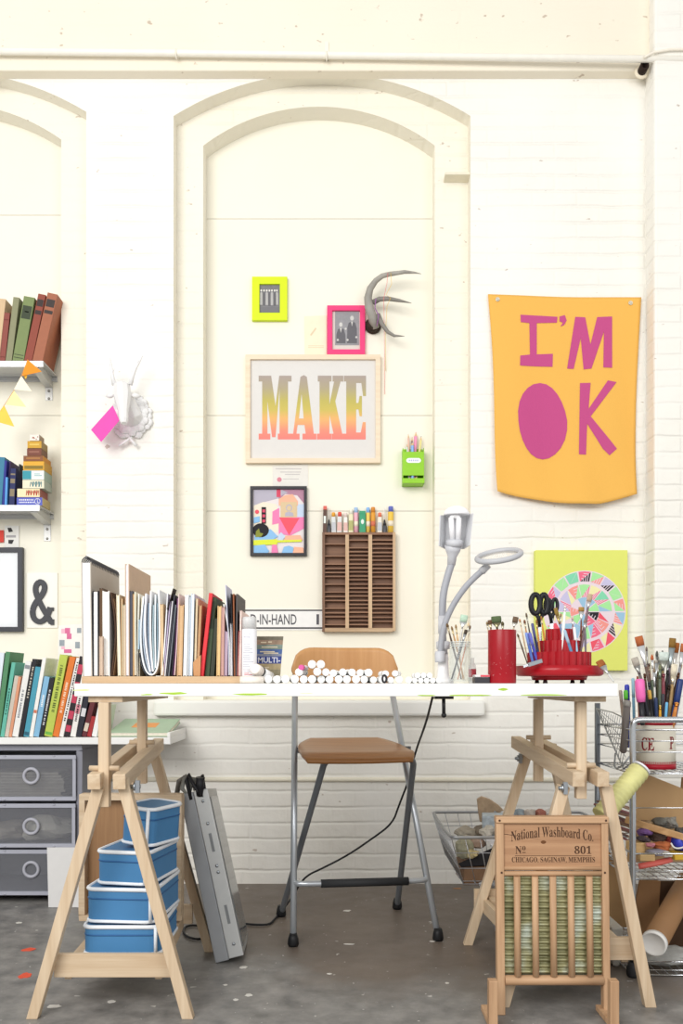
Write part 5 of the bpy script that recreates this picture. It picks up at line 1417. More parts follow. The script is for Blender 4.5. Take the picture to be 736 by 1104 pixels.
# spray can
t = thing('spray_can', 'white spray can with a clear cap beside the notebook row', 'spray can', (PX(267.5, 2.66), 2.68, TZ + .0005))
r_ = .0242
zc_ = PZ(678, 2.66) - TZ
part('body', MB().lathe([(r_ * .96, 0), (r_, .004), (r_, zc_ - .004), (r_ * .94, zc_)], 28), M('#eeedf0', .35), t, 0, True)
part('cap', MB().lathe([(r_ * .95, zc_ + .0005), (r_ * .95, zc_ + .026), (r_ * .9, zc_ + .034), (r_ * .7, zc_ + .037)], 28), GLASS('#dcdcdc', .75, .3), t, 0, True)
pl = MB()
zz = .02
k = 0
while zz < zc_ - .012:
    a0 = rad(-90 - R.uniform(28, 40)); a1 = rad(-90 + R.uniform(5, 40)); n = 8
    h_ = .0016
    vs = []
    for i in range(n + 1):
        a = a0 + (a1 - a0) * i / n
        for dz in (0, h_): vs.append((math.cos(a) * (r_ + .0003), math.sin(a) * (r_ + .0003), zz + dz))
    pl.add(vs, [(2 * i, 2 * i + 2, 2 * i + 3, 2 * i + 1) for i in range(n)], 1 if zz < .03 else 0)
    zz += R.choice((.0042, .0055, .009))
part('fine_print', pl, [M('#a9abb8', .6), M('#c43c4a', .6)], t, 0, True)
# packet
Yq = 2.80
t = thing('paint_packet', 'printed foil packet with a blue band, standing behind the spray can', 'packet', (PX(290, Yq), Yq, TZ + .0005))
def pk(y0, y1, m, e=0):
    f = lambda y: (y - 686) / 50
    L_ = lambda y: 276 + .4 * f(y); R_ = lambda y: 305.4 - 4 * f(y)
    return [(L_(y0), y0), (R_(y0), y0), (R_(y1), y1), (L_(y1), y1)]
bd = MB(); yb_ = 735.5 + (CZ - TZ) * F / Yq
q = pk(686, yb_ - .3, 0)
front = [P(x, y, Yq) for x, y in q]
fm = [P(q[0][0], q[0][1], Yq + .008), P(q[1][0], q[1][1], Yq + .008), P(q[2][0], q[2][1], Yq + .03), P(q[3][0], q[3][1], Yq + .03)]
bd.hexa([front[3] , front[2], fm[2], fm[3], front[0], front[1], fm[1], fm[0]])
part('pouch', bd, M('#8b8272', .4, .1, .25, 60), t, .001)
bands = [(686.5, 690, '#6f6a5c'), (690, 695, '#97806c'), (695, 700, '#7f8f86'), (700, 705, '#4d69a0'), (705, 707.5, '#8a90a0'), (707.5, 715.5, '#3c4c92'), (715.5, 722, '#b2a27c'), (722, 732, '#8f876e')]
pr = MB()
for i, (a, b_, c) in enumerate(bands): pr.ppx(pk(a, b_, 0), Yq - .0006, .0004, i)
part('printed_face', pr, [M(c, .5, 0, .3, 70) for _, _, c in bands], t)
tx = MB(); put_text(tx, 'MULTI-', 278, 708.6, 302, 714.6, Yq - .0012, 0, .02)
part('lettering', tx, M('#dfe2ea', .5), t)
tx = MB()
for a, b_, y in ((281, 287, 692), (289, 293, 691.5), (282, 299, 697), (280, 296, 702), (284, 300, 703.6), (281, 290, 719)): tx.ppx(rect(a, y, b_, y + 1.2), Yq - .0011, .0003)
part('small_print', tx, M('#d5c9ae', .6), t)

# ---- white capped markers
Ym = 2.60
def marker(x, y, r, yaw, pitch, length, label, group, capc='#f4f4f3', bodyc='#ededec', Y=Ym, dark=False):
    z0 = PZ(y, Y)
    t = thing('marker', label, 'marker', (PX(x, Y), Y, z0), (0, 0, 0), group)
    d = V((math.sin(yaw), math.cos(yaw), math.sin(pitch)))
    t.rotation_mode = 'QUATERNION'; t.rotation_quaternion = V((0, 0, 1)).rotation_difference(d.normalized())
    part('cap', MB().lathe([(r * .78, 0), (r * .97, .0025), (r, .008), (r, .036)], 16), M(capc, .35, var=.01), t, 0, True)
    part('barrel', MB().lathe([(r * .93, .0362), (r * .93, length - .004), (r * .8, length)], 16), M(bodyc, .4, var=.02), t, 0, True)
    return t
gm_ = 'white capped markers lying in the long pile along the table edge'
same = 'white capped marker lying in the long pile along the table edge'
x = 289.0
rr = .0125
xs = []
while x < 441:
    xs.append(x); x += 9.45
for i, x in enumerate(xs):
    if i == 14: pass
    col = '#f4f4f3'
    r_ = rr * (R.uniform(.9, 1.02) if x < 400 else R.uniform(.76, .95))
    marker(x + R.uniform(-.5, .5), 735.5 - (TZ + r_ + .0006 - CZ) * F / Ym, r_, R.uniform(-.12, .12), 0, R.uniform(.10, .13), same, gm_, Y=Ym + R.uniform(-.012, .012))
z2 = TZ + rr + .0006 + rr * 1.75
for i in range(3, len(xs) - 2):
    x = (xs[i] + xs[i + 1]) / 2
    if i in (4,) or (x > 385 and i % 3 == 0): continue
    r_ = rr * (R.uniform(.88, 1.0) if x < 400 else R.uniform(.74, .86))
    marker(x + R.uniform(-1, 1), 735.5 - (z2 - (rr - r_) * 2.2 - CZ) * F / Ym + R.uniform(-.5, .5), r_, R.uniform(-.15, .15), 0, R.uniform(.10, .13), same, gm_, Y=Ym + R.uniform(-.015, .02))
z3 = z2 + rr * 1.75
for i in (4, 5):
    marker(xs[i + 1] + 0, 735.5 - (z3 - CZ) * F / Ym, rr, R.uniform(-.05, .05), 0, .12, same, gm_)
marker(xs[3] + 7, 735.5 - (z2 + .0 - CZ) * F / Ym - 4.5, .0085, .1, 0, .11, 'magenta capped marker on top near the left of the marker pile', 'odd coloured markers in the pile', '#e05a9c', '#efe6ea')
# thinner ones to the right
x = 447
r3 = .0085
while x < 474:
    marker(x, 735.5 - (TZ + r3 + .0006 - CZ) * F / Ym, r3, R.uniform(-.05, .05), 0, .11, 'thin white marker at the right tail of the pile', 'thin white markers at the right tail of the pile'); x += 6.5
for x in (450.2, 456.7, 463.2):
    marker(x, 735.5 - (TZ + r3 * 2.75 + .0006 - CZ) * F / Ym, r3, R.uniform(-.04, .04), 0, .11, 'thin white marker at the right tail of the pile', 'thin white markers at the right tail of the pile')
# the loose fat one, the roll lying left and a black ring
t = thing('marker', 'fat white marker with a black collar propped up by the packet', 'marker', P(274.5, 721, 2.63))
d = V((.35, .85, -.22)).normalized(); t.rotation_mode = 'QUATERNION'; t.rotation_quaternion = V((0, 0, 1)).rotation_difference(d)
part('cap', MB().lathe([(.014, 0), (.0165, .004), (.0172, .012), (.0172, .03)], 18), M('#efe6dc', .4), t, 0, True)
part('collar', MB().lathe([(.0178, .0302), (.0178, .038)], 18), M('#26262a', .4), t, 0, True)
part('barrel', MB().lathe([(.016, .0382), (.016, .10)], 18), M('#eeeeee', .4), t, 0, True)
t = thing('paper_roll', 'off-white paper roll lying at the foot of the spray can', 'paper roll', (PX(266, 2.6), 2.6, TZ + .0112))
part('roll', MB().lathe([(.0105, -.02), (.0105, .05)], 20, (0, 0, 0), (1, .1, 0)), M('#e6ded4', .7, var=.05), t, 0, True)
part('core', MB().lathe([(.005, -.0206), (.005, .0506)], 14, (0, 0, 0), (1, .1, 0)), M('#cfc0ae', .7), t, 0, True)
t = thing('tape_ring', 'black tape ring standing among the white markers', 'tape', (PX(414, 2.585), 2.572, TZ + .014))
part('ring', MB().torus((0, 0, 0), (.8, -.6, 0), .0105, .0032, 20, 8), M('#2c2a30', .4), t, 0, True)
# ================================================================ LAMP, JARS, BRUSHES
GL = M('#c3c4c9', .4, 0, .02); GD = M('#a2a4ab', .45, 0, .03)
Yl = 2.74
t = thing('desk_lamp', 'grey gooseneck lamp with a tube head and a magnifier ring on the table', 'lamp', (PX(477.5, Yl), Yl, TZ + .0005))
b_ = MB(); c0 = V((PX(477.5, Yl), Yl, TZ + .0005))
b_.lathe([(.032, 0), (.032, .012), (.021, .016), (.018, .03), (.0155, .075), (.0155, .09)], 20, c0)
part('base', b_, M('#ecebec', .4, var=.01), t)
jt = MB(); jt.lathe([(.013, .0905), (.013, .105), (.021, .107), (.0215, .128), (.018, .131)], 18, c0)
part('joint', jt, GL, t)
# light arm
arm = smooth3([P(479.5, 712, Yl + .02), P(477, 690, Yl + .02), P(476.5, 660, Yl + .02), P(477.5, 640, Yl + .02), P(482, 622, Yl + .02), P(486.5, 608, Yl + .02)], 2)
part('gooseneck', MB().tube(arm, .0115, 12), GD, t)
part('sleeve', MB().lathe([(.014, 0), (.014, .055)], 14, P(477, 683, Yl + .02)), GL, t)
nk_ = MB(); nk_.tube([P(486.3, 609, Yl + .02), P(487.3, 600, Yl + .02), P(488, 594, Yl + .015), P(488.2, 588, Yl + .01)], [.013, .0145, .023, .027], 14)
part('lamp_neck', nk_, GL, t)
# head: trough shade with two fluorescent tubes and a white end dome
hd_ = MB()
A0, A1, B0, B1 = P(474.8, 555.5, Yl - .03), P(509.5, 553.5, Yl - .03), P(473.5, 588.5, Yl), P(505.5, 588, Yl)
up_ = V((0, .045, 0))
A0b, A1b, B0b, B1b = P(481, 555.5, Yl + .03), P(503.5, 554, Yl + .03), P(480, 592, Yl + .045), P(499, 592, Yl + .045)
def sheet(mb, a, b2, c, d, th=.003):
    n_ = (b2 - a).cross(d - a).normalized() * th
    mb.hexa([a, b2, c, d, a + n_, b2 + n_, c + n_, d + n_])
sheet(hd_, A0, A0b, B0b, B0); sheet(hd_, A1b, A1, B1, B1b); sheet(hd_, A0b, A1b, B1b, B0b)
part('shade', hd_, M('#dcdde0', .4, .1, .03), t)
fl2 = MB()
for xa, xb in ((486, 487.5), (494.5, 493.5)):
    fl2.tube([P(xb, 584, Yl + .005), P(xa, 558, Yl - .01)], .0085, 12)
fl2.tube(smooth3([P(486, 559, Yl - .01), P(488, 556.5, Yl - .01), P(492.5, 556.5, Yl - .01), P(494.5, 559, Yl - .01)], 1), .0075, 10)
part('fluorescent_tube', fl2, M('#e9e8ea', .25, var=.01), t)
so = MB(); so.lathe([(.026, 0), (.026, .018), (.018, .022)], 16, P(489.5, 589, Yl + .008), P(490.5, 560, Yl - .01) - P(489.5, 589, Yl + .008))
part('socket', so, GL, t)
dm = MB(); dm.ball(P(492, 554.5, Yl), .036, 18, 0, (1.12, .9, .72)); dm.v = [V((p.x, p.y, max(p.z, PZ(555.5, Yl)))) for p in dm.v]
part('end_dome', dm, M('#f3f2f4', .35, var=.01), t)
# magnifier arm and ring
arm = smooth3([P(474.5, 706, Yl - .02), P(475.5, 690, Yl - .02), P(479, 672, Yl - .025), P(488, 652, Yl - .035), P(501, 633, Yl - .05), P(514, 620, Yl - .06), P(522, 613.5, Yl - .07)], 2)
part('gooseneck', MB().tube(arm, .0095, 12), GD, t)
part('joint', MB().lathe([(.0155, 0), (.0165, .006), (.0165, .03), (.014, .034)], 14, P(474.3, 714, Yl - .02)), GL, t)
part('sleeve', MB().tube([P(519, 616, Yl - .065), P(526.5, 609, Yl - .075)], [.0125, .0105], 12), GL, t)
cr_ = P(537.6, 599.3, Yl - .08)
ax_ = V((-.20, -.36, 1)).normalized()
part('magnifier_ring', MB().torus(cr_, ax_, .0655, .0085, 40, 10), M('#b4b5b9', .4, 0, .02), t)
part('lens', MB().lathe([(.0005, .003), (.03, .0022), (.058, .0005), (.058, -.0005), (.03, -.0022), (.0005, -.003)], 32, cr_, ax_), GLASS('#f3ece2', .35, .05), t)

def brush(label, base, tip, hr, bw, lens, cols, group, flat=1.0, cat='paintbrush', wear=None):
    """paintbrush from base (handle end) to tip (bristle end); lens = bristle and ferrule length in m"""
    base, tip = V(base), V(tip)
    L = (tip - base).length
    t = thing('paintbrush', label, cat, base, V((0, 0, 1)).rotation_difference((tip - base).normalized()), group)
    bl_, fl__ = lens
    zb, zf = L - bl_, L - bl_ - fl__
    h, f_, b2 = cols
    part('handle', MB().lathe([(hr * .45, 0), (hr * .7, .004), (hr * .75, zf * .35), (hr * 1.15, zf * .78), (hr, zf * .9), (hr * .8, zf)], 10), M(h, .4, 0, .1, 60), t, 0, True)
    def ell(prof, m_, nm):
        mb = MB().lathe(prof, 12)
        z0 = prof[0][1]; z1 = prof[-1][1]
        mb.v = [V((p.x, p.y * (flat if nm == 'bristles' else 1 - (1 - flat) * (p.z - z0) / max(1e-6, z1 - z0)), p.z)) for p in mb.v]
        part(nm, mb, m_, t, 0, True)
    ell([(hr * .82, zf + .0002), (hr * .9, zf + fl__ * .3), (bw / 2, zb)], M(f_, .28, .8, .06), 'ferrule')
    if flat < .7: ell([(bw * .48, zb + .0002), (bw * .52, zb + bl_ * .5), (bw * .5, L - .001), (bw * .46, L)], M(b2, .85, 0, .25, 120), 'bristles')
    else: ell([(bw * .48, zb + .0002), (bw * .56, zb + bl_ * .35), (bw * .4, zb + bl_ * .75), (bw * .08, L)], M(b2, .85, 0, .2, 120), 'bristles')
    return t
def pen(label, base, tip, r, col, capc, group, name='pen', caplen=.35, br=1.0):
    base, tip = V(base), V(tip); L = (tip - base).length
    t = thing(name, label, name, base, V((0, 0, 1)).rotation_difference((tip - base).normalized()), group)
    part('barrel', MB().lathe([(r * .5 * br, 0), (r * .9 * br, .006), (r * .95 * br, L * (1 - caplen))], 12), M(col, .35), t, 0, True)
    part('cap', MB().lathe([(r * (.6 + .4 * br), L * (1 - caplen) + .0002), (r, L * (1 - caplen * .75)), (r, L - .003 - r * .3), (r * .7, L)], 12), M(capc, .35), t, 0, True)
    return t

# glass jar with brushes
Yj = 2.66
jx, jr = PX(496, Yj), 12.2 * Yj / F
t = thing('glass_jar', 'clear glass jar of paintbrushes beside the desk lamp', 'jar', (jx, Yj, TZ + .0005))
hj = PZ(692, Yj) - TZ
part('jar_glass', MB().lathe([(jr * .9, 0), (jr, .004), (jr, hj * .78), (jr * .86, hj * .86), (jr * .88, hj), (jr * .80, hj), (jr * .78, hj * .86), (jr * .92, hj * .77), (jr * .92, .006), (.0005, .005)], 28), GLASS('#eef3f2', .13, .05), t, 0, True)
thr = MB(); [thr.torus((0, 0, hj * f_), (0, 0, 1), jr * .885, .0016, 28, 6) for f_ in (.89, .94, .99)]
part('rim', thr, GLASS('#eef3f2', .45, .05), t, 0, True)
g = 'paintbrushes standing in the clear glass jar'
for lb_, xt, yt, xb, hr, bw, lens, cols, fl_2 in (
    ('wide mint white brush rising highest from the glass jar', 500.5, 663, 489, .0032, .022, (.022, .02), ('#d7d5cf', '#d9dcdc', '#b9d4be'), .35),
    ('dark handled brush with a worn brown tip at the left of the glass jar', 481.5, 672, 497, .0028, .008, (.012, .02), ('#4a3a30', '#b5a58c', '#6a5236'), 1),
    ('orange handled thin brush in the glass jar', 507, 674, 493, .0024, .006, (.012, .02), ('#c8763c', '#c8c2b4', '#7a6046'), 1),
    ('thin tan brush second from the left in the glass jar', 486.5, 675, 500, .0024, .006, (.012, .018), ('#b98c5c', '#c9b489', '#8a6b48'), 1),
    ('thin natural wood brush in the middle of the glass jar', 491, 673, 499, .0024, .006, (.012, .018), ('#d4ac78', '#cbb892', '#9a7a52'), 1),
    ('black handled brush crossing the others in the glass jar', 502.5, 679, 486, .0034, .010, (.014, .022), ('#24242a', '#b9bcc0', '#4a4038'), .6),
    ('small cream tipped brush at the right of the glass jar', 505, 671, 500, .0022, .006, (.012, .018), ('#e0d6c0', '#c9c6ba', '#e0c9a4'), 1)):
    zb_ = TZ + .012
    brush(lb_, V((PX(xb, Yj), Yj + R.uniform(-.012, .012), zb_)), P(xt, yt, Yj + R.uniform(-.015, .012)), hr, bw, lens, cols, g, fl_2)
t = thing('little_bottle', 'small clear bottle with a red label behind the glass jar', 'bottle', (PX(509, 2.76), 2.76, TZ + .0005))
part('bottle', MB().lathe([(.011, 0), (.012, .003), (.012, .055), (.006, .066), (.006, .08)], 16), GLASS('#eef0ee', .35, .1), t, 0, True)
part('label_band', MB().lathe([(.0123, .02), (.0123, .045)], 16), M('#c9505c', .6), t, 0, True)
t = thing('black_box', 'small flat black box with a white lid beside the red canister', 'box', (PX(520, 2.62), 2.63, TZ + .0005))
part('box_body', MB().box(-.022, .022, -.01, .05, 0, .018), M('#35353a', .4), t, .002, True)
part('lid', MB().box(-.022, .022, -.01, .05, .0185, .026), M('#d6d3d4', .5), t, .002, True)
part('pink_edge', MB().box(-.006, .0215, -.0106, -.0101, .0195, .025), M('#cf4a58', .5), t, 0, True)
# red canister
Yc = 2.64
cx_ = PX(541, Yc); rc = 15 * Yc / F
t = thing('red_canister', 'tall red enamel canister with scratches, full of brushes', 'canister', (cx_, Yc, TZ + .0005))
hc = PZ(679.5, Yc) - TZ
part('canister', MB().lathe([(rc * .97, 0), (rc, .003), (rc, hc - .002), (rc * .985, hc), (rc * .95, hc), (rc * .94, .006), (.0005, .005)], 36), M('#9c1420', .32, 0, .08, 8), t, 0, True)
sc_ = MB()
for _ in range(16):
    a = rad(-90 + R.uniform(-55, 40)); z = R.uniform(.02, hc - .02); d_ = R.uniform(-.008, .008); w__ = R.uniform(.0006, .0012); da = R.uniform(.02, .14)
    q = lambda an, zz: (math.cos(an) * (rc + .0003), math.sin(an) * (rc + .0003), zz)
    sc_.add([q(a, z), q(a + da, z + d_), q(a + da, z + d_ + w__), q(a, z + w__)], [(0, 1, 2, 3)])
part('scratches', sc_, M('#dba8a8', .6), t, 0, True)
g = 'paintbrushes standing in the red canister'
for lb_, xt, yt, xb, hr, bw, lens, cols, fl_2 in (
    ('wide brush with a dark green clogged tip in the red canister', 534.5, 664.5, 541, .004, .03, (.02, .018), ('#7a5a3c', '#8f8a6a', '#5a6a48'), .35),
    ('brown tipped brush leaning at the back of the red canister', 527.5, 668.5, 538, .003, .012, (.013, .014), ('#8a6a48', '#bfae8c', '#6b4f38'), .6),
    ('angled grey brown brush at the right of the red canister', 556, 665, 543, .003, .017, (.018, .014), ('#c9b9a0', '#c2bfb6', '#6e5a48'), .35),
    ('thin cream brush at the left of the red canister', 524.5, 670, 534, .0022, .006, (.01, .014), ('#d8c39c', '#c9c0aa', '#9a845f'), 1),
    ('small olive brush in the middle of the red canister', 541.5, 670, 545, .0024, .009, (.012, .014), ('#5c5a42', '#a8a48c', '#5a5236'), .7)):
    brush(lb_, V((PX(xb, Yc), Yc + R.uniform(-.01, .015), TZ + .01)), P(xt, yt, Yc + R.uniform(-.01, .02)), hr, bw, lens, cols, g, fl_2)

# red turntable organiser
Yr = 2.78
ox = PX(602.5, Yr)
t = thing('red_organizer', 'red plastic turntable organizer of three fluted tiers full of tools', 'organizer', (ox, Yr, TZ + .0005))
redp = M('#a3131f', .3, 0, .04)
kk = Yr / F
zz = lambda y: PZ(y, Yr) - TZ - .0005
def fluted(r0, z0, z1, n, amp, steps=120):
    mb = MB(); vs = []
    for z in (z0, z1):
        for i in range(steps):
            a = 2 * math.pi * i / steps
            r_ = r0 * (1 + amp * abs(math.sin(a * n / 2)))
            vs.append((r_ * math.cos(a), r_ * math.sin(a), z))
    vs2 = [(x * .9, y * .9, z1) for x, y, _ in vs[:steps]] + [(x * .9, y * .9, z0 + .01) for x, y, _ in vs[:steps]]
    mb.add(vs, [(i, (i + 1) % steps, steps + (i + 1) % steps, steps + i) for i in range(steps)], 0, False)
    mb.add(vs[steps:] + vs2, [(i, (i + 1) % steps, steps + (i + 1) % steps, steps + i) for i in range(steps)] + [(steps + i, steps + (i + 1) % steps, 2 * steps + (i + 1) % steps, 2 * steps + i) for i in range(steps)], 0, False)
    mb.add(vs2[steps:], [tuple(range(steps))], 0)
    mb.add(vs[:steps], [tuple(range(steps))[::-1]], 0)
    return mb
r1, r2, r3 = 46 * kk, 33.5 * kk, 16.5 * kk
part('base_ring', MB().lathe([(r1 * .55, .010), (r1 * .62, .0105), (r1 * .66, zz(727.5))], 40), redp, t, 0, True)
part('tray', MB().lathe([(r1 * .94, zz(729)), (r1, zz(727)), (r1 * 1.01, zz(718)), (r1 * .96, zz(718)), (r1 * .94, zz(725)), (.001, zz(725))], 48), redp, t, 0, True)
part('lower_tier', fluted(r2 * .95, zz(724), zz(703.5), 26, .06), redp, t, 0, True)
part('middle_tier', fluted(r3 * 1.25, zz(712), zz(691), 16, .07), redp, t, 0, True)
part('upper_tier', fluted(r3 * .8, zz(700), zz(678.5), 10, .1), redp, t, 0, True)
for k in range(4):
    a = rad(45 + 90 * k)
    part('foot', MB().lathe([(.008, 0), (.006, .010)], 12, (math.cos(a) * r1 * .6, math.sin(a) * r1 * .6, 0)), M('#2b1719', .5), t, 0, True)
t2 = thing('craft_knife', 'short grey steel blade holder lying on the rim of the red organizer', 'craft knife', P(569, 717.5, Yr - .128))
d = P(584, 712.5, Yr - .115) - P(569, 717.5, Yr - .128)
part('handle', MB().bar(P(569, 717.0, Yr - .128), P(584, 712.3, Yr - .115), .012, .006, V((0, 0, 1))), STEEL, t2, .001)
part('blade', MB().bar(P(564, 718.6, Yr - .13), P(569, 717.0, Yr - .128), .007, .002, V((0, 0, 1))), CHROME, t2)
g = 'brushes and pens standing in the red organizer'
z1, z2, z3 = TZ + zz(722), TZ + zz(710), TZ + zz(698)
spec = [  # label, tip, base px, yoff, hr, bw, lens, cols, flat
    ('thin dark brush leaning farthest left in the red organizer', 557.5, 683, 569, -.02, .0024, .006, (.012, .016), ('#6a5a48', '#a89a80', '#6a5a40'), 1, z1),
    ('thin peach tipped brush at the left of the red organizer', 559.8, 667, 571.5, .01, .0022, .006, (.01, .016), ('#e2c4a0', '#d8c8a8', '#c98c5a'), 1, z1),
    ('fine brown tipped brush beside the peach one in the red organizer', 565, 668, 573.5, .0, .0024, .007, (.012, .016), ('#c98a4c', '#c9bca0', '#7a4a30'), 1, z1),
    ('long slim grey brown brush left of the scissors', 566.8, 660.5, 576, -.03, .0022, .006, (.014, .02), ('#4c4640', '#a9a69c', '#6a5a48'), 1, z1),
    ('golden tipped flat brush in front of the scissors', 598.5, 655.5, 611, -.055, .003, .012, (.026, .026), ('#6a86b0', '#a88f5c', '#8f7438'), .5, z1),
    ('white handled brush leaning across the front of the red organizer', 609, 653, 598.5, -.06, .0042, .006, (.006, .012), ('#f0efec', '#e9e6e0', '#e6ddd0'), 1, z1),
    ('round ochre brush on a silver ferrule in the red organizer', 626.5, 654.5, 624, -.02, .003, .018, (.014, .03), ('#7a4a3a', '#d6d6d6', '#a98344'), .5, z1),
    ('tan soft brush reaching highest at the right of the red organizer', 636, 640.5, 620, -.03, .0042, .016, (.024, .02), ('#7c6468', '#d9d2d2', '#c2a68c'), .6, z1),
    ('orange handled thin brush next to the scissors', 583, 664, 590, -.02, .0026, .006, (.012, .016), ('#d98a3c', '#c9b48c', '#a4713c'), 1, z1),
    ('amber thin brush below the scissors in the red organizer', 578, 668, 580, -.05, .0026, .006, (.012, .016), ('#c98a48', '#b89a6c', '#8a6236'), 1, z1),
    ('red brown thin brush at the back of the red organizer', 604.5, 661, 604, .03, .0024, .006, (.012, .018), ('#8a3a34', '#cfcac2', '#9a7a5a'), 1, z2),
    ('small pinkish brush in the middle of the red organizer', 617, 664, 618, .0, .0024, .007, (.012, .02), ('#b05a60', '#ded6d4', '#d8bfae'), 1, z1),
    ('grey mauve handled brush at the right of the red organizer', 630, 668, 627, -.05, .0036, .008, (.01, .02), ('#6f6670', '#c6c4c6', '#8a7a70'), 1, z1)]
for lb_, xt, yt, xb, yo, hr, bw, lens, cols, fl_2, zb_ in spec:
    brush(lb_, V((PX(xb, Yr), Yr + yo, zb_)), P(xt, yt, Yr + yo), hr, bw, lens, cols, g, fl_2)
for lb_, xt, yt, xb, yo, r_, c, cc, zb_ in (('periwinkle blue pen at the left of the red organizer', 567, 682, 573, -.04, .0052, '#5f7fd0', '#7f9ae0', z1), ('indigo pen with a violet barrel at the left of the red organizer', 570.5, 682, 577.5, -.05, .0056, '#4b4fb0', '#6a6fc6', z1),
                                          ('dark navy pen beside the indigo one in the red organizer', 573.5, 672, 580.5, -.035, .0046, '#3a3f66', '#55598a', z1), ('steel blue pen in front of the golden brush', 608, 679, 616, -.062, .0052, '#5f86ac', '#9fb8cc', z1),
                                          ('white and light blue pen at the middle right of the red organizer', 618.6, 676, 619.5, -.045, .0046, '#9fc6dc', '#eceef0', z1)):
    pen(lb_, V((PX(xb, Yr), Yr + yo, zb_)), P(xt, yt, Yr + yo), r_, c, cc, g)
def scissors(label, x1, x2, ytop, ypiv, zb_, yo, s=1.0):
    xm = (x1 + x2) / 2
    t = thing('scissors', label, 'scissors', (PX(xm, Yr), Yr + yo, zb_), None, 'black handled scissors in the red organizer')
    blm = M('#b9bcc2', .25, .9); bk_ = M('#1e1e22', .4)
    piv = P(xm, ypiv, Yr + yo)
    for sg, xh in ((-1, x1), (1, x2)):
        part('blade', MB().bar(V((piv.x - sg * .003, piv.y + sg * .0015, zb_ + .004)), piv, .011, .002), blm, t)
        hc_ = P(xh, ytop + 9 * s, Yr + yo + sg * .0035)
        m = MB(); n = 22; ring = []
        for i in range(n + 2):
            a = 2 * math.pi * i / n
            ring.append(hc_ + V((math.cos(a) * 3.4 * kk * s * (1.15 if sg < 0 else .95), 0, math.sin(a) * 8.4 * kk * s)))
        m.tube(ring, .0068 * s, 8, cap=False)
        m.tube([hc_ - V((0, 0, 8.2 * kk * s)), hc_.lerp(piv, .7), piv + V((0, sg * .003, -.012))], [.0065, .0065, .005], 8)
        part('handle', m, bk_, t)
    part('pivot', MB().lathe([(.005, -.005), (.005, .005)], 10, piv, (0, 1, 0)), STEEL, t)
scissors('larger black handled scissors at the left back of the red organizer', 577, 586, 640, 672, z2, .03, 1.25)
scissors('smaller black handled scissors right of the larger pair in the red organizer', 590.5, 598, 645, 668, z2, .05, .85)
# loose brush at the end of the table
brush('flat brown brush leaning over the right end of the table', P(661.5, 735.2, 2.62), P(645.5, 712.5, 2.66), .004, .024, (.022, .03), ('#c9c9c6', '#c4c6c8', '#9a5a2c'), None, .4)

# ================================================================ CART ON THE RIGHT
Yc0, Yc1 = 2.90, 3.30
xl_ = .958; xr_ = 1.62
t = thing('wire_cart', 'chrome wire cart with three wire shelves at the right edge', 'cart', ((xl_ + xr_) / 2, (Yc0 + Yc1) / 2, 0))
zt_f = PZ(776, Yc0)
for y, zt_ in ((Yc1, PZ(758, Yc1)),):
    for x in (xl_, xr_): part('pole', MB().tube([(x, y, .05), (x, y, zt_)], .0105, 12), M('#7d8288', .3, .9), t)
hp = smooth3([V((xl_, Yc0, .05)), V((xl_, Yc0, zt_f - .05)), V((xl_, Yc0, zt_f - .012)), V((xl_ + .012, Yc0, zt_f)), V((xl_ + .05, Yc0, zt_f)), V((xr_ - .05, Yc0, zt_f)), V((xr_ - .012, Yc0, zt_f)), V((xr_, Yc0, zt_f - .012)), V((xr_, Yc0, zt_f - .05)), V((xr_, Yc0, .05))], 2)
part('pole', MB().tube(hp, .0105, 12), CHROME, t, label='bent chrome front pole with the top rail')
for x in (xl_, xr_):
    for y in (Yc0, Yc1):
        part('caster', MB().lathe([(.016, .0005), (.02, .008), (.02, .03), (.012, .05)], 14, (x, y, 0)), M('#2c2d30', .6), t)
def wire_shelf(z, rails, nm='wire_shelf'):
    mb = MB()
    for zr in [z] + rails:
        r_ = .0032 if zr in (z, (rails or [z])[-1]) else .0022
        mb.tube([(xl_, Yc0, zr), (xr_, Yc0, zr)], r_, 6); mb.tube([(xl_, Yc1, zr), (xr_, Yc1, zr)], r_, 6)
        mb.tube([(xl_, Yc0, zr), (xl_, Yc1, zr)], r_, 6); mb.tube([(xr_, Yc0, zr), (xr_, Yc1, zr)], r_, 6)
    for i in range(1, 22): mb.tube([(xl_ + (xr_ - xl_) * i / 22, Yc0, z), (xl_ + (xr_ - xl_) * i / 22, Yc1, z)], .0014, 4)
    for i in range(1, 7): mb.tube([(xl_, Yc0 + (Yc1 - Yc0) * i / 7, z - .002), (xr_, Yc0 + (Yc1 - Yc0) * i / 7, z - .002)], .0016, 4)
    part(nm, mb, CHROME, t)
ZT1 = PZ(831, 3.0); ZT2 = PZ(948, Yc0); ZT3 = PZ(1052, Yc0) + .002
wire_shelf(ZT1, [PZ(811, Yc0), PZ(799, Yc0), PZ(787, Yc0)])
wire_shelf(ZT2, [PZ(939, Yc0), PZ(920.5, Yc0)])
wire_shelf(ZT3, [PZ(1046, Yc0), PZ(1037, Yc0)])
part('cross_wire', MB().tube([(xl_, Yc1, .52), (xr_, Yc1, .52)], .0025, 6).tube([(xl_, Yc0, PZ(871, Yc0)), (xr_, Yc0, PZ(871, Yc0))], .002, 6), CHROME, t)
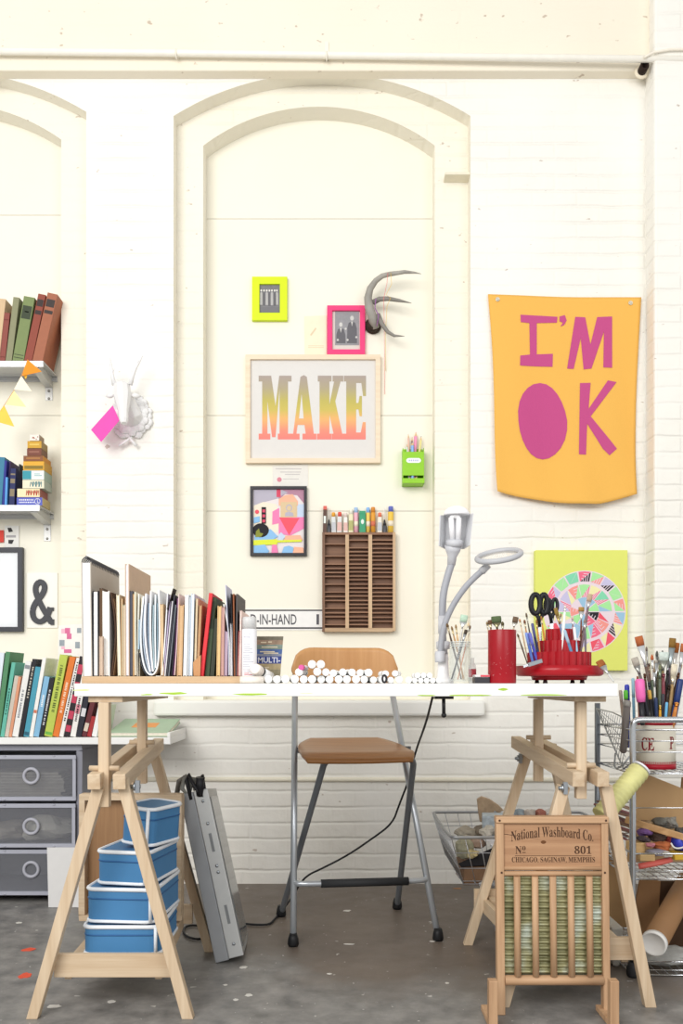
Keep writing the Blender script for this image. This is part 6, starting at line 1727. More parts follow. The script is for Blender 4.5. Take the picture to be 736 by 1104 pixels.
# wire bin hooked on the side of the cart
t = thing('wire_bin', 'small slanted wire mesh bin hooked on the side of the cart', 'wire bin', P(668, 830, 3.05))
wbn = MB()
pA, pB, pC, pD = P(643, 764, 3.28), P(646, 776, 3.28), P(672, 829, 3.0), P(683, 820, 2.96)
qA = P(681, 778, 2.96)
wbn.tube([pA, pC, pD, qA], .003, 6); wbn.tube([pA, P(660, 768, 3.1), qA], .0026, 6)
for k in range(1, 16):
    f_ = k / 16
    wbn.tube([pA.lerp(pC, f_), pA.lerp(qA, f_)], .0011, 4)
for k in range(1, 4):
    wbn.tube([pA.lerp(pC, 0.02).lerp(pA.lerp(qA, .02), k / 4), pC.lerp(qA, k / 4)], .0011, 4)
wbn.tube([P(663, 812, 3.02), P(662, 826, 3.0), P(664.5, 829, 2.99), P(672, 824, 2.98), P(679, 815, 2.96)], .003, 6)
part('mesh', wbn, M('#a3a7ab', .35, .8), t)
# tin of brushes
Yt3 = 3.06
bx_ = PX(706.5, Yt3); rb = 20.5 * Yt3 / F
zb0 = ZT1 + .004
hb_ = PZ(777, Yt3 - rb) - zb0
t = thing('lettered_tin', 'cream tin with dark red lettering and red rims, packed with brushes', 'tin', (bx_, Yt3, zb0))
part('tin_body', MB().lathe([(rb, .0), (rb, hb_ - .004), (rb * .96, hb_ - .004), (rb * .96, .006), (.0005, .005)], 40), M('#e9e3d2', .4, 0, .05, 9), t, 0, True)
part('red_rim', MB().lathe([(rb * 1.012, hb_ - .016), (rb * 1.03, hb_), (rb * .97, hb_)], 40), M('#a8172a', .4), t, 0, True)
part('red_rim', MB().lathe([(rb * 1.02, .0), (rb * 1.01, .018)], 40), M('#a8172a', .4), t, 0, True)
def wrap(s_, a0, a1, z0, z1, bold=.02):
    pts, fs = text2d(s_, 1, z1 - z0, bold)
    return MB().add([(math.cos(rad(a0 + (a1 - a0) * u)) * (rb + .0006), math.sin(rad(a0 + (a1 - a0) * u)) * (rb + .0006), z0 + v) for u, v in pts], fs)
ztx = hb_ * .38
part('lettering', wrap(serif('CE'), -153, -113, ztx, ztx + hb_ * .27, .012), M('#8e2028', .5), t, 0, True)
part('lettering', wrap(serif('P'), -67, -49, ztx + .006, ztx + hb_ * .29, .012), M('#8e2028', .5), t, 0, True)
tk = MB()
for k in range(26):
    a = rad(-165 + k * 6); a2 = rad(-165 + k * 6 + 3)
    tk.add([(math.cos(a) * (rb + .0008), math.sin(a) * (rb + .0008), .019), (math.cos(a2) * (rb + .0008), math.sin(a2) * (rb + .0008), .019), (math.cos(a2) * (rb + .0008), math.sin(a2) * (rb + .0008), .026), (math.cos(a) * (rb + .0008), math.sin(a) * (rb + .0008), .026)], [(0, 1, 2, 3)])
part('scalloped_trim', tk, M('#a8172a', .5), t, 0, True)
g = 'brushes and pens packed in the cream lettered tin'
RB = random.Random(21)
specs = [  # label, tip px, base px
    ('dark slate brush handle crossing to the left in the cream tin', 699, 735, 716, .006, .009, (.006, .012), ('#3b3d44', '#3b3d44', '#4c4e55'), 1, -.036),
    ('black brown brush handle crossing to the right in the cream tin', 721.5, 738, 702, .006, .009, (.006, .012), ('#33261f', '#33261f', '#443229'), 1, -.037),
    ('walnut brush handle at the right of the cream glue brush', 731.5, 725, 714, .006, .009, (.006, .012), ('#5c3d2a', '#5c3d2a', '#6d4c36'), 1, -.012),
    ('grey bristled brush with a long steel ferrule left of the maroon handle', 711.5, 708, 709, .004, .014, (.018, .05), ('#5a5450', '#a5a8aa', '#8d8a80'), .5, .012),
    ('pale steel scraper brush between the rust tipped and the wide pale brush', 707.5, 712, 700, .004, .012, (.010, .06), ('#7c7672', '#d3d6d8', '#b9b4aa'), .4, .005),
    ('thin rust red brush handle behind the leftmost big brush in the cream tin', 699.5, 715, 712, .003, .007, (.012, .02), ('#8a4a3a', '#b5a48c', '#6a4a3a'), .8, .04),
    ('silver ferruled brush leaning left of the pale green one in the cream tin', 705, 720, 703, .004, .010, (.016, .05), ('#d9d6d0', '#c9cbcc', '#8a7a68'), .8, -.038),
    ('dark olive brush handle left of the wide pale green brush in the cream tin', 709.5, 724, 704, .0055, .009, (.006, .012), ('#55543c', '#55543c', '#6a6848'), 1, -.015),
    ('black brush handle right of the maroon one in the cream tin', 719.5, 722, 716, .0055, .009, (.006, .012), ('#2c2a2a', '#2c2a2a', '#3c3836'), 1, -.02),
    ('grey steel brush right of the wide pale green one in the cream tin', 721, 708, 713, .004, .012, (.014, .05), ('#8f8c88', '#aeb2b4', '#77746c'), .6, .035),
    ('natural wood handle leaning to the right edge in the cream tin', 734, 716, 716, .0055, .010, (.006, .012), ('#b98f60', '#b98f60', '#c9a070'), 1, .03),
    ('teal handled brush at the right back of the cream tin', 724, 722, 712, .0045, .008, (.006, .012), ('#3f7f8c', '#3f7f8c', '#5a98a4'), 1, .045),
    ('short brown stub handle at the left back of the cream tin', 694.5, 726, 703, .005, .009, (.006, .012), ('#6a4634', '#6a4634', '#7c5844'), 1, .02),  #, hr, bw(m), bristle+ferrule, cols, flat, yoff
    ('big flat brush with rust bristles and white ferrule, leftmost in the cream tin', 688, 686, 733, .006, .028, (.034, .075), ('#6a5a50', '#e4e6e8', '#b5663c'), .4, -.02),
    ('wide worn grey brush leaning left in the cream tin', 683.5, 709, 730, .006, .024, (.03, .03), ('#6f6a66', '#9a9a96', '#b9b2a6'), .4, -.035),
    ('slim brush with a rust tip in the middle of the cream tin', 702.5, 705.5, 707, .0032, .010, (.02, .03), ('#e8e6e2', '#d6d8da', '#b5603a'), .7, -.02),
    ('dark tapered brush behind the rust tipped one in the cream tin', 708, 701.5, 707, .0034, .010, (.02, .03), ('#5a5048', '#8f8f8c', '#5f5f5a'), .8, .02),
    ('thin black tipped brush in the middle of the cream tin', 714, 701, 711, .0032, .008, (.02, .03), ('#6b5b4b', '#a9a9a4', '#4a4a48'), .8, .03),
    ('wide pale green white brush in the middle of the cream tin', 715.5, 703, 712, .0055, .034, (.03, .035), ('#8c7a54', '#9a9c92', '#d2ded6'), .4, -.005),
    ('big olive brown flat brush at the right of the cream tin', 725, 688, 716, .006, .024, (.034, .07), ('#7a6c78', '#a9b3b5', '#8c6a34'), .4, .0),
    ('orange brown round brush behind the olive one in the cream tin', 729.5, 693, 720, .006, .020, (.036, .05), ('#b9bcc0', '#e0dcd6', '#b06a34'), .6, .02),
    ('rust brush at the photo edge in the cream tin', 737, 694, 723, .005, .020, (.03, .05), ('#9a9ca0', '#d0d2d4', '#b4683c'), .5, -.01),
    ('narrow silver brush between the two leftmost in the cream tin', 696.5, 697, 707, .003, .008, (.016, .05), ('#8a6a5c', '#b9b9b6', '#8a7a70'), .8, .03),
    ('maroon handled brush standing upright in the cream tin', 715, 726, 715, .0065, .012, (.004, .01), ('#7c4048', '#7c4048', '#8a5058'), 1, -.045),
    ('cream glue brush at the right of the cream tin', 727, 716, 719, .007, .022, (.04, .03), ('#a98a5c', '#d9cdb4', '#e6dcc4'), .6, -.03),
    ('brown wooden brush handle at the back of the cream tin', 706.5, 712, 708, .005, .010, (.004, .01), ('#9a6a44', '#9a6a44', '#9a6a44'), 1, .035),
    ('grey green brush handle at the centre of the cream tin', 711, 716, 710, .005, .010, (.02, .03), ('#5f6a58', '#7c8a7a', '#7d7f60'), .8, -.05),
    ('amber brush handle at the right front of the cream tin', 729.5, 757, 719, .007, .014, (.006, .01), ('#c9803c', '#c9803c', '#d8954c'), 1, -.055),
    ('yellow pencil like brush at the front of the cream tin', 711.3, 760, 710, .0045, .007, (.006, .01), ('#e0a42c', '#d8a848', '#e9c878'), 1, -.058)]
for lb_, xt, yt, xb, hr, bw, lens, cols, fl_2, yo in specs:
    brush(lb_, V((bx_ + (PX(xb, Yt3) - bx_) * .5, Yt3 + yo * .5, zb0 + .012)), P(xt, yt, Yt3 + yo), hr, bw, lens, cols, g, fl_2)
for lb_, xt, yt, xb, r_, c, cc, yo, cl__ in (('black marker pen at the left front of the cream tin', 693.5, 747, 703, .0075, '#232327', '#2c2c33', -.05, .4), ('black pen with a gold band in the cream tin', 699.5, 744, 705, .0068, '#1f1f22', '#c9a24a', -.052, .12),
                                       ('dark blue pen at the front of the cream tin', 706.5, 752, 708, .006, '#3a4a6c', '#2f3d60', -.056, .4), ('light blue pen at the front right of the cream tin', 718.5, 757, 714, .005, '#4f9ac8', '#6fb4dc', -.058, .4),
                                       ('black pen leaning right at the front of the cream tin', 714.5, 748, 711, .006, '#27272b', '#3a3a40', -.05, .4), ('dark green pen behind the gold banded one in the cream tin', 703, 733, 707, .006, '#3e4a3c', '#55604e', -.03, .3),
                                       ('navy blue capped marker at the right edge of the cream tin', 733.5, 732, 723, .011, '#3b4f86', '#24386e', -.04, .3), ('black pen at the far left of the cream tin', 689.5, 752, 701, .006, '#2a2a2e', '#333338', -.03, .4)):
    pen(lb_, V((bx_ + (PX(xb, Yt3) - bx_) * .5, Yt3 + yo * .5, zb0 + .012)), P(xt, yt, Yt3 + yo), r_, c, cc, g, 'pen', cl__)
# pens standing in the wire bin, left of the tin
g = 'pens and markers in the wire bin left of the cream tin'
for lb_, xt, yt, xb, yb__, r_, c, cc, Yq_, cl__ in (('violet blue marker at the left of the wire bin', 675.5, 738, 678, 806, .0085, '#4658b8', '#3f4bc0', 3.05, .3), ('bright green marker in the wire bin', 674.3, 744, 675.5, 806, .0075, '#4a4644', '#58b838', 3.01, .16),
                                              ('light blue pen standing tall in the wire bin', 682, 731, 684, 800, .0055, '#7fb2cc', '#9cc6d6', 3.09, .3), ('rust brown pencil behind the pink marker', 687, 729, 690, 800, .004, '#a5573a', '#a5573a', 3.11, .2),
                                              ('hot pink fat highlighter in front of the cream tin brushes', 689, 732, 692.5, 782, .0165, '#2e2d33', '#ee6fb6', 2.985, .5), ('grey barrelled marker at the front of the wire bin', 676, 755, 671.5, 812, .013, '#6f6864', '#8a8680', 2.975, .12),
                                              ('slim brown grey pen behind the grey marker in the wire bin', 668.5, 744, 674.5, 806, .006, '#9a8878', '#b4a496', 3.07, .2)):
    pen(lb_, P(xb, yb__, Yq_), P(xt, yt, Yq_), r_, c, cc, g, 'highlighter' if 'highlighter' in lb_ else 'marker', cl__, .6 if 'highlighter' in lb_ else 1)
# yellow roll
e0, e1 = P(690.5, 829, 2.855), P(648, 880, 2.80)
t = thing('yellow_roll', 'pale yellow ribbed plastic roll with a white end, leaning by the cart', 'roll', e1)
ax2 = (e0 - e1); Lr = ax2.length; ax2.normalize()
prof = [(.0335 + .0016 * math.sin(i * 1.9), Lr * i / 40) for i in range(40)]
part('roll', MB().lathe(prof, 24, e1, ax2), M('#dad793', .45, 0, .15, 22), t)
part('end_cap', MB().lathe([(.030, 0), (.0305, .006), (.012, .0065), (.012, .003), (.0005, .003)], 24, e0 - ax2 * .0, ax2), M('#eceef6', .4), t)
# cardboard and clutter on the middle shelf
Ys = 3.2
cb = MB()
pts = [(686, 832), (700, 836), (730, 848), (742, 853), (735, 884), (672, 884)]
f0 = [P(x, y, 3.14 if y > 860 else 3.22) for x, y in pts]
cb.prism([(PX(x, 3.2), PZ(y, 3.2)) for x, y in pts], (0, 3.2, 0), (1, 0, 0), (0, 0, 1), (0, 1, 0), .006)
zmin = min(v.z for v in cb.v); cb.v = [V((v.x, v.y + .06 * (1 - (v.z - ZT2) / .4) * -1, ZT2 + .004 if v.z < zmin + .01 else v.z)) for v in cb.v]
solo('cardboard_sheet', cb, M('#b9966c', .85, 0, .1, 10), 'plain brown cardboard sheet standing on the middle cart shelf', 'cardboard')
cb = MB(); cb.prism([(PX(x, 3.24), PZ(y, 3.24)) for x, y in ((735, 838), (775, 842), (775, 890), (727, 892))], (0, 3.24, 0), (1, 0, 0), (0, 0, 1), (0, 1, 0), .006)
zmin = min(v.z for v in cb.v); cb.v = [V((v.x, v.y, ZT2 + .004 if v.z < zmin + .03 else v.z)) for v in cb.v]
solo('cardboard_sheet', cb, M('#94704c', .85, 0, .1, 10), 'darker brown cardboard at the photo edge on the middle cart shelf', 'cardboard')
# papers standing behind the tin, seen under it
cb = MB()
for k, (x0, x1, c) in enumerate(((704, 707, 0), (708, 711, 1), (712.5, 715, 0))): cb.box(PX(x0, 3.26), PX(x1, 3.26), 3.26, 3.262, ZT1 - .12, ZT1 - .02, c)
Z2 = ZT2 + .004
def blob(label, name, cat, x, y, w_, h_, d_, col, seed, Y=3.0, amp=.22, group=None):
    c = P(x, y, Y); k = Y / F
    mb = crumple((c.x, c.y, c.z), w_ * k / 2, d_ / 2, h_ * k / 2, seed, 16, amp)
    return solo(name, mb, M(col, .8, 0, .25, 40), label, cat, group)
gj = 'craft clutter heaped on the middle cart shelf'
st_ = thing('wooden_stick', 'long pale wooden stick lying slanted across the middle cart shelf', 'stick', P(705, 893, 2.98), None, gj)
part('stick', MB().bar(P(674, 883.5, 3.06), P(745, 905, 2.95), .022, .012, V((0, 0, 1))), WOOD('#cda676', '#a97f50', 'X'), st_, .002)
blob('grey knotted rag at the back of the middle cart shelf', 'rag', 'cloth', 722, 887, 15, 14, .07, '#8f8b82', 1, 3.12, .3, gj)
blob('dark grey netting beside the knotted rag', 'rag', 'cloth', 711, 887, 14, 9, .08, '#77766f', 2, 3.14, .3, gj)
blob('purple fabric scrap under the wooden stick', 'fabric_scrap', 'fabric', 694, 897, 16, 8, .07, '#7c5a94', 3, 3.04, .2, gj)
blob('black and white fabric scrap below the purple one', 'fabric_scrap', 'fabric', 693, 904.5, 14, 6, .06, '#4c4246', 4, 3.0, .25, gj)
blob('dark brown leather scrap in the middle of the clutter', 'fabric_scrap', 'fabric', 709, 903, 20, 9, .08, '#4a3830', 5, 3.04, .2, gj)
blob('red fabric scrap beside the blue tape', 'fabric_scrap', 'fabric', 725, 906, 14, 9, .07, '#9c3d38', 6, 3.02, .2, gj)
blob('terracotta leather piece in the clutter', 'fabric_scrap', 'fabric', 713, 912, 18, 10, .07, '#b0643c', 7, 2.98, .2, gj)
blob('grey lilac plastic bag in the clutter', 'plastic_bag', 'bag', 709, 919, 24, 8, .07, '#8d8a96', 8, 2.96, .25, gj)
blob('tan leather scrap left of the knotted rag', 'fabric_scrap', 'fabric', 697, 888, 12, 8, .06, '#a58a6a', 61, 3.16, .25, gj)
blob('charcoal fabric scrap at the photo edge behind the blue tape', 'fabric_scrap', 'fabric', 735, 896, 14, 9, .07, '#55524e', 62, 3.08, .25, gj)
blob('brown paper scrap under the wooden stick right of the purple scrap', 'fabric_scrap', 'fabric', 707, 897.5, 12, 6, .05, '#7c5a42', 63, 3.06, .25, gj)
blob('pink fabric scrap between the wooden block and terracotta piece', 'fabric_scrap', 'fabric', 701, 911, 10, 5, .04, '#c07a86', 64, 2.955, .2, gj)
blob('dusty white fabric scrap at the front of the clutter', 'fabric_scrap', 'fabric', 718, 921, 12, 6, .05, '#c9c4ba', 65, 2.93, .25, gj)
tt_ = thing('tape_roll', 'bright blue tape roll at the right of the clutter', 'tape', P(734, 908, 2.98), None, gj)
part('roll', MB().lathe([(.014, -.02), (.03, -.02), (.03, .02), (.014, .02), (.014, -.02)], 24, P(735, 908, 2.99), (.5, -1, .3)), M('#3a42b4', .4), tt_)
def block(label, name, cat, x0, x1, y0, y1, Y, d_, mat, group, rz=0, round_=.003):
    t = thing(name, label, cat, (PX((x0 + x1) / 2, Y), Y, PZ(y1, Y)), (0, 0, rad(rz)), group)
    w_ = (x1 - x0) * Y / F / 2; h_ = (y1 - y0) * Y / F
    part('body', MB().box(-w_, w_, 0, d_, 0, h_), mat, t, round_, True)
    return t
cl_l = WOOD('#d9bb88', '#bf9a62', 'X')
block('pale wooden block with a dark hole at the left of the clutter', 'wooden_block', 'wood block', 683, 696, 909, 921, 2.97, .06, cl_l, gj, 10)
block('smaller pale wooden block at the front of the clutter', 'wooden_block', 'wood block', 690, 706, 921.5, 928.5, 2.93, .04, cl_l, gj, -5)
block('yellow box at the right front of the clutter', 'yellow_box', 'box', 727, 742, 920, 927.5, 2.95, .06, M('#d9b03c', .5), gj, 4)
t = thing('red_tool', 'coral red curved plastic tool lying at the front of the middle cart shelf', 'tool', P(705, 935, 2.93), None, gj)
part('tool', MB().tube(smooth3([P(688, 934, 2.94), P(700, 932, 2.93), P(714, 929, 2.93), P(723, 926.5, 2.94)], 1), [.006] + [.013] * 6 + [.006] if False else .0115, 10, flat=.6), M('#c05a50', .4), t)
t = thing('white_wire', 'loop of white wire hanging out of the clutter', 'wire', P(730, 912, 2.95), None, gj)
part('wire', MB().tube(smooth3([P(723, 909, 2.95), P(726, 914, 2.94), P(732, 915, 2.94), P(740, 912, 2.95)], 2), .003, 6), M('#dedcd4', .4), t)
bdl = MB()
for k in range(16):
    a = P(640 + R.uniform(0, 6), 862 + k * 2.2 + R.uniform(-2, 2), 3.25); b2 = P(680 + R.uniform(-4, 6), 872 + k * 2.3 + R.uniform(-3, 3), 3.08)
    bdl.tube([a, a.lerp(b2, .5) + V((0, 0, .006)), b2], .004, 5, k % 4)
o = solo('twig_bundle', bdl, [M('#8a6a5c', .8), M('#a58a74', .8), M('#6f5a54', .8), M('#9a6a6a', .8)], 'bundle of dull brown sticks poking out at the left of the cart', 'sticks', None, 0, 'stuff')
# bottom shelf: mailing tube, cardboard, white bag
p0, p1 = P(704.5, 1017, 2.83), P(745, 944, 3.285)
t = thing('mailing_tube', 'brown cardboard mailing tube with a round white end cap', 'mailing tube', p0)
ax3 = p1 - p0; L3 = ax3.length; ax3.normalize()
part('tube', MB().lathe([(.040, 0), (.040, L3)], 32, p0, ax3), M('#96704c', .7, 0, .08, 8), t)
part('end_cap', MB().lathe([(.0415, .012), (.0415, -.006), (.037, -.0075), (.034, -.002), (.0005, -.0015)], 32, p0, ax3), M('#e6e4e0', .5), t)
for lb_, pts, Y, c in (('brown cardboard panel standing left on the bottom cart shelf', [(690, 948), (712, 950), (707, 1040), (676, 1040)], 3.16, '#8a6644'), ('dark brown cardboard box side at the back of the bottom cart shelf', [(712, 950), (745, 950), (745, 1036), (707, 1038)], 3.2, '#4f3826'),
                       ('tan board standing between washboard and cart', [(640, 902), (668, 930), (676, 1000), (655, 1010), (640, 985)], 3.33, '#a5845c')):
    m = MB(); m.prism([(PX(x, Y), PZ(y, Y)) for x, y in pts], (0, Y, 0), (1, 0, 0), (0, 0, 1), (0, 1, 0), .012)
    zf_ = ZT3 + .004 if 'cart shelf' in lb_ else .001
    zm = min(v.z for v in m.v); m.v = [V((v.x, v.y, zf_ if v.z < zm + .03 else v.z)) for v in m.v]
    solo('cardboard_sheet', m, M(c, .85, 0, .12, 12), lb_, 'cardboard', None, .001)
t = thing('box_flap', 'pale grey plastic tub low between the trestle and the cart', 'tub', (PX(672, 3.05), 3.05, .0))
part('tub', MB().hexa([(PX(656, 3.05), 3.0, .001), (PX(668, 3.0), 3.0, .001), (PX(668, 3.0), 3.12, .001), (PX(658, 3.05), 3.12, .001), (PX(652, 3.05), 2.98, PZ(998, 3.0)), (PX(670, 3.0), 2.98, PZ(998, 3.0)), (PX(670, 3.0), 3.14, PZ(998, 3.0)), (PX(652, 3.05), 3.14, PZ(998, 3.0))]), M('#b9b5ac', .5), t, .006)
t.name = 'plastic_tub'
pb2 = crumple((PX(722, 2.98), 2.99, ZT3 + .032), .09, .06, .026, 12, 18, .25)
solo('plastic_wrap', pb2, GLASS('#c8c8c4', .6, .3), 'crumpled clear plastic wrap under the mailing tube', 'plastic wrap')

# ================================================================ WIRE BASKET
YB0, YB1 = 3.36, 4.02
bxl, bxr = PX(485, YB0), PX(678, YB0)
zr = PZ(903, YB0)
zbm = PZ(955, YB0)
t = thing('wire_basket', 'grey wire basket on a stand behind the washboard, full of papers', 'basket', ((bxl + bxr) / 2, (YB0 + YB1) / 2, 0))
ins = .055
top = [V((bxl, YB0, zr)), V((bxr, YB0, zr)), V((bxr, YB1, zr)), V((bxl, YB1, zr))]
bot = [V((bxl + ins, YB0 + .03, zbm)), V((bxr - ins, YB0 + .03, zbm)), V((bxr - ins, YB1 - .03, zbm)), V((bxl + ins, YB1 - .03, zbm))]
rim = MB()
rc_ = []
for i in range(4):
    p, q = top[i], top[(i + 1) % 4]
    rc_ += [p.lerp(q, .04), p.lerp(q, .96)]
rim.tube(smooth3(rc_ + [rc_[0], rc_[1]], 1), .0062, 8, cap=False)
part('rim', rim, M('#a9abae', .4, .7), t)
wr_ = MB()
for i in range(4):
    p, q, a, b2 = top[i], top[(i + 1) % 4], bot[i], bot[(i + 1) % 4]
    n = 12 if i % 2 == 0 else 12
    for k in range(n + 1): wr_.tube([p.lerp(q, k / n), a.lerp(b2, k / n)], .0016, 5)
    for f_ in (.33, .66, 1): wr_.tube([p.lerp(a, f_), q.lerp(b2, f_)], .0018, 5)
for k in range(1, 12):
    wr_.tube([bot[0].lerp(bot[1], k / 12), bot[3].lerp(bot[2], k / 12)], .0016, 5); wr_.tube([bot[0].lerp(bot[3], k / 12), bot[1].lerp(bot[2], k / 12)], .0016, 5)
part('wire_mesh', wr_, M('#b9babd', .4, .7), t)
for y, x0, x1 in ((YB0 + .08, PX(518, 3.45), PX(536, 3.45)), (YB1 - .08, PX(525, 3.9), PX(540, 3.9)), (YB0 + .08, PX(640, 3.45), PX(640, 3.45)), (YB1 - .08, PX(610, 3.9), PX(610, 3.9))):
    part('stand_leg', MB().bar((x0, y, zbm - .004), (x1, y, .001), .022, .012), M('#b3b5b7', .4, .5), t, .002)
part('stand_rail', MB().bar((PX(518, 3.45), YB0 + .08, zbm - .010), (PX(640, 3.45), YB0 + .08, zbm - .010), .014, .010, V((0, 0, 1))), M('#b3b5b7', .4, .5), t)
gp = 'papers and boxes in the wire basket'
Zb = zbm + .004
block('brown cardboard box at the bottom of the wire basket', 'cardboard_box', 'box', 500, 545, 934, 954.3, 3.46, .2, M('#7d6048', .8, 0, .2), gp, 2)
t = thing('black_folder', 'black folder lying slanted in the wire basket', 'folder', P(520, 930, 3.45), None, gp)
part('folder', MB().hexa([P(494, 931, 3.44), P(548, 906, 3.44), P(548, 906, 3.66), P(494, 931, 3.66), P(497, 935, 3.44), P(548, 930, 3.44), P(548, 930, 3.66), P(497, 935, 3.66)][::-1]), M('#1e1d20', .5), t)
blob('sage green crumpled paper at the left of the wire basket', 'crumpled_paper', 'paper', 500, 913, 18, 24, .12, '#a9a68e', 31, 3.50, .22, gp)
blob('grey brown cloth bag at the back left of the wire basket', 'cloth_bag', 'bag', 503, 898, 24, 12, .14, '#a29a8c', 32, 3.62, .2, gp)
blob('pinkish tan crumpled paper in the wire basket', 'crumpled_paper', 'paper', 514, 908, 20, 14, .12, '#b39a8a', 33, 3.52, .22, gp)
m = MB(); pts = [(515, 872), (514, 862), (519, 859), (528, 862), (537, 868), (545, 876), (541, 880), (533, 874), (528, 885), (521, 887), (517, 886)]
m.prism([(PX(x, 3.72), PZ(y, 3.72)) for x, y in pts], (0, 3.72, 0), (1, 0, 0), (0, 0, 1), (.1, 1, 0), .03)
solo('paper_bag', m, M('#b9a084', .8, 0, .3, 40, .3), 'folded tan paper bag sticking up at the back of the wire basket', 'bag', gp, .003)
m = MB(); m.hexa([P(520, 901, 3.42), P(532, 914, 3.42), P(540, 904, 3.43), P(538, 902, 3.43), P(519.5, 901, 3.425), P(532, 914, 3.425), P(540, 904, 3.435), P(538, 902, 3.435)])
solo('paper_sheet', m, M('#e9e9ec', .7), 'white folded paper corner over the rim of the wire basket', 'paper', gp)
block('light blue white printed carton in the wire basket next to the washboard', 'carton', 'box', 520, 552, 880, 903, 3.56, .1, M('#b9c4cc', .6, 0, .45, 45), gp, -8)
for k, (x, y, w_, h_, Y_, c, lb_) in enumerate(((526, 897, 18, 12, 3.50, '#c3bdb2', 'pale stone crumpled paper in front of the light blue carton'), (536, 911, 14, 9, 3.47, '#d9dadd', 'bright white crumpled paper at the middle of the wire basket'),
                                    (545, 896, 14, 14, 3.6, '#8a8f94', 'slate grey crumpled paper beside the washboard edge'), (517, 896, 14, 10, 3.6, '#7d7264', 'dark taupe crumpled paper under the tan paper bag'), (509, 920, 12, 10, 3.46, '#c9b98a', 'straw yellow crumpled paper at the front of the wire basket'))):
    blob(lb_, 'crumpled_paper', 'paper', x, y, w_, h_, .1, c, 70 + k, Y_, .3, gp)
for k, (x, c, lb_) in enumerate(((548, '#c9ccce', 'pale grey'), (559, '#8f9aa2', 'blue grey'), (570, '#b9afa6', 'warm grey'), (582, '#a56a5c', 'rust'), (594, '#d8d6d2', 'white'), (606, '#8c8a86', 'mid grey'))):
    blob(lb_ + ' crumpled scrap showing over the top edge of the washboard', 'crumpled_paper', 'paper', x, 879, 14, 14, .1, c, 40 + k, 3.66 + .02 * (k % 2), .25, gp)

# ================================================================ WASHBOARD
Yw0 = 2.575
wt1 = WOOD('#cda883', '#a98361', 'Z', .6); wtx = WOOD('#cba580', '#a57f5d', 'X', .6)
t = thing('washboard', 'old wooden washboard with printed header leaning on the right trestle', 'washboard', (PX(596, Yw0), Yw0, 0))
sl = .028 / .62   # lean back
def tl(mb):
    mb.v = [V((v.x, v.y + sl * v.z, v.z)) for v in mb.v]
    return mb
q = lambda x: PX(x, Yw0)
qz = lambda y: PZ(y, Yw0 + .03)
x0, x1 = q(535.5), q(657)
ztop = qz(879.5)
for a, b2 in ((535.5, 543.8), (649.5, 657)): part('side_rail', tl(MB().box(q(a), q(b2), Yw0 - .013, Yw0 + .017, .001, ztop - .020)), wt1, t, .002)
part('top_rail', tl(MB().box(x0 - .001, x1 + .001, Yw0 - .017, Yw0 + .02, ztop - .0195, ztop)), wtx, t, .003)
ph_ = qz(936); pt_ = ztop - .0197
part('header_board', tl(MB().box(q(543.9), q(649.4), Yw0 - .006, Yw0 + .006, ph_, pt_)), WOOD('#bf9570', '#9b7150', 'X', .6), t)
for y0, y1, nm in ((932.5, 937, 'rail'), (937.5, 943, 'rail'), (1047.5, 1058, 'rail')):
    zc = (qz(y0) + qz(y1)) / 2; r_ = (qz(y0) - qz(y1)) / 2
    part('crossbar', tl(MB().tube([(q(543.9), Yw0 - .006, zc), (q(649.4), Yw0 - .006, zc)], r_, 12)), wtx, t)
for xx in (557.5, 577, 596.2, 615.6, 635.5):
    part('dowel', tl(MB().tube([(q(xx), Yw0 - .012, qz(1048)), (q(xx), Yw0 - .012, qz(943))], .0098, 12)), wt1, t)
# corrugated glass plate
cg_ = MB(); nz = 17 * 8; zA, zB_ = qz(1048), qz(942)
vs = []
for i in range(nz + 1):
    z_ = zA + (zB_ - zA) * i / nz
    yy = Yw0 + .007 - .0085 * abs(math.sin(math.pi * 17 * i / nz)) 
    vs += [(q(543.5), yy, z_), (q(649.8), yy, z_)]
cg_.add(vs, [(2 * i, 2 * i + 1, 2 * i + 3, 2 * i + 2) for i in range(nz)], 0, True)
def ribmat():
    m, nt, b = nodes('ribbed_brass_glass')
    tc = nn(nt, 'ShaderNodeTexCoord'); no = nn(nt, 'ShaderNodeTexNoise'); no.inputs['Scale'].default_value = 9; no.inputs['Detail'].default_value = 4
    nt.links.new(tc.outputs['Object'], no.inputs['Vector'])
    rp = nn(nt, 'ShaderNodeValToRGB'); e = rp.color_ramp.elements
    e[0].position, e[0].color = .3, lin('#6c6a48'); e[1].position, e[1].color = .72, lin('#bcc6bc')
    x = e.new(.5); x.color = lin('#98946c')
    nt.links.new(no.outputs['Fac'], rp.inputs[0]); nt.links.new(rp.outputs[0], b.inputs['Base Color'])
    b.inputs['Roughness'].default_value = .18; b.inputs['Metallic'].default_value = .35
    return m
part('ribbed_plate', tl(cg_), ribmat(), t)
part('plate_backing', tl(MB().box(q(543.9), q(649.4), Yw0 + .008, Yw0 + .012, qz(1050), qz(940))), M('#6a6a58', .6), t)
yh = Yw0 - .0066
ink = M('#4a3020', .7)
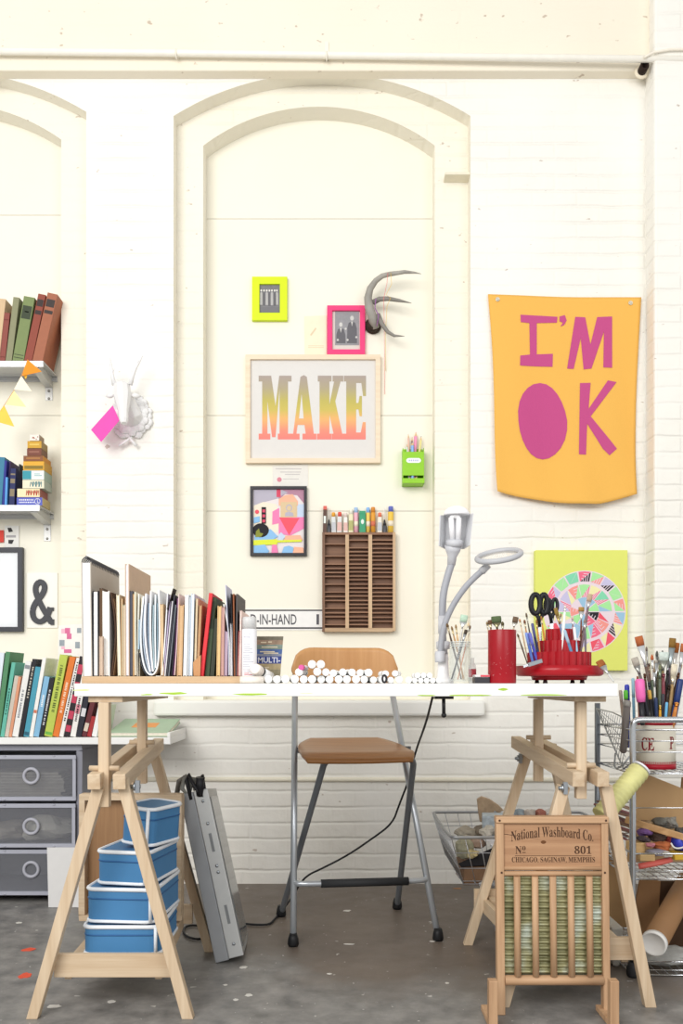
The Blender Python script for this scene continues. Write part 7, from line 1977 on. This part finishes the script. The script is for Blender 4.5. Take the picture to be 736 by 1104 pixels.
def wtext(s_, xa, ya, xb, yb, bold=.0, arch=0, nm='lettering'):
    pts, fs = text2d(s_, q(xb) - q(xa), qz(ya) - qz(yb), bold)
    W__ = q(xb) - q(xa)
    mb = MB().add([(q(xa) + a, yh, qz(yb) + b2 - arch * ((a / W__ - .5) * 2) ** 2) for a, b2 in pts], fs)
    part(nm, tl(mb), ink, t)
wtext(serif('National Washboard Co.'), 552, 890.5, 641, 901.5, 0, .014)
wtext(serif('N'), 556.5, 911.3, 563.2, 919.5); wtext(serif('o'), 563.9, 911, 567.6, 915.8, nm='raised_letter'); wtext('-', 563.9, 917.6, 567.6, 918.4, nm='raised_rule'); wtext(serif('801'), 620.5, 911, 638.8, 919.5)
wtext(serif('CHICAGO, SAGINAW, MEMPHIS'), 552.5, 922.8, 642.5, 929.2, .0)
un_ = MB(); un_.box(q(556), q(639), yh, yh + .0003, qz(921.8), qz(921.3))
part('printed_rule', tl(un_), ink, t)
part('wood_crack', tl(MB().prism([(q(544.5), qz(898)), (q(585), qz(904.2)), (q(544.5), qz(898.7))], (0, yh + .0002, 0), (1, 0, 0), (0, 0, 1), (0, 1, 0), .0003)), M('#4a3020', .8), t)
part('knot', tl(MB().prism([(q(587) + .008 * math.cos(rad(a)), qz(907) + .005 * math.sin(rad(a))) for a in range(0, 360, 30)], (0, yh + .0003, 0), (1, 0, 0), (0, 0, 1), (0, 1, 0), .0003)), M('#6a4428', .8), t)
for x, y in ((539, 883.5), (654, 883.5), (541, 939), (652.5, 939)):
    part('nail', tl(MB().lathe([(.0035, 0), (.0025, .002)], 8, (q(x), Yw0 - (.017 if y < 900 else .013), qz(y)), (0, -1, 0))), M('#4a3224', .6), t)
for xx in (531.8, 662.6):
    Yf_ = 2.46
    f2 = MB(); f2.box(PX(xx, Yf_) - .0125, PX(xx, Yf_) + .0125, Yf_, Yf_ + .03, .001, PZ(1058, Yf_))
    f2.box(PX(xx, Yf_) - .0125, PX(xx, Yf_) + .0125, Yf_ + .0301, Yw0 + .03, .001, .018)
    part('stand_foot', f2, wt1, t, .002)
